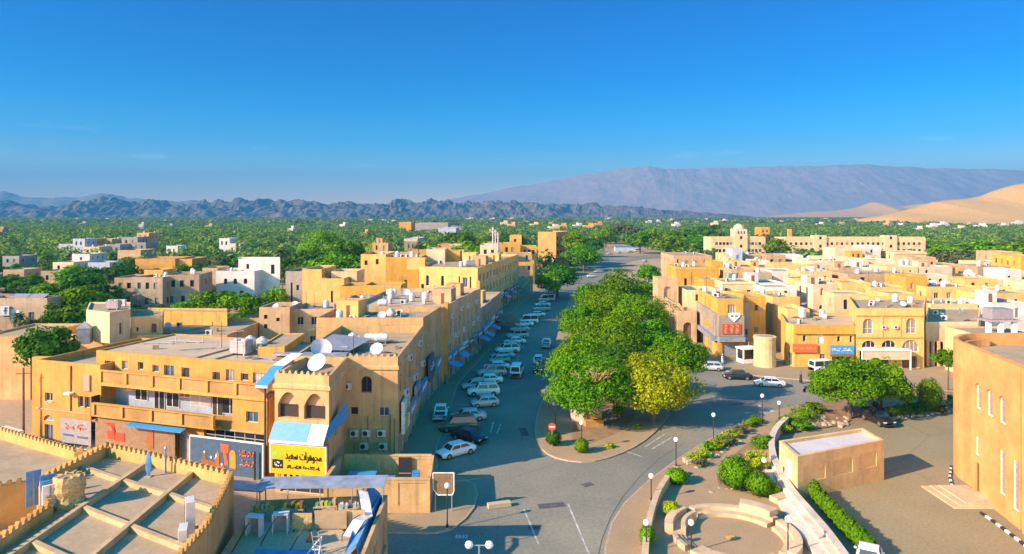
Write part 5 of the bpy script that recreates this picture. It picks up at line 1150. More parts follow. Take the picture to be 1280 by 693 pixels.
part_box(Eb['o'], 'pier', (-8.2, 164.6, 0), (.8, .8, 11.0), WALL['yellow']); mb = MB(); l = Eb['o'].location
house('', '', [V2(AT(571, 170.1)) + Vector((-12.5, 0)), V2(AT(571, 170.1)) + Vector((-8.0, 0)), V2(AT(571, 170.1)) + Vector((-8.0, 4)), V2(AT(571, 170.1)) + Vector((-12.5, 4))], 16.0, 'honey', into=Eb, z0=13.3, par=.3)
# street-side signs and awnings, one per shop (shaded side)
signs = [('white', 'tall white and lime shop panel nearest the service yard', -12.28, 74.6, 78.6, 2.9, 6.4, 'whitetarp', 'limesign'), ('grey', 'grey-blue shop board with pale writing below the arched side windows', -12.28, 79.2, 84.0, 3.0, 4.6, 'greysign', None), ('pale', 'pale blue projecting shop board below the arched side windows', -12.28, 84.5, 88.5, 3.0, 5.6, 'tin', None), ('sky', 'sky blue shop board at the end of the twin arch house', -12.28, 89.0, 94.6, 3.0, 4.5, 'skysign', None),
         ('dark', 'dark blue tall shop board on the plain ochre block', -12.0, 96.0, 101, 3.3, 6.6, 'bluesign', None), ('teal', 'teal shop board on the plain ochre block', -11.6, 101.5, 106.5, 3.3, 5.2, 'tealsign', None)]
for _, lab, X, y0, y1, z0, z1, m1_, m2_ in signs:
    t, w, h, y = board(lab, 'shop sign', (X + .02, y0), (X + .02, y1), z0, z1, M[m1_], out=.12, th=.35)
    s = MB(); scribble(s, .5, w - .5, h * .4, h * .7, y - .03, int(y0), .05); s.build('lettering', M['trim'] if m1_ not in ('whitetarp', 'tin') else M['bluesign'], t)
    if m2_: s = MB(); s.face([(.1, y - .02, .1), (w * .5, y - .02, .1), (w * .9, y - .02, h - .1), (w * .5, y - .02, h - .1)]); s.build('stripe', M[m2_], t)
rr = random.Random(8)
cols = ['skysign', 'bluesign', 'tin', 'tealsign', 'greysign', 'bluetarp', 'whitetarp', 'skysign', 'brownsign', 'bluesign']
names = {'skysign': 'sky blue', 'bluesign': 'dark blue', 'tin': 'pale grey', 'tealsign': 'teal', 'greysign': 'grey', 'bluetarp': 'mid blue', 'whitetarp': 'white', 'brownsign': 'brown'}
def alongside(p0, p1, n, where, z=3.35):
    p0, p1 = V2(p0), V2(p1)
    for i in range(n):
        a, b = p0.lerp(p1, (i + .08) / n), p0.lerp(p1, (i + .92) / n); c = cols[(i * 3 + n) % len(cols)]
        t, w, h, y = board('', 'shop sign', a, b, z, z + rr.uniform(.7, 1.5), M[c], out=.1, th=.3); s = MB(); scribble(s, .4, w - .4, .2, .55, y - .03, i, .05); s.build('lettering', M['trim'] if c not in ('tin', 'whitetarp') else M['bluesign'], t)
        rep(t, names[c] + ' shop board', 'along the ' + where, 'shop sign', 'shop boards along the shaded street', names[c] + ' shop boards')
        if i % 2 == 0:
            t2 = thing('shop_awning', '', 'awning', t.location, t.rotation_euler[2]); s = MB(); d_ = rr.uniform(1.2, 1.9); s.face([(.1, -.4, -.1), (.1, -.4 - d_, -.75), (w - .1, -.4 - d_, -.75), (w - .1, -.4, -.1)]); s.face([(.1, -.4 - d_, -.95), (w - .1, -.4 - d_, -.95), (w - .1, -.4 - d_, -.75), (.1, -.4 - d_, -.75)]); s.build('cloth', M[rr.choice(['bluetarp', 'skysign', 'tin', 'browncloth'])], t2); s = MB(); [s.tube((x, -.42, -.8), (x, -.4 - d_ + .03, -.78), .03, n=5) for x in (.3, w - .3)]; s.build('bracket', M['steel'], t2)
            rep(t2, 'cloth shop awning', 'along the ' + where, 'awning', 'awnings along the shaded street')
alongside((-10.85, 108.3), (-6.25, 134.8), 7, 'long shop block'); alongside((-6.05, 135.8), (-2.65, 164.6), 7, 'low blue shop house'); alongside((-8.35, 166.4), (2.05, 222.6), 11, 'orange corner block', 3.6)
for p0, p1, n_, zs, wh in (((-12.35, 76), (-12.35, 94), 5, (6.4, 9.6), 'twin arch house street wall'), ((-10.85, 108.5), (-6.3, 134.5), 9, (6.2, 9.9), 'long shop block street wall'), ((-8.3, 167), (2.0, 222), 11, (6.0, 9.4), 'orange corner block street wall')):
    for i in range(n_):
        c = V2(p0).lerp(V2(p1), (i + rr.uniform(.2, .8)) / n_) + Vector((.24, 0)); clutter('ac', (c.x, c.y, zs[i % 2] + rr.uniform(-.2, .2)), 'on the ' + wh, R(90) - .16, 1.0)
for nk_, f_ in (('long shop block', ((.86, .35, 3.2, 3.6, 2.5), (.8, .78, 2.8, 3.0, 2.2))), ('orange corner block', ((.82, .3, 3.6, 4, 2.6), (.85, .62, 3.2, 5, 2.2), (.55, .5, 4, 4, 2.8))), ('low blue shop house', ((.8, .5, 3, 4, 2.5),)), ('plain ochre block', ((.2, .6, 3.4, 3.4, 2.5),))):
    h_ = HOUSES[nk_]; I_ = h_['I']
    for fx, fy, w_, d_, hh in f_:
        c = I_[0].lerp(I_[1], fx).lerp(I_[-1].lerp(I_[-2], fx), fy); p = part_box(h_['o'], 'stair_room', (c.x, c.y, h_['zr'] + .004), (w_, d_, hh), WALL[rr.choice(['sand', 'honey', 'tan'])], -.15); mb = MB(); mb.box((0, -d_ / 2 - .02, .05), (.8, .05, 1.8)); mb.build('door', M['wood'], p)
t = thing('kiosk_canopy', 'brown cloth kiosk tent on the shaded pavement', 'tent', (-1.6, 158, .12)); s = MB(); A = [(-3.2, -2, 2.6), (3.4, -2, 2.6), (3.4, 2, 2.9), (-3.2, 2, 2.9)]; ap = (0, 0, 3.9)
for i in range(4): s.face([A[i], A[(i + 1) % 4], (ap[0] + (A[(i + 1) % 4][0]) * .45, 0, 3.8), (ap[0] + A[i][0] * .45, 0, 3.8)])
s.face([(-3.2, -2.02, 1.9), (3.4, -2.02, 1.9), (3.4, -2.02, 2.6), (-3.2, -2.02, 2.6)]); s.build('cloth', M['browncloth'], t); s = MB(); [s.tube((x, y, 0), (x, y, 2.6), .05, n=6) for x in (-3, 3.2) for y in (-1.9, 1.9)]; s.build('pole', M['steel'], t)
# gateway at the far end of the row
gy = 232.0
t = thing('gateway', 'yellow square gateway arch over the lane with a painted blue wall', 'gateway', (*V2(AT(641, gy)), 0)); w = 25 * gy / F
s = MB(); s.box((.45, 0, 0), (.9, 1.2, 9.6)); s.box((w - .45, 0, 0), (.9, 1.2, 9.6)); s.box((w / 2, 0, 9.603), (w + .1, 1.3, 1.2)); s.build('frame', WALL['yellow'], t)
s = MB(); s.box((w / 2, .4, 0), (w - 1.9, .3, 5.6)); s.build('infill_wall', M['tealsign'], t); s = MB(); s.face([(1.2, .22, .4), (2.2, .22, .4), (w - 1.1, .22, 4.4), (w - 1.1, .22, 5.3)]); s.build('painted_band', M['limesign'], t)

# ------------------------------------------------------------------ houses of the west side, by hand from the photo
def bx(px0, px1, py, z, depth, mat, label, nick, win=None, yaw=0.0, Y=None, **k):
    """house whose front wall runs from px0 to px1 with its roof edge at row py and height z"""
    Y0 = F * (H - z) / (py - HZ) if Y is None else Y
    a = V2(AT(px0, Y0)); w = (px1 - px0) * Y0 / F; b = a + Vector((math.cos(yaw), math.sin(yaw))) * w
    if isinstance(win, tuple):
        n, rows = win; fl = (z - .6) / rows; win = {0: grid(w, n, [(fl * i + fl * .36, fl * .42) for i in range(rows)], min(1.1, w / n * .45), .25, .7, int(px0)), 3: grid(depth, max(2, int(depth / 4)), [(fl * i + fl * .36, fl * .42) for i in range(rows)], 1.0, .2, .7, int(px1)), 1: grid(depth, max(2, int(depth / 4)), [(fl * i + fl * .36, fl * .42) for i in range(rows)], 1.0, .2, .7, int(px1) + 1)}
    if win == {} and px0 > 150 and not any(q in nick for q in ('windowless', 'plain', 'hall', 'shed', 'building', 'annex', 'kiosk', 'roof room')):
        rr = random.Random(int(px0 * 3 + py)); pick = lambda Lg: [op(u, z - rr.uniform(2.4, 3.0), rr.uniform(.5, .9), rr.uniform(.8, 1.5), pane=rr.choice([M['glass'], M['void'], M['curtain']])) for u in np.arange(1.2 + rr.random(), Lg - 1, rr.uniform(2.4, 3.6))]
        win = {0: pick(w), 3: pick(depth), 1: pick(depth)}
    return house(label, nick, rect(a, b, depth), z, mat, win or {}, simple=Y0 > 175, **k)
bx(-30, 38, 421, 9.2, 12, 'sand', 'ochre house with a pale roof left of the dark pole', 'pale roofed house', {0: [op(8.6, 5.3, .9, 1.5)]}, par=.3)
bx(40, 70, 452, 9.4, .6, 'yellow', 'sloping yellow garden wall beside the balcony building', 'garden wall', Y=84, name='wall_house')
b1 = bx(64, 286, 418, 8.6, 17, 'sand', 'sprawling sand house with a cream stair tower on its roof', 'stair tower house', {0: []}, par=.7, yaw=-.02)
y1 = b1['c'].y
t2 = house('', '', [V2(AT(108, 103)), V2(AT(137, 100)), V2(AT(163, 104)), V2(AT(163, 112)), V2(AT(112, 112))], 12.6, 'cream', {1: [op(2.2, 9.0, .7, 1.8, kind='door', pane=M['wood'])]}, into=b1, z0=8.0, par=.25)
house('', '', [V2(AT(163.5, 104.5)), V2(AT(203, 106)), V2(AT(205, 113)), V2(AT(163.5, 113))], 11.3, 'sand', {0: [op(3.2, 8.6, .8, 1.5, arch='round'), op(4.3, 8.6, .5, 1.2), op(.9, 8.9, .4, .8)]}, into=b1, z0=8.0, par=.3)
house('', '', [V2(AT(185, 118)), V2(AT(284, 116)), V2(AT(284, 121)), V2(AT(185, 122))], 10.3, 'yellow', {}, into=b1, z0=8.0, par=.3)
p = AT(142, 105, 12.4); clutter('hvac', (p.x, p.y, 12.36), 'on top of the cream stair tower', .1, .95, 'white cooling box'); p = AT(152, 108, 12.4); clutter('ac', (p.x, p.y, 12.36), 'on top of the cream stair tower', .1, 1.4)
t = thing('hut', 'small pointed grey hut on the roof left of the stair tower', 'hut', (*V2(AT(106, 101)), 7.9), .3); s = MB(); s.box((0, 0, 0), (1.7, 1.7, 2.3)); s.build('body', M['tin'], t); s = MB(); q = [(-.9, -.9, 2.304), (.9, -.9, 2.304), (.9, .9, 2.304), (-.9, .9, 2.304)]; [s.face([q[i], q[(i + 1) % 4], (0, 0, 3.3)]) for i in range(4)]; s.build('roof', M['tin'], t)
roof_clutter('stair tower house', {'dish': 2, 'junk': 3, 'ac': 2, 'crate': 1}, 3)
bx(322, 355, 434, 12.0, 9, 'yellow', 'narrow yellow house with one big window beside the dish roof', 'narrow yellow house', {0: [op(2.1, 8.9, 1.2, 1.6, mull=1, pane=M['curtain'])], 1: [op(5.5, 8.6, .8, 2.4, kind='door', pane=M['void'])]}, yaw=.05, par=.15)
bx(324, 362, 404, 11.2, 7, 'tan', 'crumbling tan roof room with dark holes and a satellite dish', 'roof room', {0: [op(1.1, 9.2, .6, .7, kind='void', pane=M['void']), op(1.1, 7.6, .6, .7, kind='void', pane=M['void']), op(3.2, 8.8, .6, .6, kind='void', pane=M['void'])]}, Y=116, par=.8)
roof_clutter('roof room', {'dish': 2, 'junk': 2, 'crate': 1}, 2)
bx(362, 420, 404, 10.6, 9, 'tan', 'low tan house with a debris-strewn roof before the tall yellow wall', 'debris roof house', (3, 3), Y=118, par=.6); roof_clutter('debris roof house', {'junk': 3, 'tank': 1, 'crate': 1}, 4)
bx(378, 402, 341, 13.5, 14, 'honey', 'tall plain orange house end wall with no windows', 'windowless orange house', {}, Y=168, par=.8)
bx(401.5, 430, 355, 11.5, 13, 'honey', 'yellow house with a sunken terrace next to the windowless orange house', 'sunken terrace house', {0: [op(2.6, 4, .5, 4.5, kind='void', pane=M['void'])]}, Y=165, par=1.6)
bx(414, 446, 351, 12.8, 9, 'cream', 'cream stepped house behind the sunken terrace house', 'cream stepped house', (2, 3), Y=170, par=.6)
bx(425, 455, 366, 11.0, 9, 'orange', 'orange house with brown shuttered openings', 'brown shuttered house', {0: [op(2.8, 5, .5, 4, kind='void', pane=M['void']), op(4.6, 5, .9, 4.2, kind='void', pane=M['wood'])]}, Y=152, par=.6)
bx(455, 501, 357, 11.4, 8, 'orange', 'deep orange wall house with two tall brown doors', 'deep orange house', {0: [op(1.0, 4.2, 1.0, 4.4, kind='void', pane=M['wood']), op(6.2, 4.2, 1.0, 4.6, kind='void', pane=M['void'])]}, Y=150, par=.6)
bx(451, 482, 325, 16.0, 16, 'honey', 'broad yellow house rising behind the deep orange house', 'broad yellow house', {}, Y=188, par=.7)
bx(482, 526, 328, 15.4, 13, 'orange', 'smooth orange house with a white-boxed roofline', 'white boxed house', {0: [op(5.5, 6.5, .8, 2.6, kind='void', pane=M['void'])]}, Y=186, par=.7)
for k in range(8): p = AT(478 + k * 6.2, 192, 15.0); clutter('ac' if k % 3 else 'tank', (p.x, p.y, 14.72), 'along the white boxed house roofline', .2 * k, 1.25)
bx(430, 560, 388, 9.6, 9, 'tan', 'low tan roof crowded with clutter between ochre and orange houses', 'crowded low roof', {}, Y=139, par=.9); roof_clutter('crowded low roof', {'tank': 3, 'htank': 2, 'ac': 4, 'junk': 3, 'dish': 2, 'crate': 2}, 6)
roof_clutter('plain ochre block', {'tank': 2, 'htank': 1, 'ac': 4, 'dish': 2, 'junk': 3}, 8); roof_clutter('long shop block', {'tank': 3, 'ac': 6, 'dish': 2, 'htank': 2, 'junk': 2}, 9)
for nk_ in ('plain ochre block', 'long shop block', 'twin arch house', 'long balcony building', 'crowded low roof', 'stair tower house', 'debris roof house'): roof_clutter(nk_, {'aerial': 2, 'pipe': 3, 'crate': 1, 'junk': 1}, len(nk_) + 40)
roof_clutter('orange corner block', {'aerial': 2, 'pipe': 2, 'tank': 4, 'ac': 6, 'dish': 1, 'hvac': 1}, 10)
t = thing('blue_barrel', 'bright blue plastic barrel on the crowded low roof', 'barrel', (*V2(AT(466, 141)), 8.71)); s = MB(); s.lathe([(.7, 0), (.8, .2), (.8, 1.3), (.6, 1.5)], n=14); s.build('barrel', M['blueplastic'], t); s = MB(); s.lathe([(.3, 1.5), (.3, 1.6)], n=10); s.build('lid', M['blueplastic'], t)
p = AT(523, 182); t = thing('mast', 'tall thin dark mast rising over the orange roofs', 'mast', (p.x, p.y, 14.7)); s = MB(); s.tube((0, 0, 0), (0, 0, 7.0), .16, .07, 6); s.build('shaft', M['darkmetal'], t); s = MB(); s.box((0, 0, 6.6), (.9, .1, .08)); s.build('crosspiece', M['steel'], t)
bx(533, 556, 318, 17.0, 10, 'pale', 'pale roof room with a grey side wall near the white tanks', 'pale roof room', {}, Y=196, par=.3); bx(557, 575, 322, 16.2, 8, 'yellow', 'small yellow roof room beside the pale roof room', 'small yellow roof room', {}, Y=200, par=.3)
bx(600, 622, 308, 15.6, 14, 'pale', 'pale house with a flat roof behind the orange corner block', 'flat pale house', (2, 3), Y=255, par=.5)
for k in range(3): p = AT(616 + 3.2 * k, 250); t = thing('antenna_mast', ['first', 'second', 'third'][k] + ' grey antenna pole on the roofs by the flat pale house', 'antenna', (p.x, p.y, 14)); s = MB(); s.tube((0, 0, 0), (0, 0, 8.5 - k), .3, .18, 6); s.build('pole', M['steel'], t); s = MB(); [s.box((0, 0, z), (.9, .25, .8)) for z in (6.2 - k, 7.4 - k)]; s.build('panel', M['tin'], t)
bx(626, 648, 306, 15.0, 14, 'orange', 'orange house with a dark window left of the four-storey block', 'dark window house', (2, 3), Y=285, par=.5); bx(637, 652, 298, 17.5, 12, 'yellow', 'taller yellow house behind the dark window house', 'taller yellow house', (1, 4), Y=310, par=.5)
bx(651, 671, 310, 13.5, 12, 'yellow', 'yellow house with shaded openings next to the four-storey block', 'shaded openings house', (3, 3), Y=290, par=.5); bx(640, 668, 327, 9.0, 9, 'taupe', 'taupe low house behind the yellow gateway', 'low taupe house', (3, 2), Y=262, par=.4)
g1 = house('plain four-storey orange block with banded windows on its shaded side', 'four-storey block', [V2(AT(672.5, 350)), V2(AT(695, 346)), V2(AT(712, 362)), V2(AT(690, 372))], 18.2, 'salmon', {1: grid(16, 4, [(13.8, 2.0), (10.2, 2.0), (6.6, 2.0), (2.6, 2.2)], 2.4, 0, .5, 1)}, simple=True, par=.6)
# grey-brown and white houses among the trees
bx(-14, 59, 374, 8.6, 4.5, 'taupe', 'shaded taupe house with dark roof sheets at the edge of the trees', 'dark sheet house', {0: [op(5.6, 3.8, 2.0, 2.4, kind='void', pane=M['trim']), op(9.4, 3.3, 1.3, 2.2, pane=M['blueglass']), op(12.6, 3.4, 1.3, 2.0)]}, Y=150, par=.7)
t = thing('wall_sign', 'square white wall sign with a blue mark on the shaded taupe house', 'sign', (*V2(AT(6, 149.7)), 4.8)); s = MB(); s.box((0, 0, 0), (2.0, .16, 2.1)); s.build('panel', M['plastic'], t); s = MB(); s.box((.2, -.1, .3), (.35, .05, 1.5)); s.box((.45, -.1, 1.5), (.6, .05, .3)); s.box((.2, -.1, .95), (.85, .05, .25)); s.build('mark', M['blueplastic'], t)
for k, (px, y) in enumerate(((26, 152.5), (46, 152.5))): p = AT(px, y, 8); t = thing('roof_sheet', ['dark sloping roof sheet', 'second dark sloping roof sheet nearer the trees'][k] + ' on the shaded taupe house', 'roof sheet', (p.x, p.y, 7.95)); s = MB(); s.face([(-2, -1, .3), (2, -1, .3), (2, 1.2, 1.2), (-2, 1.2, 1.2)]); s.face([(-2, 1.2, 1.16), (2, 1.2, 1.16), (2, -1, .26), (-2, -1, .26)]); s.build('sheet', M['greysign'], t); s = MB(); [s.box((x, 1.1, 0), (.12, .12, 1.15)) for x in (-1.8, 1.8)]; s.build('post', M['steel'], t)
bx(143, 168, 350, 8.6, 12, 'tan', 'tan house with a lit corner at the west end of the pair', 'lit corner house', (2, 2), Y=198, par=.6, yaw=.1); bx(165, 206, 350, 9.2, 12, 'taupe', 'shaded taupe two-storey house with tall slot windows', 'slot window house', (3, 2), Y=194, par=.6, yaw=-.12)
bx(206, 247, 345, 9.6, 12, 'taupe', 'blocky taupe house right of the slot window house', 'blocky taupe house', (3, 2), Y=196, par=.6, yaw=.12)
bx(180, 204, 340, 10.5, 8, 'yellow', 'yellow roof room glowing above the taupe houses', 'glowing roof room', {}, Y=203, par=.5); roof_clutter('slot window house', {'ac': 2, 'dish': 1, 'tank': 1}, 3); roof_clutter('blocky taupe house', {'tank': 2, 'junk': 1}, 5)
bx(253, 272, 338, 10.2, 9, 'tan', 'narrow tan house beside the white twin-tower house', 'narrow tan house', (1, 2), Y=214, par=.5)
w1 = bx(270, 318, 343, 9.4, 13, 'white', 'white house with arched windows and a taller rear tower', 'white tower house', {0: [op(3, 5.4, 1.1, 1.7, arch='round'), op(6, 5.4, 1.1, 1.7, arch='round'), op(9.2, 5.4, 1.1, 1.7, arch='round'), op(3, 1.6, 1.1, 1.7), op(8, 1.6, 1.1, 1.7)]}, Y=212, par=.7)
house('', '', [V2(AT(298, 218)), V2(AT(350, 218)), V2(AT(350, 228)), V2(AT(298, 228))], 12.8, 'white', {0: [op(3, 9.6, .9, 1.6), op(11, 8, 1.2, 3.0)]}, into=w1, z0=0, par=.7, simple=True)
roof_clutter('white tower house', {'tank': 1, 'ac': 2, 'dish': 1}, 4)
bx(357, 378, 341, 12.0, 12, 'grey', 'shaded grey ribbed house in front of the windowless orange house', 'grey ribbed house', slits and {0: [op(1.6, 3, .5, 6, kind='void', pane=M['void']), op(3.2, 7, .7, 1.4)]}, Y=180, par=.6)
bx(169, 219, 322.5, 9.5, 16, 'ochre', 'long ochre hall with a shaded front among the trees', 'long ochre hall', {}, Y=270, par=.5); bx(216, 240, 322, 9.3, 14, 'orange', 'orange annex at the end of the long ochre hall', 'orange annex', {}, Y=272, par=.4)
bx(147, 176, 312, 10.0, 14, 'tan', 'tan block house with a flat shaded face behind the white houses', 'flat faced tan house', {}, Y=325, par=.5)
bx(90, 112, 318.5, 10, 12, 'white', 'bright white cube house at the front of the white cluster', 'bright white cube', (1, 3), Y=293, par=.5); bx(110, 137, 329, 7.0, 11, 'bluewhite', 'low blue-white house in front of the white cluster', 'blue-white house', (2, 1), Y=284, par=.5)
bx(66, 92, 328, 7.4, 11, 'pale', 'pale house with a brown side wall beside trees', 'pale brown-sided house', (2, 2), Y=280, par=.5); bx(51, 80, 339, 5.2, 10, 'tan', 'low tan house before the pale brown-sided house', 'low tan house', (2, 1), Y=263, par=.4); bx(4, 30, 337, 5.8, 10, 'tan', 'small tan house hidden in trees at the far west', 'hidden tan house', (2, 1), Y=262, par=.4)
bx(74, 92, 305, 11, 11, 'bluewhite', 'white house with a balcony of columns left of the cluster', 'columned white house', (4, 2), Y=372, par=.5); bx(91, 106, 299, 14, 11, 'bluewhite', 'tall white tower house in the middle of the cluster', 'white cluster tower', (2, 3), Y=368, par=.5)
bx(104, 124, 307, 10, 11, 'cream', 'cream house with rooftop clutter inside the white cluster', 'cream cluster house', (2, 2), Y=360, par=.5); bx(103, 118, 297, 13, 11, 'yellow', 'yellow upper house behind the white cluster', 'yellow cluster house', (2, 3), Y=395, par=.5)
bx(118, 140, 299, 12.5, 12, 'sand', 'sand terrace house behind the white cluster', 'sand terrace house', (3, 3), Y=405, par=.5); bx(128, 150, 304, 10.6, 11, 'grey', 'grey shaded house right of the sand terrace house', 'grey cluster house', (3, 2), Y=374, par=.5)
bx(152, 172, 295, 14.2, 12, 'grey', 'tall grey house with a pale edge at the end of the cluster', 'tall grey house', (2, 3), Y=386, par=.5); bx(165, 182, 302, 11.4, 12, 'grey', 'lower grey house beside the tall grey one', 'lower grey house', (2, 2), Y=382, par=.5)
bx(171, 186, 291, 15.5, 12, 'sand', 'sandy crumbling house on the rise behind the grey houses', 'crumbling sand house', (2, 3), Y=430, par=.6)
roof_clutter('sand terrace house', {'tank': 2, 'ac': 1}, 2); roof_clutter('cream cluster house', {'tank': 2, 'dish': 1}, 2); roof_clutter('bright white cube', {'tank': 1}, 2); roof_clutter('crumbling sand house', {'tank': 2}, 2)
bx(208, 222, 303, 10, 10, 'white', 'lone white house with a small tower among palms', 'lone white house', (2, 2), Y=370, par=.5); bx(274, 287, 295, 12, 12, 'white', 'square white house standing alone in the palm grove', 'square white house', (2, 2), Y=430, par=.5); bx(286, 300, 299, 9, 10, 'pale', 'low pale annex by the square white house', 'low pale annex', (2, 1), Y=425, par=.4)
bx(3, 24, 319, 8, 12, 'grey', 'grey house with a dark roof in the western trees', 'grey western house', (2, 2), Y=312, par=.5)
bx(449, 462, 306, 9, 12, 'ochre', 'small ochre house behind the round yellow-green tree', 'small ochre house', (2, 2), Y=360, par=.4); bx(513, 548, 308, 10, 14, 'pale', 'long pale flat house before the grey sheds', 'long pale house', (3, 2), Y=318, par=.4); bx(547, 562, 301, 12, 12, 'ochre', 'ochre house right of the long pale house', 'ochre shed-side house', (2, 2), Y=345, par=.4)
for k, (a, b, py, z, Y, m, lab) in enumerate(((519, 560, 279, 16, 900, 'grey', 'long grey shed below the mountain foot'), (548, 570, 284, 13, 720, 'bluewhite', 'shed with a white roof in front of the long grey shed'), (499, 514, 277, 16, 980, 'orange', 'small orange building at the edge of the grey sheds'), (505, 522, 296, 10, 480, 'pale', 'low pale wall building before the sheds'))): bx(a, b, py, z, 40, m, lab, ['long grey shed', 'white roofed shed', 'small orange building', 'low pale building'][k], {}, Y=Y, par=.3, roof='roofwhite', name='shed' if k < 2 else 'building', cat='building')
p = AT(540, 4080); t = thing('watch_tower', 'tiny sand watch tower standing on the mountain spur', 'tower', (p.x, p.y, 27)); s = MB(); s.lathe([(12, 0), (10.5, 22), (11.2, 22.5), (11.2, 26)], n=16); s.build('tower', WALL['sand'], t); s = MB(); [s.box((10.8 * math.cos(a), 10.8 * math.sin(a), 26.02), (3, 3, 3), a) for a in np.linspace(0, 5.5, 8)]; s.build('battlement', WALL['sand'], t)
# ------------------------------------------------------------------ east side of the square
# corner shop with the grey fascia
c0 = V2(U(897, 447)); 
r4 = house('orange corner shop with a wide grey fascia and a red panel sign', 'grey fascia shop', ccw([c0, V2(AT(929, 128.8)), V2(AT(931, 137)), V2(AT(884, 148)), (40.2, 147)]), 11.0, 'orange', {0: [op(2.7, 8.2, 1.5, 1.8, mull=2, frame=M['trim'], pane=M['curtain']), op(2.4, .1, 3.0, 2.6, kind='shutter', pane=M['shutter'])], 4: [op(4, 8.3, 1.0, 1.8, pane=M['curtain']), op(8, 8.3, 1.6, 2, kind='void', pane=WALL['orange']), op(12, 8.3, 1.2, 1.8, kind='void', pane=WALL['orange']), op(5, .1, 4, 2.6, kind='shutter', pane=M['shutter']), op(12, .1, 4, 2.6, kind='shutter', pane=M['shutter'])]}, par=.5, roof='roof')
P4 = r4['pts']; i0 = min(range(len(P4)), key=lambda i: (P4[i] - c0).length); front_b = P4[(i0 + 1) % len(P4)]; left_b = P4[i0 - 1]
def fascia(a, b, z0, z1, mat, name, out): 
    a, b = V2(a), V2(b); t = (b - a).normalized(); n = Vector((t.y, -t.x)); c = (a + b) / 2 + n * (out / 2 + .004); return part_box(r4['o'], name, (c.x, c.y, z0), ((b - a).length, out, z1 - z0), mat, math.atan2(t.y, t.x))
fascia(c0, front_b, 4.0, 8.0, WALL['bandgrey'], 'fascia', .5); fascia(left_b, c0, 4.0, 8.3, WALL['bandgrey'], 'fascia', .5)
fascia(c0, front_b, 3.1, 3.95, M['tin'], 'canopy', 1.1); fascia(left_b, c0, 3.1, 3.95, M['tin'], 'canopy', 1.1)
a, b = c0.lerp(front_b, .14), c0.lerp(front_b, .86)
t, w, h, y = board('red panel with pale pictures on the grey fascia of the corner shop', 'shop sign', a, b, 4.5, 6.4, M['red'], out=.58, th=.08); s = MB()
for i in range(3):
    for j in range(2): x = w * (.2 + .3 * i); s.lathe([(.38, 0), (.36, .05)], (x, y, .5 + .85 * j), 10, 0, Matrix.Rotation(R(90), 3, 'X'))
s.build('picture', M['straw'], t); s = MB(); [scribble(s, w * (.08 + .3 * i), w * (.30 + .3 * i), .35 + .85 * j, .7 + .85 * j, y - .07, i * 3 + j, .05) for i in range(3) for j in range(2)]; s.build('picture_marks', M['brownpaint'], t)
a = c0.lerp(front_b, .45); t, w, h, y = board('white pointed emblem sign above the red panel', 'emblem', c0.lerp(front_b, .36), c0.lerp(front_b, .86), 6.75, 8.4, M['trim'], out=.58, th=.1, poly=[(0, 1.5), (.15, 1.0), (1.15, 0), (2.2, 1.0), (2.35, 1.5), (2.2, 1.75), (.2, 1.75)]); s = MB(); [s.box((x, y - .03, 1.0), (.45, .05, .3)) for x in (.75, 1.55)]; s.build('mark', M['bluesign'], t)
a, b = left_b.lerp(c0, .10), left_b.lerp(c0, .62); t, w, h, y = board('orange slanting lettering along the side of the grey fascia', 'shop sign', left_b.lerp(c0, .45), left_b.lerp(c0, .93), 4.7, 6.6, WALL['bandgrey'], out=.56, th=.04); s = MB(); scribble(s, .3, w - .3, .3, 1.4, y - .04, 17, .13); s.build('lettering', M['orangepaint'], t)
t = thing('awning', 'blue and yellow curled cloth awning at the corner of the grey fascia shop', 'awning', (front_b.x, front_b.y - .2, 0)); s = MB(); s.face([(-.6, -.6, 4.0), (.9, -.6, 3.2), (2.4, .6, 2.2), (.8, .8, 3.6)], 0); s.face([(.9, -.6, 3.2), (1.3, -.7, 2.6), (2.6, .5, 1.9), (2.4, .6, 2.2)], 1); s.build('cloth', [M['skysign'], M['yellowsign']], t); s = MB(); [s.tube((x, y, z), (x, y + .2, 0), .05, n=6) for x, y, z in ((.8, -.5, 3.1), (2.4, .6, 2.1))]; s.build('post', M['trim'], t)
# narrow tan house and drum house beside the alley
bx(929, 957, 374, 10.8, 9, 'orange', 'narrow orange house with two small windows beside the alley', 'two window house', {0: [op(2.6, 8.0, .8, 1.2, sill=True), op(2.6, 3.6, .9, 1.3, mull=1, frame=M['trim']), op(.5, 3.6, .5, 1.2)]}, Y=134, par=.5)
bx(928, 937, 377, 9.9, 5, 'taupe', 'recessed taupe bay next to the narrow orange house', 'taupe bay', {0: [op(.8, 3.5, .5, 1.2)]}, Y=132.5, par=.4)
t = thing('drum_house', 'plain low round sand pillar house in front of the alley', 'pillar house', (*V2(AT(956, 121)), 0)); s = MB(); s.lathe([(1.95, -.2), (1.9, .6), (1.85, 5.0), (1.95, 5.05), (1.95, 5.4)], n=20); s.build('wall', WALL['honeysand'], t, smooth=False); s = MB(); s.lathe([(1.5, 5.3), (1.4, 5.45)], n=20); s.build('roof', M['roof'], t)
t = thing('shop_kiosk', 'white framed kiosk with dark glass beside the corner shop', 'kiosk', (*V2(AT(934, 124)), .12), .25); s = MB(); s.box((0, 0, 0), (3.0, 2.2, .7)); s.box((0, 0, 2.5), (3.3, 2.5, .25)); [s.box((x, y, .7), (.2, .2, 1.8)) for x in (-1.4, 1.4) for y in (-1, 1)]; s.build('frame', M['trim'], t); s = MB(); s.box((0, -.9, .72), (2.58, .04, 1.76)); s.box((-1.35, 0, .72), (.04, 1.78, 1.76)); s.build('glazing', M['glass'], t)
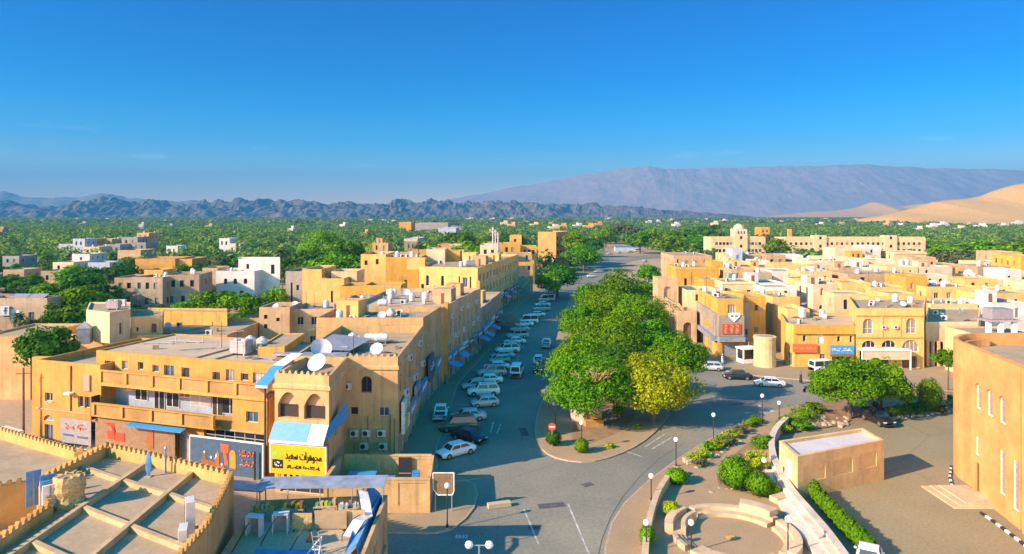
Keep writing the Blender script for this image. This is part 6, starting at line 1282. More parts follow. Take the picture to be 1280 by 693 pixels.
# pharmacy-like row with curved orange fascia
Y6 = 119.5; L6 = lambda px, dY=0: V2(AT(px, Y6 + dY))
r6 = house('long low shop row with a plain orange parapet, red and blue signs', 'red and blue sign row', [L6(982, 3), L6(992, .6), L6(1068, 0), L6(1069, 14), L6(975, 16)], 7.6, 'yellow', {1: [op(1.6, .15, 3.4, 2.5, kind='shop', mull=3, pane=M['blueglass']), op(5.0, .15, 1.0, 2.3, kind='door', pane=M['wood']), op(8.2, .15, 3.2, 2.5, kind='shop', mull=3), op(1.9, 4.6, .6, 1.1), op(4.7, 4.3, 1.0, 1.7, pane=M['trim']), op(7.8, 4.6, .6, 1.0), op(9.9, 4.5, .5, 1.2)], 0: [op(1.3, .15, 1.2, 2.3, kind='door', pane=M['void'])]}, par=.35, roof='roof2')
part_box(r6['o'], 'parapet_band', (*(L6(1031, .2) + Vector((0, -.18))), 6.05), (10.8, .3, 1.5), WALL['orange'], -.055)
a, b = L6(990, .55), L6(1021, .35); t, w, h, y = board('red shop sign with small pale writing on the low shop row', 'shop sign', a, b, 2.75, 4.2, M['orangered'], out=.25); s = MB(); scribble(s, .3, w - .3, .5, 1.0, y - .03, 4, .05); s.build('lettering', M['straw'], t)
a, b = L6(1037, .28), L6(1067, .05); t, w, h, y = board('blue shop sign with pale writing next to the arcaded house', 'shop sign', a, b, 2.5, 4.0, M['skysign'], out=.25); s = MB(); scribble(s, .3, w - .3, .5, 1.0, y - .03, 9, .05); s.build('lettering', M['trim'], t); s = MB(); s.box((w / 2, y + .05, -.45), (w, .1, .42)); s.build('lower_strip', M['brownpaint'], t)
bx(966, 1000, 374, 9.8, 11, 'honey', 'ochre house with a round vent and stairs above the low shop row', 'round vent house', {0: [op(1.9, 6.9, 1.2, 1.5, arch='round', kind='void', pane=M['void'])]}, Y=142, par=.6)
bx(984, 1012, 392, 8.8, 8, 'honey', 'small ochre house with a white tank behind the low shop row', 'white tank house', {0: [op(2, 6, .5, 1)]}, Y=131, par=.7)
clutter('tank', AT(1003, 129.6, 6.0) + Vector((0, 0, 1.3)), 'in front of the white tank house', 0, 1.3)
# arcaded house with three arches and a white shopfront
Y7 = 119.0; L7 = lambda px: AT(px, Y7).x - AT(1070, Y7).x
w7 = L7(1155)
r7 = house('ochre house with two tall windows and three arched fanlights over a white shopfront', 'three fanlight house', [V2(AT(1070, Y7)), V2(AT(1155, Y7)), V2(AT(1158, 137)), V2(AT(1060, 137))], 10.6, 'honey', {0: [op(L7(1085), 6.1, 1.75, 2.7, arch='round', pane=M['curtain'], frame=M['trim'], trans=.35), op(L7(1139), 6.2, 1.75, 2.7, arch='round', pane=M['curtain'], frame=M['trim'], trans=.35), op(L7(1086), 3.7, 2.4, 1.25, arch='round', frame=M['trim'], mull=2), op(L7(1111), 3.7, 2.5, 1.3, arch='round', frame=M['trim'], mull=2), op(L7(1138), 3.0, 2.9, 2.1, arch='round', frame=M['trim'], mull=3, pane=M['curtain']), op(L7(1137), .1, 2.6, 2.1, kind='void', pane=M['wood'], d=.6), op(L7(1093), .15, 5.2, 3.0, kind='shop', mull=3, trans=.7, frame=M['trim'])], 3: [op(9, 8.2, 1.0, 1.2), op(14, 8, .8, 1.4)]}, par=.7)
part_box(r7['o'], 'storey_band', (*(V2(AT(1112.5, Y7)) + Vector((0, -.06))), 5.35), (w7 + .02, .11, .22), WALL['orange'])
part_box(r7['o'], 'storey_band', (*(V2(AT(1112.5, Y7)) + Vector((0, -.07))), 9.2), (w7 + .02, .13, .2), WALL['orange'])
for x in (1102, 1125): part_box(r7['o'], 'pilaster', (*(V2(AT(x, Y7)) + Vector((0, -.05))), 5.58), (.35, .09, 3.6), WALL['honey'])
for x in (1105, 1120): clutter('ac', AT(x, Y7 - .22, 7.0), 'on the wall of the three fanlight house', 0, .75)
t = thing('shop_canopy', 'white flat-topped shop canopy with tan blind below the fanlights', 'canopy', (*V2(AT(1072, Y7)), 0)); s = MB(); wc = L7(1131) ; s.box((wc / 2, -.8, 3.42), (wc, 1.5, .22)); s.box((wc - .1, -1.4, 0), (.2, .2, 3.41)); s.box((.1, -1.4, 0), (.2, .2, 3.41)); s.build('frame', M['trim'], t); s = MB(); s.box((wc / 2, -1.4, 1.9), (wc - .5, .08, 1.5)); s.build('blind', WALL['pale'], t)
# lower house east of it
r8 = house('cream low house with a long plain parapet over a shaded recess', 'plain parapet house', [V2(AT(1157, 121)), V2(AT(1223, 121)), V2(AT(1226, 140)), V2(AT(1160, 140))], 7.9, 'cream', {0: [op(5, 2.2, 8.6, 2.2, kind='void', pane=M['void'], d=1.0), op(2.0, .1, 1.2, 2.0, kind='void', pane=M['wood']), op(4.4, .1, 1.6, 2.0, kind='void', pane=M['wood'])]}, par=.4)
for i, x in enumerate((1159, 1166, 1173, 1181)): part_box(r8['o'], 'pier', (*(V2(AT(x, 120.7))), 0), (.4, .5, 4.6), WALL['honeysand'])
# gate towers of the old wall
r1_ = house('square tan gate tower with a blind arch beside the median trees', 'square gate tower', rect(V2(AT(822, 150)), V2(AT(847, 150)), 5), 13.0, 'tan', {0: [op(2.2, 8.6, 1.6, 2.6, arch='round', kind='void', pane=WALL['tan'], d=.4)]}, name='gate_tower', cat='tower', par=.6)
house('low gate tower with a dark arched doorway in the old wall', 'arched doorway tower', rect(V2(AT(847, 142)), V2(AT(871, 142)), 4), 6.9, 'tan', {0: [op(2.1, .1, 1.8, 4.4, arch='round', kind='void', pane=M['wood'], d=.5)]}, name='gate_tower', cat='tower', par=.4)
t = thing('old_wall', 'crumbling sloping tan wall between the two gate towers', 'wall', (*V2(AT(840, 146)), 0)); s = MB(); q = [(-1.5, 0, -.2), (4.4, -1.8, -.2), (4.4, -1.8, 5.0), (2.4, -1.1, 6.5), (1.4, -.8, 8.0), (.2, -.4, 8.3), (-1.5, 0, 9.4)]; s.face(q); s.face([Vector(p) + Vector((.3, 1.0, 0)) for p in reversed(q)]); 
for i in range(len(q)): j = (i + 1) % len(q); s.face([q[j], q[i], Vector(q[i]) + Vector((.3, 1, 0)), Vector(q[j]) + Vector((.3, 1, 0))])
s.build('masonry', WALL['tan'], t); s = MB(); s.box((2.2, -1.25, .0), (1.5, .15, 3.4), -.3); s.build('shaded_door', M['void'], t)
# ------------------------------------------------------------------ the old town behind, row after row
bx(845, 897, 334, 12.4, 12, 'orange', 'tall orange house with three narrow windows and ribs', 'ribbed orange house', {0: [op(2.7, 7, .8, 2.2), op(6.2, 7, .8, 2.2), op(11, 7.4, .6, 2.0), op(4.4, 5, .25, 6, kind='void', pane=WALL['honey'])]}, Y=190, par=.5, cornice=.1)
bx(858, 882, 368, 9.4, 9, 'honeysand', 'sand house with a broken arched terrace before the ribbed orange house', 'broken terrace house', {0: [op(2, 5.6, 1.2, 2, arch='round', kind='void', pane=M['wood']), op(3.6, 6, .8, 1.6, kind='void', pane=M['void'])]}, Y=160, par=1.0)
bx(880, 902, 350, 11.2, 9, 'orange', 'deep orange cube house with one dark side slit', 'orange cube house', {0: [op(.6, 6, .35, 2.6, kind='void', pane=M['wood'])]}, Y=166, par=.4)
bx(903, 944, 354, 11.2, 9, 'cream', 'cream house with one small square window and a flat cornice', 'square window house', {0: [op(6.2, 8.3, .9, 1.0, frame=M['brownframe']), op(.9, 7.3, .7, 2.4, kind='door', pane=M['wood'])]}, Y=160, par=.3, cornice=.15)
bx(887, 930, 368, 9.8, 10, 'honey', 'ochre house with a white railing behind the grey fascia shop', 'white railing house', (3, 3), Y=152, par=.6)
bx(914, 942, 337, 12.2, 10, 'tan', 'tan flat block with a blue end wall', 'blue end block', {}, Y=184, par=.3); part_box(HOUSES['blue end block']['o'], 'blue_panel', (*(V2(AT(914, 183.9))), 6), (1.5, .1, 5.2), M['skysign'])
bx(944, 965, 340, 11.5, 10, 'taupe', 'taupe house with tall openings next to the rounded white house', 'tall openings house', {0: [op(1.2, 7.2, .6, 2.2, kind='void', pane=M['void']), op(3.2, 7.2, .6, 2.4, arch='round', kind='void', pane=M['void'])]}, Y=182, par=.6)
bx(966, 1003, 339, 11.4, 11, 'white', 'white house with an orange strip and rounded parapet', 'orange strip house', {0: [op(5, 8.8, 3.4, .7, kind='void', pane=WALL['orange']), op(7.4, 5.8, .6, 1.6)]}, Y=188, par=.4)
bx(842, 890, 320, 11.6, 22, 'tan', 'broad low tan roof house at the bend of the far road', 'broad tan roof house', {}, Y=256, par=.25)
bx(850, 888, 333, 9.8, 8, 'white', 'white low house with a cluttered flat roof behind the ribbed orange house', 'cluttered white house', {}, Y=206, par=1.0); roof_clutter('cluttered white house', {'ac': 3, 'tank': 3, 'junk': 2, 'dish': 1}, 3)
bx(890, 904, 325, 12.2, 8, 'orange', 'small orange roof room over the white clutter', 'small orange room', {0: [op(1.6, 9, 2.2, 1.6, kind='void', pane=WALL['orange'])]}, Y=214, par=.3)
bx(904, 918, 318, 13.2, 9, 'honeysand', 'sand house left of the blue strip tower', 'sand neighbour house', (2, 3), Y=240, par=.4)
bx(916, 928, 312, 15.2, 8, 'bluewhite', 'narrow grey-white tower with a blue glass strip', 'blue strip tower', {0: [op(1.7, 6.5, .9, 6.5, pane=M['skysign'])]}, Y=236, par=.4)
bx(928, 952, 319, 12.6, 10, 'taupe', 'taupe terrace house right of the blue strip tower', 'taupe terrace house', (4, 3), Y=240, par=.6); bx(945, 962, 325, 11.6, 10, 'white', 'white stepped house with a staircase in the old town', 'white stepped house', (2, 3), Y=226, par=.6)
bx(958, 982, 318, 13.0, 10, 'tan', 'tan house with a pointed window crest', 'pointed crest house', (2, 3), Y=236, par=.5); bx(982, 1004, 318, 12.4, 9, 'white', 'dazzling white roof house before the long hotel', 'dazzling white house', (1, 3), Y=246, par=.5)
bx(1010, 1060, 328, 12.6, 12, 'pale', 'pale house with lilac windows in the middle of the old town', 'lilac window house', {0: [op(2.0, 9, .5, .8), op(5.9, 7.6, .7, 2), op(8.3, 8, 1.3, 2.2, pane=M['blueglass']), op(10.8, 8.2, .8, .9), op(12.6, 9, .6, 1.4)]}, Y=214, par=.5)
bx(1060, 1086, 328, 12.6, 12, 'pale', 'pale house with paired windows joined to the lilac window house', 'paired window house', {0: [op(1.8, 8.2, .9, 1.6), op(3.2, 8.2, 1.2, 2, pane=M['blueglass']), op(5.6, 8, .4, 1.8)]}, Y=213, par=.5)
bx(1084, 1120, 327, 12.7, 12, 'pale', 'pale house with an orange pilaster strip and lilac window', 'pilaster strip house', {0: [op(.7, 6, .7, 5, kind='void', pane=WALL['orange']), op(2.8, 8.6, .5, 1.5), op(6.2, 7.8, 1.3, 2, pane=M['blueglass'])]}, Y=214, par=.5)
bx(1043, 1082, 313, 15.4, 9, 'pale', 'plain pale upper house behind the lilac window house', 'plain upper house', {}, Y=236, par=.4); bx(1082, 1101, 311.5, 16.0, 9, 'white', 'tall white upper house with an orange recess at its side', 'tall upper house', {}, Y=240, par=.4)
bx(1063, 1078, 318, 14.6, 5, 'orange', 'small orange balcony house between the pale upper houses', 'orange balcony house', {0: [op(1, 12.2, .6, 1.4), op(2.8, 12.2, .8, 1.4)]}, Y=232, par=.4)
bx(1118, 1158, 318, 14.0, 12, 'cream', 'cream house with a flat orange cornice below the hotel', 'orange cornice house', {}, Y=236, par=.4, cornice=.2); bx(1122, 1140, 338, 11.4, 8, 'honeysand', 'sand house with two white tanks on its roof', 'two tank house', {}, Y=206, par=.4); clutter('tank', AT(1126, 205.5, 11.05), 'on the two tank house roof', 0, 1.6); clutter('tank', AT(1133, 205.5, 11.05), 'on the two tank house roof', 0, 1.6)
bx(1140, 1170, 325, 13.0, 11, 'tan', 'rosy tan house with a dark corner window', 'dark corner house', {0: [op(4.4, 9.6, .6, 1.6), op(6.6, 9.6, .9, 1.8)]}, Y=224, par=.4)
bx(1168, 1208, 334, 10.6, 12, 'tan', 'rosy tan windowless house beside the green thicket', 'windowless tan house', {}, Y=222, par=.4)
bx(1060, 1158, 347, 11.6, 12, 'tan', 'long rosy tan house with a row of tall dark windows', 'tall dark window row', {0: [op(6.8, 7.6, .9, 2.4), op(10.4, 7.6, .9, 2.2, arch='round'), op(13.6, 7.4, .9, 2.6), op(15.6, 7.4, 1.2, 2.8, pane=M['blueglass']), op(3.8, 10, 1.2, .8)]}, Y=176, par=.4)
bx(1052, 1088, 357, 11.2, 10, 'honey', 'ochre house with a single dark slit door above the fanlight house', 'dark slit house', {0: [op(4, 6.4, .9, 2.8, kind='void', pane=M['void'])]}, Y=158, par=.5); bx(1088, 1133, 364, 10.4, 9, 'honey', 'flat ochre house behind the fanlight house', 'flat ochre house', {0: [op(2.6, 8, .5, .8)]}, Y=156, par=.5); bx(1132, 1159, 353, 12.2, 9, 'orange', 'orange block with a tanks parapet beside the flat ochre house', 'tanks parapet house', {}, Y=162, par=.5)
bx(1008, 1050, 355, 11.2, 10, 'honey', 'ochre house with round rooftop arches and a grey door', 'grey door house', {0: [op(1.6, 7.2, .9, 2.2, kind='door', pane=M['blueglass']), op(4.6, 7, 1.9, 1.7, arch='round', kind='void', pane=M['wood'])]}, Y=160, par=.5); bx(1000, 1040, 342, 12.0, 9, 'honeysand', 'sand house with an orange canopy and cluttered roof', 'orange canopy house', {}, Y=180, par=.6)
bx(1014, 1062, 350, 10.8, 9, 'cream', 'cream wedge house with a slanting parapet wall', 'wedge house', {}, Y=168, par=.6, yaw=.4)
bx(1222, 1262, 335, 11.8, 11, 'taupe', 'taupe house with four small square windows beside the white tower', 'four square window house', {0: [op(2.2, 8, .7, 1.0), op(3.6, 8, .7, 1.0), op(5.0, 8, .7, 1.0), op(6.5, 7.5, .6, .9)]}, Y=200, par=.3)
bx(1221, 1260, 352, 10.2, 9, 'pale', 'white-cream house with one dark hole in its wall', 'one hole house', {0: [op(6, 8, .6, .7, kind='void', pane=M['void'])]}, Y=176, par=.4); bx(1256, 1277, 336, 12.6, 8, 'white', 'tall narrow white house at the east edge', 'narrow white house', {0: [op(1.2, 10.5, .8, .5), op(1.8, 5.2, .4, 2.2, kind='void', pane=WALL['orange'])]}, Y=178, par=.4)
bx(1250, 1278, 318, 14.2, 12, 'tan', 'tan house with a sloping parapet behind the white tower', 'sloping parapet house', {}, Y=232, par=.5); bx(1276, 1310, 320, 15.0, 12, 'orange', 'bright orange house end at the east edge', 'east edge house', {}, Y=196, par=.4)
bx(1190, 1232, 352, 9.4, 7, 'grey', 'thin grey flat roof house with a white ball', 'white ball house', {}, Y=184, par=.2); t = thing('radome', 'white round water ball on the thin grey roof', 'water tank', (*V2(AT(1211, 186)), 9.25)); s = MB(); s.lathe([(.3, 0), (.3, .5), (1.0, .9), (1.35, 1.6), (1.1, 2.4), (.4, 2.8)], n=14); s.build('barrel', M['plastic'], t); s = MB(); s.lathe([(.2, 2.8), (.2, 2.95)], n=8); s.build('lid', M['plastic'], t)
bx(1158, 1228, 364, 10.2, 12, 'honey', 'ochre house with a white-sheeted roof east of the tanks parapet', 'white sheet house', (4, 3), Y=158, par=.5); bx(1225, 1300, 372, 9.6, 12, 'honey', 'broad ochre house with small grey windows near the east edge', 'small grey window house', {0: [op(.9, 7.2, 1.2, 1.2, pane=M['curtain']), op(3.4, 7.2, 1.2, 1.4, pane=M['void']), op(8, 7.4, .8, 1)]}, Y=150, par=.5)
bx(1164, 1222, 390, 8.4, 9, 'honeysand', 'sand house with an arched loggia roof behind the plain parapet house', 'arched loggia house', {0: [op(1.6, 6.2, 2.2, 1.4, arch='round', kind='void', pane=M['wood'])]}, Y=142, par=.5)
t = thing('roof_kiosk', 'small grey roof kiosk with white columns behind the round building', 'kiosk', (*V2(AT(1247, 112)), 7.4)); s = MB(); s.box((0, 0, 2.5), (3.4, 2.4, 1.7)); s.build('louvred_box', M['greysign'], t); s = MB(); s.box((0, 0, 2.2), (5.6, 3.2, .25)); s.build('slab', M['steel'], t); s = MB(); [s.box((x, -1, 0), (.7, .5, 2.19)) for x in (-2.2, -.2, 2)]; s.build('column', M['trim'], t)
house('sand flat block carrying the small roof kiosk', 'kiosk block', rect(V2(AT(1226, 109)), V2(AT(1300, 109)), 9), 7.6, 'honeysand', {}, par=.2)
for nk, sp in (('white sheet house', {'htank': 2, 'ac': 4, 'dish': 2, 'junk': 3}), ('small grey window house', {'tank': 2, 'ac': 3, 'dish': 1}), ('arched loggia house', {'ac': 3, 'tank': 1, 'junk': 2}), ('flat ochre house', {'tank': 2, 'dish': 1, 'ac': 2}), ('plain parapet house', {'dish': 2, 'ac': 2, 'junk': 1}), ('three fanlight house', {'tank': 2, 'ac': 3, 'junk': 2, 'dish': 1}), ('red and blue sign row', {'junk': 2, 'ac': 2, 'tank': 1}), ('grey door house', {'ac': 2, 'tank': 2}), ('orange canopy house', {'tank': 3, 'ac': 3, 'dish': 1}), ('tall dark window row', {'tank': 3, 'ac': 3}), ('ribbed orange house', {'tank': 2, 'ac': 2}), ('grey fascia shop', {'tank': 2, 'ac': 2, 'junk': 1}), ('white railing house', {'tank': 1, 'ac': 2}), ('broken terrace house', {'junk': 2}), ('square window house', {'tank': 1, 'ac': 1}), ('round vent house', {'dish': 1, 'tank': 1, 'ac': 1}), ('lilac window house', {'tank': 2, 'ac': 2}), ('taupe terrace house', {'tank': 2, 'ac': 2}), ('white stepped house', {'tank': 2}), ('four square window house', {'tank': 2, 'ac': 2}), ('wedge house', {'ac': 2, 'junk': 1}), ('broad tan roof house', {'ac': 2}), ('one hole house', {'dish': 2, 'tank': 1}), ('tall openings house', {'ac': 2, 'tank': 1}), ('blue end block', {'htank': 1, 'ac': 1})): roof_clutter(nk, sp, len(nk))
for nk_ in ('three fanlight house', 'red and blue sign row', 'grey fascia shop', 'white sheet house', 'grey door house', 'ribbed orange house', 'flat ochre house', 'arched loggia house', 'tall dark window row'): roof_clutter(nk_, {'aerial': 1, 'pipe': 1, 'crate': 1}, len(nk_) + 60)
# more houses packed between the ones picked out above
rf_ = random.Random(23); HL0 = [(h['c'], nk, max((q - h['c']).length for q in h['pts'])) for nk, h in HOUSES.items()]; taken = [(c, r) for c, nk, r in HL0]
def filler(n, pa, pb, ya, yb, mats):
    k = 0
    for _ in range(4000):
        if k >= n: break
        px, Y = rf_.uniform(pa, pb), rf_.uniform(ya, yb); w, d_ = rf_.uniform(6, 11), rf_.uniform(7, 10); p = V2(AT(px, Y)); c = p + Vector((w / 2, d_ / 2)); r = math.hypot(w, d_) / 2
        if any((c - q).length < (r + s) * .78 for q, s in taken) or (px < 905 and Y > 168 and pa > 700) or (px > 1155 and Y > 212): continue
        mt = rf_.choice(mats); z = rf_.uniform(8.6, 11.2) + (Y - 140) * .018; ny = 2 if z < 10.5 else 3; fl = z / ny
        g = lambda L, s: [o for o in grid(L, max(2, int(L / 2.7)), [(fl * i + fl * .34, fl * .42) for i in range(ny)], rf_.uniform(.6, 1.0), .3, .7, s, **({'arch': 'round'} if rf_.random() < .3 else {})) if rf_.random() < .8]
        nk = 'filler%d' % len(taken); yaw = rf_.uniform(-.12, .12); b = p + Vector((math.cos(yaw), math.sin(yaw))) * w
        h = house('', nk, rect(p, b, d_), z, mt, {0: g(w, k), 3: g(d_, k + 7), 1: g(d_, k + 3)}, simple=True, par=rf_.choice([.4, .7, 1.0]), penthouse=[(.3, .6, 2.8, 2.6, 2.3)] if rf_.random() < .4 else None)
        del HOUSES[nk]; HOUSES['~' + nk] = h
        a = min(HL0, key=lambda q: (q[0] - h['c']).length); dy = h['c'].y - a[0].y
        rep(h['o'], {'cream': 'small cream', 'pale': 'small pale', 'honeysand': 'small sandy', 'white': 'small white', 'tan': 'small tan', 'honey': 'small ochre', 'taupe': 'small taupe', 'sand': 'small sand', 'ochre': 'small ochre'}[mt] + (' house with a roof room' if len(h['o'].children) and any(ch.name.startswith('stair_room') for ch in h['o'].children) else ' house'), ('behind the ' if dy > 4 else 'in front of the ' if dy < -4 else 'beside the ') + a[1], 'house', 'small houses packed in the old town')
        taken.append((h['c'], r)); k += 1
filler(52, 850, 1290, 138, 246, ['cream', 'pale', 'honeysand', 'white', 'cream', 'tan', 'honey'])
filler(14, 440, 640, 225, 350, ['sand', 'ochre', 'tan', 'cream', 'taupe'])
# the two long hotel-like blocks
def block(pxa, pxb, py, z, Y, label, nick, towers, cols, mat='cream'):
    a, b = V2(AT(pxa, Y)), V2(AT(pxb, Y)); w = (b - a).length
    h = house(label, nick, rect(a, b, 15), z, mat, {0: grid(w, cols, [(z - 4.2, 1.5), (z - 8.0, 1.5), (z - 11.8, 1.5)], 1.5, .15, 2, 5)}, simple=True, par=.6, name='hotel', cat='building')
    for px in towers:
        c = V2(AT(px, Y - .4)); part_box(h['o'], 'tower', (c.x, c.y + 2, 0), (7, 5, z + 1.2), WALL[mat])
        for k in range(3): part_box(h['o'], 'tower_window', (c.x, c.y - .53, z - 1 - 4.6 * k), (1.3, .06, 1.6), M['glass'])
    mb = MB(); l = h['o'].location; n = int(w / 2.4); [mb.box((w * (i + .5) / n, .12, z + .003), (1.2, .3, .5)) for i in range(n)]; mb.build('battlement', WALL[mat], h['o'])
    return h
block(981, 1157, 297.5, 14.2, 380, 'long cream hotel with rows of windows and two stair towers', 'long hotel', (1025, 1113), 26)
block(889, 957, 296, 14.6, 372, 'shorter cream hotel block with a central tower', 'short hotel', (926,), 13)
bx(920, 934, 287, 17, 12, 'pale', 'pale domed house above the palms behind the short hotel', 'pale domed house', (3, 4), Y=470, par=.5); p = HOUSES['pale domed house']['c']; s = MB(); s.lathe([(4, 0), (3.7, 1.5), (2.8, 3), (1.3, 4), (.1, 4.4)], n=16); o = s.build('dome', WALL['pale'], HOUSES['pale domed house']['o']); lo = HOUSES['pale domed house']['o'].location; o.location = (p.x - lo.x, p.y - lo.y, 16.45)
bx(951, 962, 284, 18, 12, 'orange', 'orange domed house among palms right of the pale domed house', 'orange domed house', (2, 4), Y=480, par=.5); bx(986, 990, 286, 17, 3, 'salmon', 'thin rosy tower behind the hotel roof', 'thin rosy tower', {}, Y=470, par=.4, name='tower', cat='tower')

# ------------------------------------------------------------------ big round-cornered salmon building on the right edge
arcp = []
cx, cy, rad = 51.9, 68.6, 6.2
for k in range(0, 15): a = R(178 - 88 * k / 14); arcp.append(Vector((cx + rad * math.cos(a), cy + rad * math.sin(a))))
foot = [Vector((66, 75.4)), ] + [p for p in arcp[::-1]] + [Vector((43.9, 58)), Vector((42.4, 46)), Vector((66, 44))]
rb = house('great salmon building with a rounded corner and tall slot windows', 'round corner building', ccw(foot), 14.0, 'salmon', {}, par=1.3, th=.45, roof='roof', name='round_building', cat='building')
# its west wall carries the windows: thin deep slots in front plates
wl_a, wl_b = Vector((43.16, 68.9)), Vector((42.7, 58.0))
o_ = rb['o']; lb = o_.location
mbw = MB(); 
def plate(a, b, ops, z0, z1, out):
    a, b = V2(a), V2(b); t = (b - a).normalized(); n = Vector((t.y, -t.x)); a2, b2 = a + n * out - V2(lb), b + n * out - V2(lb)
    m = MB(); wall(m, a2, b2, z0, z1, ops, .25); q0, q1 = a - V2(lb), b - V2(lb)
    m.face([(*a2, z1), (*b2, z1), (*q1, z1), (*q0, z1)]); m.face([(*q0, z0), (*a2, z0), (*a2, z1), (*q0, z1)]); m.face([(*b2, z0), (*q1, z0), (*q1, z1), (*b2, z1)])
    m.build('wall_front', WALL['salmon'], o_)
    for o in ops: opening_parts(o_, a2, b2, o, z0, .25)
fk = dict(frame=M['trim'], pane=M['curtain'], fw=.12, mull=0)
plate((45.3, 66.5), (43.85, 58.2), [op(1.3, 8.3, 1.15, 2.5, arch='round', **fk), op(3.4, 8.25, 1.15, 2.5, arch='round', **fk), op(5.6, 8.2, 1.2, 2.5, arch='round', **fk), op(7.8, 8.0, 1.2, 2.6, arch='round', **fk), op(1.1, 3.75, .9, 1.9, **fk), op(5.55, 1.8, 1.1, 4.0, **fk), op(7.75, 1.3, 1.15, 4.4, **fk), op(1.15, .35, .85, 2.8, kind='door', pane=M['wood'], frame=M['brownframe'])], -.1, 13.97, .35)
plate((43.6, 57.6), (42.3, 46.3), [op(1.2, 7.5, 1.0, 3.4, **fk), op(1.2, 1.8, 1.0, 4.6, **fk), op(4.2, 7.5, 1.0, 3.4, **fk), op(4.2, 1.8, 1.0, 4.6, **fk), op(7.4, 7.5, 1.0, 3.4, **fk)], -.1, 13.96, .36)
ring = MB()
for k in range(14):   # raised inner rim of the rounded corner
    a0, a1 = R(175 - 84 * k / 14), R(175 - 84 * (k + 1) / 14)
    for r0, r1, z0, z1 in ((5.1, 5.45, 12.72, 13.45),):
        P = lambda r, a, z: (cx + r * math.cos(a) - lb.x, cy + r * math.sin(a) - lb.y, z)
        ring.face([P(r0, a0, z1), P(r0, a1, z1), P(r1, a1, z1), P(r1, a0, z1)]); ring.face([P(r0, a0, z0), P(r0, a1, z0), P(r0, a1, z1), P(r0, a0, z1)]); ring.face([P(r1, a1, z0), P(r1, a0, z0), P(r1, a0, z1), P(r1, a1, z1)])
ring.build('roof_rim', WALL['salmon'], o_)
st = MB(); [st.box((44.3 - .35 * (3 - k) - .6 - lb.x, 64.9 - lb.y, 0), (2.0 + .7 * (3 - k), 3.6 + .5 * (3 - k), .13 * (k + 1) + .001 * k)) for k in range(3)]; st.build('steps', WALL['stone'] if 'stone' in WALL else M['stone'], o_)
for k, (x, y, lab) in enumerate(((46.4, 66.0, 'dark triangular roof hatch on the salmon building'), (45.6, 63.6, 'blue-grey tilted flap on the salmon building roof'))):
    t = thing('roof_hatch', lab, 'hatch', (x, y, 12.71), .4 + k); s = MB(); s.face([(0, 0, 0), (1.2, 0, 0), (1.0, .4, .9), (.1, .4, .8)]); s.face([(0, 0, 0), (.1, .4, .8), (.1, .8, 0)]); s.face([(1.2, 0, 0), (1.1, .8, 0), (1.0, .4, .9)]); s.face([(.1, .8, 0), (.1, .4, .8), (1.0, .4, .9), (1.1, .8, 0)]); s.build('flap', M['greysign'] if k == 0 else M['bluetarp'], t); s = MB(); s.box((.6, .4, 0), (1.3, .9, .06)); s.build('curb', M['kerb'], t)
# painted kerb
def kerb_line(pts, name):
    mb = MB(); k = 0
    for a, b in zip(pts, pts[1:]):
        a, b = V2(a), V2(b); n = max(1, int((b - a).length / .62)); t = (b - a).normalized()
        for i in range(n): c = a.lerp(b, (i + .5) / n); mb.box((c.x, c.y, 0), ((b - a).length / n * .96, .22, .17), math.atan2(t.y, t.x), k % 2); k += 1
    o = mb.build(name, [M['black'], M['trim']]); o['kind'] = 'structure'; return o
kerb_line([G(1189, 584), G(1187, 598), G(1192, 616), G(1201, 626)], 'painted_kerb'); kerb_line([G(1226, 642), G(1246, 656), G(1275, 678), G(1300, 700)], 'painted_kerb')

# ------------------------------------------------------------------ small service building, plaza walls, round seating
bz = 4.1
sb = house('small cream service building with a white roof and three blind panels', 'white roofed service building', [U(997, 571, bz), U(1105, 550, bz), U(1078, 535, bz), U(974, 551, bz)], bz, 'honeysand', {0: [op(2.2, 1.5, 2.9, 1.5, kind='void', pane=WALL['honeysand'], d=.07), op(6.0, 1.5, 2.7, 1.5, kind='void', pane=WALL['honeysand'], d=.07), op(9.5, 1.6, 2.5, 1.5, kind='void', pane=WALL['honeysand'], d=.07)], 3: [op(2.4, 1.3, 1.5, 1.7, kind='void', pane=M['trim'], d=.08)]}, par=.3, th=.35, roof='roofwhite', name='service_building', cat='building')
def arcwall(parent, name, c, r0, r1, a0, a1, z0, z1, mat, n=24):
    mb = MB(); l = parent.location
    P = lambda r, a, z: (c[0] + r * math.cos(a) - l.x, c[1] + r * math.sin(a) - l.y, z)
    for k in range(n):
        b0, b1 = R(a0 + (a1 - a0) * k / n), R(a0 + (a1 - a0) * (k + 1) / n)
        mb.face([P(r0, b0, z1), P(r1, b0, z1), P(r1, b1, z1), P(r0, b1, z1)]); mb.face([P(r0, b1, z0), P(r0, b0, z0), P(r0, b0, z1), P(r0, b1, z1)]); mb.face([P(r1, b0, z0), P(r1, b1, z0), P(r1, b1, z1), P(r1, b0, z1)])
    for b in (R(a0), R(a1)): mb.face([P(r0, b, z0), P(r1, b, z0), P(r1, b, z1), P(r0, b, z1)])
    return mb.build(name, mat, parent)
AC = U(917, 673, .12); ac = (AC.x, AC.y)
t = thing('round_seating', 'round sunken seating ring of pale stone on the plaza', 'seating', (ac[0], ac[1], 0))
ST = M['stone']
arcwall(t, 'seat_tier', ac, 3.9, 4.6, 28, 118, .124, .48, ST); arcwall(t, 'seat_tier', ac, 4.604, 5.3, 28, 118, .124, .78, ST)
arcwall(t, 'raised_seat', ac, 4.62, 5.75, 32, 66, .79, 1.25, ST, 10)
arcwall(t, 'seat_wall', ac, 3.9, 4.25, 124, 176, .124, .95, ST, 14); arcwall(t, 'seat_back', ac, 4.9, 5.6, 126, 172, .124, .95, ST, 14); arcwall(t, 'seat_floor', ac, 4.254, 4.896, 124, 176, .124, .4, ST, 14)
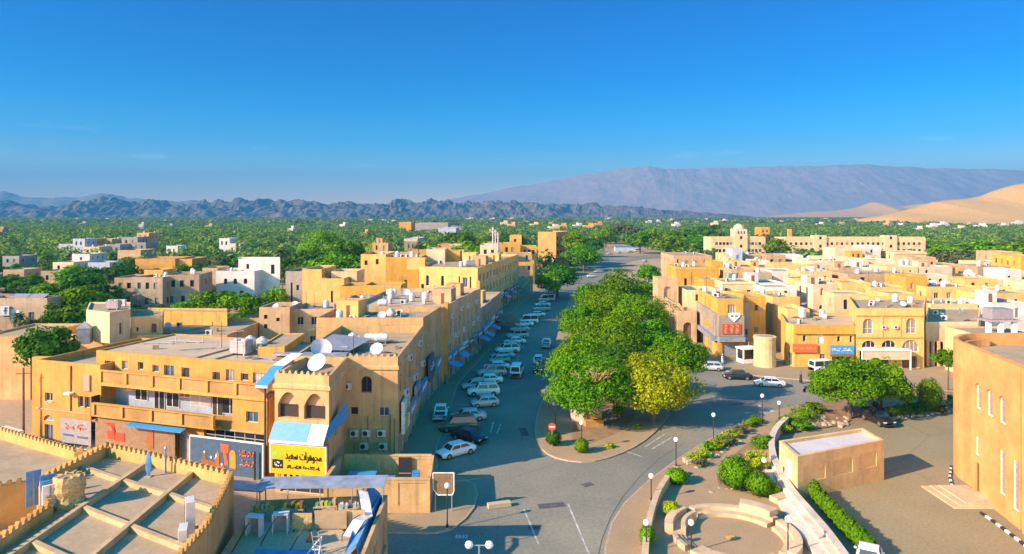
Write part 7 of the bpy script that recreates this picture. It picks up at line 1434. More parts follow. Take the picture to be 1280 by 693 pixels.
for k in range(3): arcwall(t, 'step', ac, 3.95 + .42 * k, 4.3 + .42 * k, 180, 206, .124, .3 + .16 * k, ST, 8)
arcwall(t, 'seat_tier', ac, 3.9, 4.6, -48, 20, .124, .48, ST, 16); arcwall(t, 'seat_tier', ac, 4.604, 5.3, -48, 24, .124, .78, ST, 16); arcwall(t, 'seat_tier', ac, 3.9, 5.3, 214, 300, .124, .6, ST, 18)
t = thing('floor_slab', 'small ochre slab in the middle of the round seating floor', 'slab', (ac[0] - .2, ac[1] + .1, .124)); s = MB(); s.box((0, 0, 0), (.75, .45, .06)); s.build('slab', WALL['yellow'], t)
def ribbon(parent, name, pts, th, z0, z1, mat):
    pts = [V2(p) for p in pts]; l = V2(parent.location); n = len(pts); Lf, Rt = [], []
    for i in range(n):
        a = pts[max(0, i - 1)]; b = pts[min(n - 1, i + 1)]; t = (b - a).normalized(); q = Vector((-t.y, t.x)) * th / 2; Lf.append(pts[i] + q - l); Rt.append(pts[i] - q - l)
    mb = MB(); zt = z1 if callable(z1) else (lambda s: z1)
    for i in range(n - 1):
        s0, s1 = i / (n - 1), (i + 1) / (n - 1)
        mb.face([(*Rt[i], zt(s0)), (*Rt[i + 1], zt(s1)), (*Lf[i + 1], zt(s1)), (*Lf[i], zt(s0))]); mb.face([(*Lf[i], z0), (*Lf[i], zt(s0)), (*Lf[i + 1], zt(s1)), (*Lf[i + 1], z0)]); mb.face([(*Rt[i + 1], z0), (*Rt[i + 1], zt(s1)), (*Rt[i], zt(s0)), (*Rt[i], z0)])
    for i, s in ((0, 0), (n - 1, 1)): mb.face([(*Lf[i], z0), (*Rt[i], z0), (*Rt[i], zt(s)), (*Lf[i], zt(s))])
    return mb.build(name, mat, parent)
def curve(pts, k=6):
    pts = [V2(p) for p in pts]; out = []
    for i in range(len(pts) - 1):
        p0, p1, p2, p3 = pts[max(0, i - 1)], pts[i], pts[i + 1], pts[min(len(pts) - 1, i + 2)]
        for j in range(k): s = j / k; out.append(.5 * ((2 * p1) + (p2 - p0) * s + (2 * p0 - 5 * p1 + 4 * p2 - p3) * s * s + (3 * p1 - p0 - 3 * p2 + p3) * s ** 3))
    return out + [pts[-1]]
wp = curve([G(847, 596), G(836, 606), G(824, 625), G(815, 650), G(809, 678), G(806, 715), G(806, 750)])
t = thing('plaza_wall', 'low curved plaza wall with a shaded inner face beside the road', 'wall', (*wp[0], 0)); ribbon(t, 'wall', wp, .42, 0, .95, M['stone']); ribbon(t, 'coping', wp, .52, .953, 1.03, M['stone'])
wq = curve([G(984, 533), G(972, 545), G(965, 560), G(966, 580), G(975, 603), G(990, 628), G(1012, 655), G(1034, 682), G(1062, 722)])
t = thing('retaining_wall', 'long winding white stone retaining wall between plaza and parking lot', 'wall', (*wq[0], 0)); ribbon(t, 'wall', wq, .5, 0, 1.15, M['stonewhite']); ribbon(t, 'coping', wq, .66, 1.153, 1.26, M['stonewhite'])
ws = curve([G(968, 592), G(978, 614), G(994, 641), G(1014, 668), G(1038, 700), G(1052, 722)]); ribbon(t, 'lower_step', [p + Vector((-.75, -.1)) for p in ws], .9, .1, .5, M['stonewhite']); ribbon(t, 'upper_step', [p + Vector((.05, -.05)) for p in ws], .7, .1, .85, M['stonewhite'])
t = thing('stone_block', 'angular ochre stone block bench by the retaining wall', 'stone bench', (*G(975, 628), .12), .5); s = MB(); s.box((0, 0, 0), (1.8, 1.0, .55)); s.build('block', M['stone'], t, weld=True, bevel=.06)
t = thing('stone_block', 'flat ochre stone block at the low end of the street flower bed', 'stone bench', (*G(866, 580), .12), .2); s = MB(); s.box((0, 0, 0), (1.9, 1.2, .5)); s.build('block', M['stone'], t, weld=True, bevel=.06)
# ------------------------------------------------------------------ trees of the median island
def tr(px, top, pxw, Y, leaf, label, n=11000, ls=.24, clumps=36, seed=None, **k):
    h = ZAT(top, Y); r = pxw * Y / F / 2; p = AT(px, Y)
    k.setdefault('cr', .41); return make_tree('tree', label, 'tree', (p.x, p.y, 0.1), r * 1.03, max(h, r * 1.2), leaf, seed or int(px * 7 + top), n, ls, clumps, **k)
tr(733, 440, 100, 87, 'mid', 'wide green tree with a patch of bare grey twigs at the island tip', 24000, .225, 56, bare=46)
tr(817, 446, 100, 88, 'yellow', 'bright yellow-green tree at the near end of the median island', 24000, .225, 56)
tr(846, 419, 62, 97, 'mid', 'olive green tree rising behind the yellow-green tree', 17000, .235, 46)
tr(772, 432, 74, 100, 'dark', 'dark green tree between the bare-twig tree and the yellow-green tree', 17000, .235, 46)
tr(722, 418, 72, 104, 'bright', 'bright green tree on the street side behind the bare-twig tree', 17000, .235, 46)
tr(765, 392, 80, 118, 'bright', 'broad bright green tree in the middle of the median island', 17000, .25, 46)
tr(815, 396, 66, 120, 'mid', 'green tree on the town side of the median middle', 15000, .25, 44)
tr(728, 378, 58, 132, 'mid', 'green tree leaning over the shaded street from the median', 13000, .27, 42)
tr(797, 366, 66, 146, 'bright', 'rounded green tree in the far half of the median on the town side', 13000, .28, 42)
tr(757, 360, 60, 150, 'bright', 'bright green tree in the far half of the median on the street side', 13000, .28, 42)
tr(772, 338, 54, 186, 'mid', 'tall green tree near the far end of the median island', 5000, .42, 34)
tr(738, 352, 46, 178, 'mid', 'lower green tree at the far street corner of the median', 4200, .4, 30)
tr(800, 350, 40, 196, 'mid', 'slim green tree at the far town corner of the median', 4000, .42, 30)
tr(697, 328, 52, 222, 'dark', 'dense dark green tree where the shaded street meets the lane', 5500, .46, 40)
tr(686, 340, 34, 214, 'bright', 'lighter green tree touching the dense dark street tree', 3500, .46, 26)
tr(810, 331, 27, 230, 'mid', 'small rounded tree alone at the bend of the town road', 3800, .46, 28)
tr(1062, 446, 90, 90, 'mid', 'broad dense tree in front of the low shop row', 24000, .225, 58, cr=.33)
tr(1100, 448, 74, 91.5, 'bright', 'bright green tree joined to the broad dense tree by the shops', 17000, .235, 46, cr=.33)
tr(1185, 437, 28, 104, 'mid', 'small dark-stemmed tree against the salmon building corner', 2600, .26, 24)
tr(57, 408, 64, 95, 'dark', 'glossy dark tree leaning over the roof beside the dark pole', 3600, .42, 26)
tr(718, 289, 34, 345, 'bright', 'bright green tree behind the four-storey block', 3600, .7, 34); tr(730, 305, 40, 322, 'mid', 'shaded green tree right of the four-storey block', 3600, .65, 34); tr(757, 283, 31, 560, 'bright', 'large bright green tree beyond the road bend', 3200, 1.0, 34)
tr(1215, 335, 20, 206, 'bright', 'bright green bush-like tree between the rosy wall and taupe house', 1800, .42, 20); tr(970, 297, 26, 368, 'bright', 'bright green tree filling the gap between the two hotels', 2200, .7, 24)
tr(475, 297, 36, 350, 'yellow', 'round yellow-green tree standing out in the palm grove', 2600, .65, 26); tr(405, 286, 62, 322, 'bright', 'tallest bright green tree above the windowless orange house', 4200, .65, 40)
# look-alikes among the houses: one mesh per kind, copied
def repname(px, Y): return None
TP = {}
def tproto(kind):
    if kind not in TP:
        if kind.startswith('palm'): t = make_palm(int(kind[-1]) + 3)
        else:
            leaf, s = kind[:-1], int(kind[-1]); t = make_tree('tree', '', 'tree', (0, 0, 0), 4.5, 8.5, leaf, 40 + s, 2400, .52, 30)
        TP[kind] = [t, False]
    p, used = TP[kind]
    if not used: TP[kind][1] = True; return p
    return copy_tree(p)
DESC = {'dark': 'dark green tree', 'mid': 'green tree', 'bright': 'bright green tree', 'grey': 'grey-green tree', 'palm': 'date palm'}
HL = [(h['c'], nk) for nk, h in HOUSES.items() if nk[0] != '~']
def anchor(p):
    c, nk = min(HL, key=lambda q: (q[0] - p).length); dy = p.y - c.y
    return ('behind the ' if dy > 5 else 'in front of the ' if dy < -5 else 'beside the ') + nk
def place_tree(kind, p, h, r=None, rr=random):
    t = tproto(kind); t.location = (p.x, p.y, 0)
    base = 8.5 if kind[:-1] != 'palm' else 10.0
    s = h / base; sx = s if r is None else r / 4.5
    t.scale = (sx, sx, s); t.rotation_euler = (0, 0, rr.uniform(0, 6.28))
    rep(t, DESC[kind[:-1]], anchor(V2(p)), 'palm tree' if kind[:-1] == 'palm' else 'tree', 'date palms among the houses' if kind[:-1] == 'palm' else 'trees among the houses and groves')
FOOT = [h['pts'] for h in HOUSES.values()]
def inside(p, poly, m=0.0):
    # point in (convex-ish) polygon test by crossing, grown by m
    c = sum(poly, Vector((0, 0))) / len(poly); q = c + (p - c) * (1 - m / max(m + .1, (p - c).length)) if m else p
    r = False; j = len(poly) - 1
    for i in range(len(poly)):
        a, b = poly[i], poly[j]
        if (a.y > q.y) != (b.y > q.y) and q.x < (b.x - a.x) * (q.y - a.y) / (b.y - a.y) + a.x: r = not r
        j = i
    return r
rt = random.Random(77)
for px, top, pxw, Y, kind in ((100, 337, 62, 190, 'dark1'), (72, 350, 52, 182, 'mid1'), (130, 352, 44, 186, 'dark2'), (110, 364, 66, 172, 'mid2'), (146, 371, 40, 172, 'palm1'), (84, 380, 58, 146, 'mid3'), (68, 368, 40, 158, 'bright1'), (104, 352, 60, 160, 'mid1'), (120, 376, 56, 148, 'dark3'), (148, 384, 44, 150, 'mid2'), (163, 380, 36, 178, 'grey1'), (206, 384, 44, 176, 'dark1'), (62, 384, 30, 142, 'mid1'), (22, 388, 40, 138, 'palm2'), (40, 396, 34, 136, 'grey2'), (8, 344, 48, 235, 'dark1'), (34, 346, 44, 228, 'dark3'), (58, 352, 36, 215, 'mid1'), (120, 333, 40, 230, 'dark2'), (95, 330, 44, 245, 'mid2'), (135, 340, 30, 222, 'palm3'),
    (268, 360, 62, 178, 'mid1'), (300, 364, 58, 172, 'bright1'), (242, 374, 48, 174, 'bright2'), (322, 368, 36, 170, 'mid2'), (264, 386, 50, 152, 'bright3'), (300, 390, 46, 150, 'mid3'), (228, 392, 36, 160, 'dark2'), (345, 357, 32, 176, 'bright2'), (336, 388, 30, 140, 'bright1'), (150, 326, 44, 262, 'dark1'), (236, 340, 34, 226, 'mid3'), (232, 330, 44, 250, 'dark3'), (160, 319, 30, 298, 'bright1'),
    (430, 296, 56, 300, 'mid1'), (385, 310, 54, 280, 'dark1'), (415, 312, 60, 262, 'bright1'), (376, 330, 42, 240, 'mid2'), (446, 318, 46, 262, 'bright2'), (470, 322, 40, 262, 'mid3'), (350, 308, 54, 290, 'palm1'), (362, 322, 40, 262, 'dark2'), (500, 312, 40, 300, 'grey1'), (520, 306, 44, 340, 'dark3'), (545, 304, 40, 300, 'bright1'), (590, 300, 50, 300, 'bright3'), (606, 306, 40, 280, 'mid1'), (572, 310, 36, 285, 'mid2'), (625, 292, 44, 390, 'dark1'), (640, 290, 40, 420, 'dark2'), (580, 290, 40, 420, 'mid3'), (566, 288, 36, 460, 'dark1'),
    (815, 284, 42, 520, 'bright1'), (850, 286, 50, 470, 'mid1'), (835, 293, 48, 420, 'bright2'), (872, 293, 44, 430, 'mid2'), (800, 290, 36, 470, 'mid3'), (705, 290, 26, 430, 'mid1'), (740, 296, 30, 430, 'dark2'), (785, 280, 40, 640, 'grey1'), (770, 279, 36, 640, 'grey2'), (880, 282, 50, 560, 'dark3'),
    (1195, 302, 66, 330, 'bright1'), (1238, 300, 66, 330, 'bright2'), (1275, 302, 60, 320, 'bright3'), (1178, 312, 44, 290, 'grey1'), (1212, 311, 50, 285, 'grey2'), (1190, 320, 42, 262, 'grey3'), (1228, 318, 44, 262, 'mid1'), (1262, 312, 40, 270, 'dark1'), (1166, 300, 40, 400, 'bright2'), (1180, 306, 40, 360, 'mid2'), (1214, 306, 50, 350, 'bright1'), (1256, 304, 50, 345, 'mid3'), (1288, 310, 40, 290, 'bright2'), (960, 290, 36, 420, 'grey1'), (1000, 338, 16, 240, 'bright3'), (1092, 300, 20, 420, 'grey2'), (945, 291, 30, 430, 'palm1'), (900, 288, 30, 440, 'palm2')):
    h = ZAT(top, Y); p = AT(px, Y); place_tree(kind, p, max(h, 4), pxw * Y / F / 2 * .98, rt)
kinds = ['dark1', 'dark2', 'mid1', 'palm1', 'palm2', 'palm3', 'palm4', 'dark3', 'grey1', 'mid2']
n = 0; used = []
for _ in range(5000):
    if n >= 150: break
    Y = rt.uniform(225, 345); px = rt.uniform(-25, 470)
    p = V2(AT(px, Y))
    if any(inside(p, f, 4.0) for f in FOOT) or any((p - q).length < 4.6 for q in used): continue
    # leave the houses of the white cluster in the open
    if 48 < px < 300 and Y < 262: continue
    hmax = 8.5
    if any(abs((f[0].x / f[0].y - p.x / p.y) * F) < 42 and f[0].y > p.y and f[0].y < p.y + 60 for f in FOOT): hmax = 5.2
    used.append(p); n += 1; place_tree(rt.choice(kinds), p, rt.uniform(.75, 1.1) * hmax, None, rt)

# ------------------------------------------------------------------ the palm grove that runs to the foot of the mountains: one mass
def grove(name, n, y0, y1, rad, hh, quads, size, mat, seed, x0=-1.05, x1=1.05):
    r = np.random.default_rng(seed)
    Y = np.sqrt(r.uniform(y0 ** 2, y1 ** 2, n)); X = Y * r.uniform(x0, x1, n)
    ok = np.ones(n, bool)
    for f in FOOT:
        c = sum(f, Vector((0, 0))) / len(f); rr_ = max((q - c).length for q in f)
        if c.y > y0 - 60: ok &= ((X - c.x) ** 2 + (Y - c.y) ** 2) > (rr_ + 4) ** 2
    # open ground: the far road, the shed yard
    pxs = X / Y * F + 640; pys = HZ + F * H / Y
    ok &= ~((pxs > 735) & (pxs < 850) & (pys > 306)); ok &= ~((pxs > 505) & (pxs < 580) & (pys > 283) & (pys < 296))
    den = np.array([noise.noise(Vector((x_ / 55, y_ / 90, seed))) for x_, y_ in zip(X, Y)]); ok &= den > r.uniform(-1.0, -.12, n)   # clearings between the gardens
    X, Y = X[ok], Y[ok]; n = len(X)
    s = r.uniform(.6, 1.5, n); P = np.repeat(np.stack([X, Y, np.zeros(n)], 1), quads, 0); S = np.repeat(s, quads)[:, None]
    d = r.normal(0, 1, (len(P), 3)); d /= np.linalg.norm(d, axis=1, keepdims=True); d[:, 2] = np.abs(d[:, 2]) * 1.0 - .25
    lump = r.uniform(.6, 1.05, len(P))[:, None]
    pts = P + d * lump * S * np.array([rad, rad, hh * .55]) + np.array([0, 0, hh * .45]) * S
    nr = d + np.array([0, 0, .4])
    me = leaf_mesh(name, pts, nr, size, mat, seed, 1.4)
    o = bpy.data.objects.new(name, me); COL.objects.link(o)
    o['kind'] = 'stuff'; return o
o = grove('palm_grove', 30000, 318, 1500, 4.4, 8.2, 44, 1.7, LEAF['grove'], 5); o['label'] = 'dense green palm grove spreading behind the town'; o['category'] = 'palm grove'
for a_, b_, n_ in ((-1.25, -.80, 1500), (.84, 1.25, 900)):   # gardens just outside the frame
    o = grove('garden_trees', n_, 130, 318, 4.2, 7.5, 44, 1.3, LEAF['grove'], 8, a_, b_); o['label'] = 'dense garden trees beyond the houses at the ' + ('west' if a_ < 0 else 'east') + 'ern side'; o['category'] = 'palm grove'
o = grove('far_palm_grove', 22000, 1500, 3950, 12, 9.5, 14, 7.0, LEAF['grove'], 6); o['label'] = 'far palm grove reaching to the foot of the mountains'; o['category'] = 'palm grove'
# small far houses scattered through the grove
fh = {}
def farhouse(px, py, w, col, region, h=None):
    Y = F * H / (py + 1.2 - HZ); Y = min(Y, 2600); p = AT(px, Y); hh = rt.uniform(6.5, 9.5) if Y < 700 else rt.uniform(8.5, 13); wd = max(6, w * Y / F * .9)
    t = thing('far_house', '', 'house', (p.x, p.y, 0), rt.uniform(-.3, .3)); s = MB(); s.box((0, 0, -.3), (wd, 12, hh)); s.box((wd * .22, 1, hh - .29), (wd * .45, 8, 3.2)); s.build('wall', WALL[col], t); s = MB(); k = max(2, int(wd / 4))
    [s.box((-wd / 2 + wd * (i + .5) / k, -6.02, hh * .55), (1.4, .06, 1.8)) for i in range(k)]; s.build('window', M['glass'], t)
    rep(t, 'tiny ' + {'white': 'white', 'pale': 'pale', 'cream': 'cream', 'ochre': 'ochre', 'orange': 'orange', 'tan': 'tan', 'bluewhite': 'bluish white'}[col] + ' house', region, 'house', 'far houses in the palm grove')
W_, C_, E_2 = 'in the far western grove', 'in the far middle grove', 'in the far eastern grove'
for px, py, w, c in ((95, 273, 8, 'white'), (178, 290, 6, 'white'), (133, 276, 6, 'white'), (202, 274, 6, 'white'), (262, 289, 9, 'cream'), (213, 287, 8, 'bluewhite'), (104, 283, 8, 'white'), (245, 276, 5, 'tan'), (305, 279, 8, 'tan'), (2, 297, 10, 'grey' if False else 'tan')): farhouse(px, py, w, c, W_)
for px, py, w, c in ((460, 279, 14, 'white'), (478, 279, 12, 'white'), (490, 281, 10, 'pale'), (586, 275, 14, 'white'), (600, 277, 10, 'bluewhite'), (615, 276, 8, 'white'), (638, 276, 10, 'cream'), (655, 281, 12, 'orange'), (640, 288, 12, 'tan'), (630, 285, 10, 'pale'), (668, 285, 14, 'cream'), (686, 284, 12, 'ochre'), (702, 289, 14, 'orange'), (722, 288, 12, 'white'), (736, 290, 16, 'orange'), (748, 286, 10, 'ochre'), (692, 292, 14, 'pale'), (760, 274, 8, 'white'), (668, 273, 8, 'white'), (430, 288, 8, 'white'), (458, 300, 10, 'ochre'), (612, 300, 10, 'tan'), (560, 303, 10, 'cream'), (365, 296, 8, 'white'), (415, 276, 8, 'white')): farhouse(px, py, w, c, C_)
for px, py, w, c in ((811, 282, 8, 'white'), (822, 281, 7, 'white'), (838, 279, 6, 'pale'), (857, 275, 7, 'white'), (870, 282, 8, 'cream'), (845, 288, 9, 'white'), (893, 286, 9, 'pale'), (946, 272, 9, 'white'), (1030, 275, 9, 'white'), (1025, 284, 9, 'white'), (1050, 284, 12, 'ochre'), (1068, 277, 7, 'tan'), (1110, 286, 8, 'tan'), (1124, 286, 9, 'white'), (1148, 292, 9, 'white'), (1165, 290, 10, 'white'), (1178, 287, 14, 'white'), (1200, 291, 12, 'pale'), (1212, 285, 12, 'tan'), (1225, 288, 14, 'white'), (1255, 286, 12, 'white'), (1272, 284, 12, 'white'), (1150, 279, 8, 'white'), (1235, 281, 10, 'bluewhite'), (812, 272, 7, 'white'), (1002, 279, 8, 'tan'), (975, 280, 9, 'tan'), (882, 277, 6, 'white'), (905, 280, 7, 'pale')): farhouse(px, py, w, c, E_2)
t = thing('white_shed', 'long low white shed with a blue roof edge beside the far road', 'shed', (*V2(AT(782, 500)), 0)); s = MB(); s.box((0, 0, 0), (16, 7, 3.6)); s.build('wall', WALL['bluewhite'], t); s = MB(); s.box((0, 0, 3.61), (17, 8, .5)); s.build('roof', M['skysign'], t)

# ------------------------------------------------------------------ shrubs, hedges and rocks
def sh(px, py, r, h, leaf, label, **k):
    p = U(px, py, .12); return bush(label, (p.x, p.y, .12), r, h, leaf, int(px + py), **k)
sh(692, 557, .95, 1.75, 'dark', 'dark round clipped bush in the shade under the no entry sign', n=2200, leafsize=.12, ball=True)
sh(727, 566, .85, 1.6, 'bright', 'bright round clipped bush at the sunny island edge', n=2200, leafsize=.12, ball=True)
sh(762, 560, .5, .5, 'yellow', 'low yellowish tuft beside the island path', n=300); sh(797, 536, .6, .5, 'yellow', 'low yellowish tuft at the foot of the yellow-green tree', n=300); sh(772, 519, .9, 1.3, 'bright', 'leafy bush in shade behind the island seat', n=700)
sh(846, 604, 1.15, 1.5, 'bright', 'rounded bush at the end of the curved plaza wall', n=1500, leafsize=.15, ball=True); sh(839, 645, .75, 1.35, 'yellow', 'small twisted clipped bush standing alone on the plaza', n=900, leafsize=.13, ball=True); sh(809, 681, .7, 1.6, 'bright', 'clipped bush beside the curved plaza wall lamp', n=1000, leafsize=.13, ball=True)
sh(920, 611, 1.75, 3.2, 'mid', 'largest round leafy bush in the plaza shrub bed', n=3600, leafsize=.17, ball=True); sh(950, 620, 1.3, 2.3, 'mid', 'second round bush near the retaining wall', n=2400, leafsize=.16, ball=True)
sh(944, 588, 1.3, 2.1, 'yellow', 'yellow-green loose bush behind the largest round bush', n=1400); sh(953, 560, 1.2, 1.6, 'mid', 'small green bush at the upper end of the plaza shrub bed', n=1200); sh(967, 618, .8, 1.1, 'yellow', 'low yellow flowering bush touching the retaining wall', n=700)
for i, (px, py, lf) in enumerate(((868, 577, 'yellow'), (879, 571, 'yellow'), (886, 563, 'bright'), (896, 560, 'yellow'), (903, 552, 'bright'), (915, 548, 'yellow'), (926, 541, 'grey'), (938, 533, 'bright'), (946, 529, 'bright'), (873, 582, 'grey'), (910, 556, 'grey'))):
    t = sh(px, py, .95, .95, lf, '', n=600); rep(t, {'yellow': 'yellow-green low shrub', 'bright': 'bright green low shrub', 'grey': 'dry grey-green low shrub'}[lf], 'in the flower bed along the road', 'shrub', 'low shrubs in the roadside flower bed')
for px, py, r, h, lf, lab in ((1004, 524, 2.1, 1.8, 'bright', 'broad bright green shrub behind the service building'), (1018, 516, 1.5, 1.5, 'mid', 'green shrub next to the road corner behind the service building'), (984, 532, 1.1, 1.3, 'bright', 'loose green shrub at the curved wall end'), (978, 540, .9, 1.0, 'yellow', 'small yellowish shrub inside the curved wall'), (1000, 536, 1.4, 1.1, 'mid', 'low spreading shrub along the service building roof edge'), (1110, 519, 1.2, 1.2, 'yellow', 'yellow-leaved shrub beside the parked black car'), (1128, 519, 1.4, 1.5, 'mid', 'green shrub in the rock border'), (1146, 517, 1.3, 1.6, 'dark', 'dark shrub beside the columnar tree'), (1094, 514, .8, 1.2, 'bright', 'bright shrub just behind the parked black car'), (1193, 508, 1.0, 1.7, 'bright', 'bright shrub against the salmon building'), (957, 457, .8, 1.0, 'yellow', 'dry yellow shrub by the round sand pillar house'), (1178, 516, .9, 1.0, 'grey', 'grey-green shrub at the end of the rock border')): sh(px, py, r, h, lf, lab, n=1200)
p = U(1162, 515, .1); bush('tall columnar clipped tree at the edge of the parking lot', (p.x, p.y, .02), 1.65, 4.7, 'bright', 9, 3600, .17, 'tree', 'columnar_tree', True)
hp = curve([G(1010, 612), G(1026, 634), G(1045, 655), G(1066, 676), G(1092, 702)], 8); r_ = np.random.default_rng(3); N = 9000
idx = r_.uniform(0, len(hp) - 1.001, N); ii = idx.astype(int); fr_ = idx - ii; A_ = np.array([list(p) for p in hp]); base = A_[ii] * (1 - fr_[:, None]) + A_[ii + 1] * fr_[:, None]
an = r_.uniform(0, 2 * np.pi, N); lump = .86 + .13 * np.sin(idx * 2.1) * np.sin(idx * .7 + 1) + .08 * np.sin(idx * 5.3) + r_.normal(0, .06, N); off = np.stack([np.cos(an) * .95 * lump, np.sin(an) * .35], 1); hz_ = .85 + np.sin(an) * .78 * lump
tn = np.array([.75, .66]); pts = np.stack([base[:, 0] + np.cos(an) * .85 * lump * .7, base[:, 1] + np.cos(an) * .85 * lump * .7, np.maximum(.02, hz_)], 1); nr = np.stack([np.cos(an) * .7, np.cos(an) * .5, np.sin(an) + .3], 1)
p0 = Vector((hp[0].x, hp[0].y, 0)); t = thing('hedge', 'long clipped bright green hedge along the retaining wall of the parking lot', 'hedge', p0); o = bpy.data.objects.new('foliage', leaf_mesh('foliage', pts - np.array(p0), nr, .17, LEAF['mid'], 4)); COL.objects.link(o); o.parent = t
s = MB(); [s.tube((q.x - p0.x, q.y - p0.y, -.05), (q.x - p0.x, q.y - p0.y, 1.2), .05, .03, 5) for q in hp[::2]]; s.build('stem', M['bark'], t)
def rock(seed):
    bm = bmesh.new(); bmesh.ops.create_icosphere(bm, subdivisions=2, radius=1); r = random.Random(seed); o_ = Vector((r.random() * 9, r.random() * 9, seed))
    for v in bm.verts: v.co *= 1 + .35 * noise.noise(v.co * .9 + o_) + .12 * noise.noise(v.co * 2.4 + o_)
    for v in bm.verts: v.co.z = max(v.co.z * .75, -.3)
    me = bpy.data.meshes.new('rock'); bm.to_mesh(me); bm.free(); me.materials.append(M['rock']); return me
RK = [rock(i) for i in range(4)]
def put_rock(p, s, where):
    o = bpy.data.objects.new('rock', RK[rt.randrange(4)]); COL.objects.link(o); o.location = (p[0], p[1], .1 * s + .05); o.scale = (s * rt.uniform(.8, 1.3), s * rt.uniform(.7, 1.1), s * rt.uniform(.6, 1)); o.rotation_euler = (0, 0, rt.uniform(0, 6))
    tag(o, 'pale rough rock ' + where, 'rock', 'rocks ' + where)
for k in range(26): s = k / 25; q = G(1104, 527).lerp(G(1196, 514), s) + Vector((rt.uniform(-.3, .3), rt.uniform(-.2, .5))); put_rock(q, rt.uniform(.28, .5), 'in the border line along the parking lot')
for k in range(34): q = G(1012 + rt.uniform(0, 50), 528 + rt.uniform(-6, 6)); put_rock(q, rt.uniform(.25, .48), 'in the rubble heap behind the service building')
for k in range(12): s = k / 11; q = G(872, 585).lerp(G(925, 553), s) + Vector((rt.uniform(-.2, .3), rt.uniform(-.3, .1))); put_rock(q, rt.uniform(.2, .34), 'along the roadside flower bed')
for k in range(5): q = G(890 + k * 9 + rt.uniform(-2, 2), 612 + rt.uniform(-3, 6)); put_rock(q, rt.uniform(.2, .3), 'at the foot of the plaza shrub bed')

# ------------------------------------------------------------------ lamps and signs
def lamp_(px, pb, ptop, label, z0=.12):
    p = U(px, pb, z0); h = max(2.2, (pb - ptop) * p.y / F)
    t = thing('street_lamp', label, 'street lamp', (p.x, p.y, z0)); s = MB(); s.lathe([(.13, 0), (.13, .25), (.06, .35), (.05, h - .25), (.09, h - .2), (.09, h - .14)], n=10); s.build('post', M['darkmetal'], t)
    s = MB(); s.lathe([(.09, h - .14), (.20, h - .04), (.25, h + .12), (.20, h + .28), (.08, h + .36)], n=14); s.build('globe', M['globe'], t, smooth=True); s = MB(); s.box((0, 0, -.02), (.4, .4, .08)); s.build('base', M['kerb'], t); return t
lamp_(814, 626, 597, 'thin globe lamp on the road side of the curved plaza wall'); lamp_(845, 583, 551, 'globe lamp at the low end of the roadside flower bed'); lamp_(808, 692, 655, 'globe lamp behind the clipped bush at the curved wall', .12); lamp_(985, 697, 651, 'globe lamp inside the plaza beside the stepped wall'); lamp_(974, 537, 505, 'globe lamp at the upper end of the curved white wall'); lamp_(953, 530, 496, 'globe lamp at the top of the roadside flower bed'); lamp_(892, 552, 520, 'globe lamp in front of the shaded road patch'); lamp_(955, 612, 577, 'globe lamp between the shrub bed and retaining wall'); lamp_(727, 562, 530, 'globe lamp at the corner of the island seat', .13); lamp_(864, 690, 655, 'globe lamp beside the steps of the round seating'); lamp_(559, 660, 609, 'globe lamp at the pavement corner by the panelled yard')
p = U(599, 722, .01); h = (722 - 682) * p.y / F; t = thing('street_lamp', 'twin globe lamp standing at the bottom of the street junction', 'street lamp', (p.x, p.y, .01)); s = MB(); s.lathe([(.15, 0), (.15, .3), (.07, .4), (.06, h)], n=10); s.tube((-.6, 0, h), (.6, 0, h), .05, n=6); s.build('post', M['steel'], t)
for x in (-.75, .75): s = MB(); s.lathe([(.1, h - .25), (.26, h - .12), (.32, h + .05), (.24, h + .25), (.08, h + .32)], (x, 0, 0), 14); s.build('globe', M['globe'], t, smooth=True)
t = thing('no_entry_sign', 'round red no entry sign on a pole before the dark clipped bush', 'road sign', (*V2(U(690, 559, .13)), .13)); s = MB(); s.tube((0, 0, 0), (0, 0, 2.6), .045, n=8); s.build('pole', M['steel'], t); Mx = Matrix.Rotation(R(90), 3, 'X'); s = MB(); s.lathe([(.45, -.02), (.45, .03)], (0, -.06, 2.35), 24, 0, Mx); s.build('disc', M['red'], t); s = MB(); s.box((0, -.1, 2.27), (.62, .03, .16)); s.build('bar', M['trim'], t)
t = thing('signpost', 'dark slim signpost in the shade at the street side of the island', 'signpost', (*V2(U(694, 530, .13)), .13)); s = MB(); s.tube((0, 0, 0), (0, 0, 3.2), .06, n=8); s.build('pole', M['darkmetal'], t); s = MB(); s.box((0, -.06, 2.4), (.7, .06, .7)); s.build('plate', M['bluesign'], t)
t = thing('parasol', 'dusty grey parasol at the island tip beside the road sign', 'parasol', (*V2(U(684, 510, .13)), .13)); s = MB(); s.tube((0, 0, 0), (0, 0, 2.5), .04, n=6); s.build('pole', M['steel'], t); s = MB(); s.lathe([(1.5, 2.1), (.8, 2.45), (.05, 2.7)], n=8); s.build('canopy', M['browncloth'], t)
t = thing('kiosk', 'small white-topped kiosk box under the bare-twig tree', 'kiosk', (*V2(U(722, 525, .13)), .13)); s = MB(); s.box((0, 0, 0), (1.7, 1.4, 1.9)); s.build('body', M['cream_plastic'], t); s = MB(); s.box((0, 0, 1.903), (2.0, 1.7, .14)); s.build('roof', M['plastic'], t)
t = thing('island_seat', 'ochre block seat in the shade of the island trees', 'bench', (*V2(U(742, 532, .14)), .14), .2); s = MB(); s.box((0, 0, 0), (2.4, .9, .75)); s.build('seat', WALL['ochre'], t); s = MB(); s.box((0, .45, .753), (2.4, .2, .5)); s.build('backrest', WALL['ochre'], t)
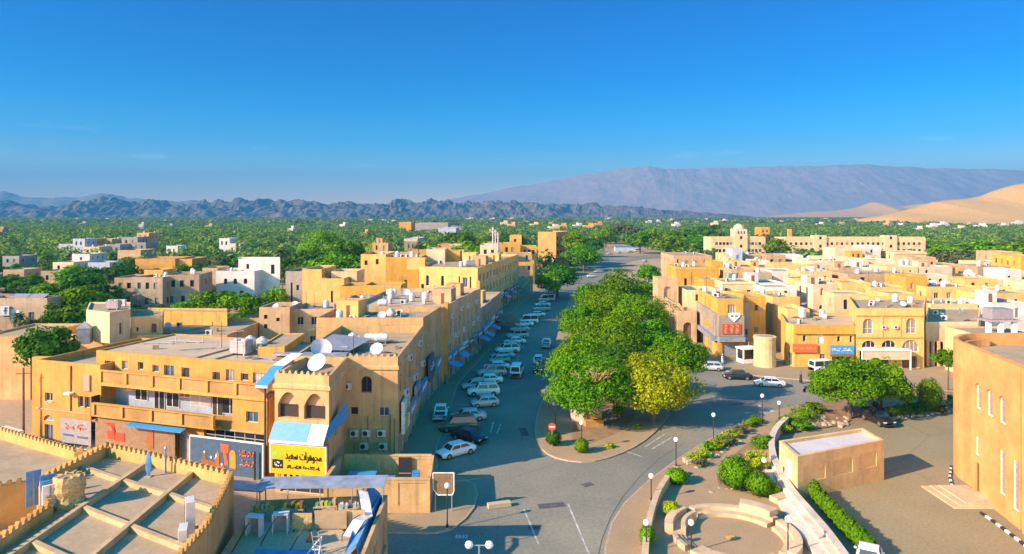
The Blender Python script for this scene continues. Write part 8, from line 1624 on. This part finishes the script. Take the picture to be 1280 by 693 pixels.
t = thing('manhole', 'square drain cover in the road by the pavement corner', 'drain cover', (*V2(U(577, 671)), .006)); s = MB(); s.box((0, 0, 0), (1.0, .6, .012)); s.build('lid', M['steel'], t); s = MB(); [s.box((x, 0, .0125), (.06, .5, .006)) for x in (-.3, 0, .3)]; s.build('bars', M['darkmetal'], t)
t = thing('road_barrier', 'pale concrete block at the edge of the street shadow', 'barrier', (*V2(U(624, 634)), .006), .3); s = MB(); s.box((0, 0, 0), (2.2, .6, .45)); s.build('block', M['stone'], t, weld=True, bevel=.05)

# ------------------------------------------------------------------ vehicles
def ang(pn, pt): a, b = U(*pn), U(*pt); return math.atan2(a.y - b.y, a.x - b.x)
def car(kind, color, px, py, heading, label, z=.008):
    p = U(px, py); jit = heading == K; t = put_car(kind, color, (p.x + (rt.uniform(-.5, .5) if jit else 0), p.y, z), heading + (rt.uniform(-.13, .13) if jit else 0)); t['label'] = label; return t
SD = math.atan2(1, .12)      # along the street, away from the camera
K = R(180 + 12)              # nose in to the shops
car('sedan', 'white', 570, 569, ang((549, 574), (591, 563)), 'white saloon car parked alone nearest the service yard')
car('sedan', 'black', 586, 551, ang((600, 556), (570, 548)), 'black saloon car parked just beyond the nearest white saloon'); car('suv', 'olive', 570, 538, K, 'long dark olive car in the shaded parking beside the black saloon'); car('sedan', 'silver', 582, 525, K, 'silver-blue saloon behind the dark olive car'); car('pickup', 'white', 551, 522, SD + .15, 'white pickup standing lengthwise close to the shop pavement')
car('suv', 'white', 601, 494, K, 'white square-backed car first in the second shaded parking row'); car('sedan', 'silver', 598, 486, K, 'silver saloon second in the second shaded parking row'); car('sedan', 'white', 610, 479, K, 'white saloon third in the second shaded parking row'); car('suv', 'silver', 616, 470, K, 'silver tall car fourth in the second shaded parking row'); car('sedan', 'white', 619, 462, K, 'white saloon fifth in the second shaded parking row'); car('hatch', 'beige', 626, 454, K, 'beige small car sixth in the second shaded parking row'); car('sedan', 'silver', 630, 448, K, 'silver saloon last in the second shaded parking row')
car('van', 'white', 646, 470, SD, 'white minivan driving up the shaded street past the parked row')
car('sedan', 'white', 642, 430, K, 'white saloon nearest in the third shaded parking row'); car('suv', 'silver', 645, 423, K, 'silver car in the middle of the third shaded parking row'); car('sedan', 'silver', 650, 414, K, 'silver saloon farthest in the third shaded parking row')
car('hatch', 'black', 664, 402, K, 'black small car at the near end of the fourth parking row'); car('sedan', 'white', 671, 396, K, 'white saloon by the black small car in the fourth parking row'); car('suv', 'silver', 676, 389, K, 'silver car third in the fourth parking row'); car('sedan', 'white', 679, 383, K, 'white saloon fourth in the fourth parking row'); car('van', 'silver', 682, 377, K, 'silver minivan at the far end of the fourth parking row')
car('suv', 'navy', 674, 464, SD + math.pi, 'dark blue car driving down the middle of the shaded street'); car('hatch', 'white', 673, 455, SD + math.pi, 'white small car following the dark blue car'); car('pickup', 'white', 683, 434, SD, 'white pickup driving beside the median trees')
car('hatch', 'silver', 889, 463, R(168), 'silver small car in tree shade on the town side road'); car('sedan', 'black', 922, 474, R(172), 'black saloon in tree shade on the town side road'); car('sedan', 'white', 962, 483, R(170), 'white saloon in full sun on the town side road')
car('suv', 'black', 1097, 529, ang((1117, 537), (1076, 519)), 'black car parked askew under the bright tree at the lot'); car('pickup', 'white', 1086, 712, R(60), 'white pickup at the lower edge of the parking lot'); car('van', 'white', 1030, 466, R(12), 'white minivan parked in front of the blue shop sign', .13)
for px, py, kd, co, lab in ((748, 341, 'sedan', 'silver', 'silver saloon in the shade at the far end of the street'), (738, 347, 'hatch', 'white', 'white small car in the shade at the far end of the street'), (700, 352, 'sedan', 'white', 'white saloon beside the four-storey block'), (690, 356, 'suv', 'silver', 'silver car beside the four-storey block'), (812, 356, 'sedan', 'white', 'white saloon near the square gate tower'), (806, 362, 'hatch', 'silver', 'silver small car near the square gate tower'), (762, 319, 'sedan', 'white', 'first white car waiting along the far road'), (774, 317, 'hatch', 'white', 'second white car waiting along the far road'), (788, 316, 'sedan', 'silver', 'silver car waiting along the far road'), (797, 315, 'van', 'white', 'white minivan waiting along the far road'), (806, 328, 'sedan', 'white', 'white saloon alone on the open bend of the far road'), (832, 326, 'suv', 'white', 'white car parked by the broad tan roof house'), (838, 318, 'van', 'white', 'white minivan behind the broad tan roof house'), (848, 316, 'sedan', 'navy', 'dark blue car behind the broad tan roof house')): car(kd, co, px, py, rt.choice([.4, .6, 3.5, 1.0]), lab)
for i, (px, py, kd, co) in enumerate(((634, 441, 'suv', 'white'), (638, 436, 'hatch', 'silver'), (655, 408, 'sedan', 'white'), (660, 404.5, 'van', 'white'), (686, 371, 'sedan', 'silver'), (688, 366.5, 'suv', 'white'), (606, 508, 'hatch', 'silver'), (691, 363, 'sedan', 'white'))): t = car(kd, co, px, py, K + rt.uniform(-.08, .08), ''); rep(t, {'white': 'white', 'silver': 'silver'}[co] + ' ' + {'suv': 'tall car', 'hatch': 'small car', 'sedan': 'saloon', 'van': 'minivan'}[kd], 'filling a gap in the shaded parking rows', t['category'], 'cars in the shaded parking rows')
t = thing('motorcycle', 'dark motorcycle parked at the edge of the sunny town road', 'motorcycle', (*V2(U(1009, 490)), .01), .5)
Mx = Matrix.Rotation(R(90), 3, 'X')
for x in (-.65, .65): s = MB(); s.lathe([(.2, -.05), (.31, -.05), (.31, .05), (.2, .05)], (x, 0, .31), 14, 0, Mx); s.build('wheel', M['tyre'], t)
s = MB(); s.box((.0, 0, .45), (.75, .28, .3)); s.tube((.65, 0, .31), (.42, 0, .95), .04, n=6); s.build('body', M['car_navy'], t); s = MB(); s.box((-.25, 0, .76), (.75, .26, .1)); s.build('saddle', M['black'], t); s = MB(); s.tube((.42, -.35, 1.0), (.42, .35, 1.0), .025, n=6); s.build('handlebar', M['steel'], t)

# ------------------------------------------------------------------ people
def person(label, px, py, robe, rz, z=.12, cap='robe', stride=.18):
    p = U(px, py, z)
    V = [(0, 0, .95), (0, 0, 1.18), (0, 0, 1.40), (0, 0, 1.50), (0, -.01, 1.60), (0, -.02, 1.70),
         (-.19, 0, 1.40), (-.25, .03, 1.14), (-.25, -.06, .90), (-.25, -.09, .80), (.19, 0, 1.40), (.25, -.03, 1.14), (.25, -.10, .92), (.25, -.14, .82),
         (-.10, 0, .90), (-.11, -stride, .50), (-.11, -stride * .6, .09), (-.11, -stride * .6 - .14, .04), (.10, 0, .90), (.11, stride * .4, .50), (.11, stride, .09), (.11, stride - .14, .04)]
    Ed = [(0, 1), (1, 2), (2, 3), (3, 4), (4, 5), (2, 6), (6, 7), (7, 8), (8, 9), (2, 10), (10, 11), (11, 12), (12, 13), (0, 14), (14, 15), (15, 16), (16, 17), (0, 18), (18, 19), (19, 20), (20, 21)]
    Rd = [.15, .14, .15, .055, .085, .075, .065, .05, .038, .032, .065, .05, .038, .032, .095, .065, .045, .035, .095, .065, .045, .035]
    me = bpy.data.meshes.new('body'); me.from_pydata(V, Ed, []); o = bpy.data.objects.new('body', me); COL.objects.link(o); sk = o.modifiers.new('skin', 'SKIN')
    for i, sv in enumerate(me.skin_vertices[0].data): sv.radius = (Rd[i], Rd[i] * (.72 if i in (0, 1, 2) else 1)); sv.use_root = i == 0
    ss = o.modifiers.new('s', 'SUBSURF'); ss.levels = 1; ss.render_levels = 1
    m2 = bpy.data.meshes.new_from_object(o.evaluated_get(bpy.context.evaluated_depsgraph_get())); bpy.data.objects.remove(o); m2.materials.clear(); m2.materials.append(M['skin']); m2.name = 'body'
    t = thing('person', label, 'person', (p.x, p.y, z), rz); b = bpy.data.objects.new('body', m2); COL.objects.link(b); b.parent = t
    s = MB(); s.lathe([(.27, .10), (.25, .5), (.22, .95), (.20, 1.2), (.21, 1.36), (.12, 1.46), (.07, 1.49)], n=14); s.v = [(x, y * (.8 if z_ > .9 else 1.0), z_) for x, y, z_ in s.v]; s.build('robe', M[robe], t, smooth=True)
    s = MB()
    for sg, a, b_, c in ((-1, V[6], V[7], V[8]), (1, V[10], V[11], V[12])): s.tube(a, b_, .085, .075, 8); s.tube(b_, c, .075, .07, 8)
    s.build('sleeve', M[robe], t, smooth=True)
    s = MB(); s.lathe([(.095, 1.66), (.105, 1.70), (.10, 1.76), (.05, 1.80)], (0, -.01, 0), 12); s.build('cap' if cap == 'robe' else 'head_scarf', M[robe if cap != 'robe' else 'robe'], t, smooth=True); return t
person('person in a long white robe standing at the mouth of the alley', 988, 456, 'robe', .3); person('person in a black robe walking on the pavement before the red sign', 1001, 479, 'darkrobe', 1.2, cap='scarf'); person('person in a blue robe on the shaded pavement beside the parked cars', 557, 480, 'bluerobe', 2.8); person('person in a black robe walking in the street below the dense dark tree', 688, 375, 'darkrobe', 0, .01, cap='scarf'); person('person in a white robe walking beside another under the dense dark tree', 693, 375, 'robe', .2, .01); person('person in a white robe on the pavement below the square gate tower', 870, 449, 'robe', 2.0)
person('person in a white robe standing on the pavement beside the grey fascia shop', 903, 455, 'robe', 1.0)

# ------------------------------------------------------------------ labels of the repeats
ORD = ['first', 'second', 'third', 'fourth', 'fifth', 'sixth', 'seventh', 'eighth', 'ninth', 'tenth', 'eleventh', 'twelfth', 'thirteenth', 'fourteenth', 'fifteenth', 'sixteenth', 'seventeenth', 'eighteenth', 'nineteenth', 'twentieth']
by = {}
for o, d_, w_, pl in REG: by.setdefault((d_, w_), []).append(o)
for (d_, w_), os_ in by.items():
    os_.sort(key=lambda o: o.location.x / max(1, o.location.y))
    n = len(os_)
    for i, o in enumerate(os_):
        if n == 1: o['label'] = f'{d_} {w_}'
        elif n > 20: o['label'] = f'{d_} {w_}'
        elif i == 0: o['label'] = f'leftmost {d_} {w_}'
        elif i == n - 1: o['label'] = f'rightmost {d_} {w_}'
        else: o['label'] = f'{ORD[i]} {d_} from the left {w_}'
for o in list(scene.objects):      # nothing is left without its words
    if o.parent is None and o.type == 'EMPTY' and not o.get('label'): bpy.data.objects.remove(o)
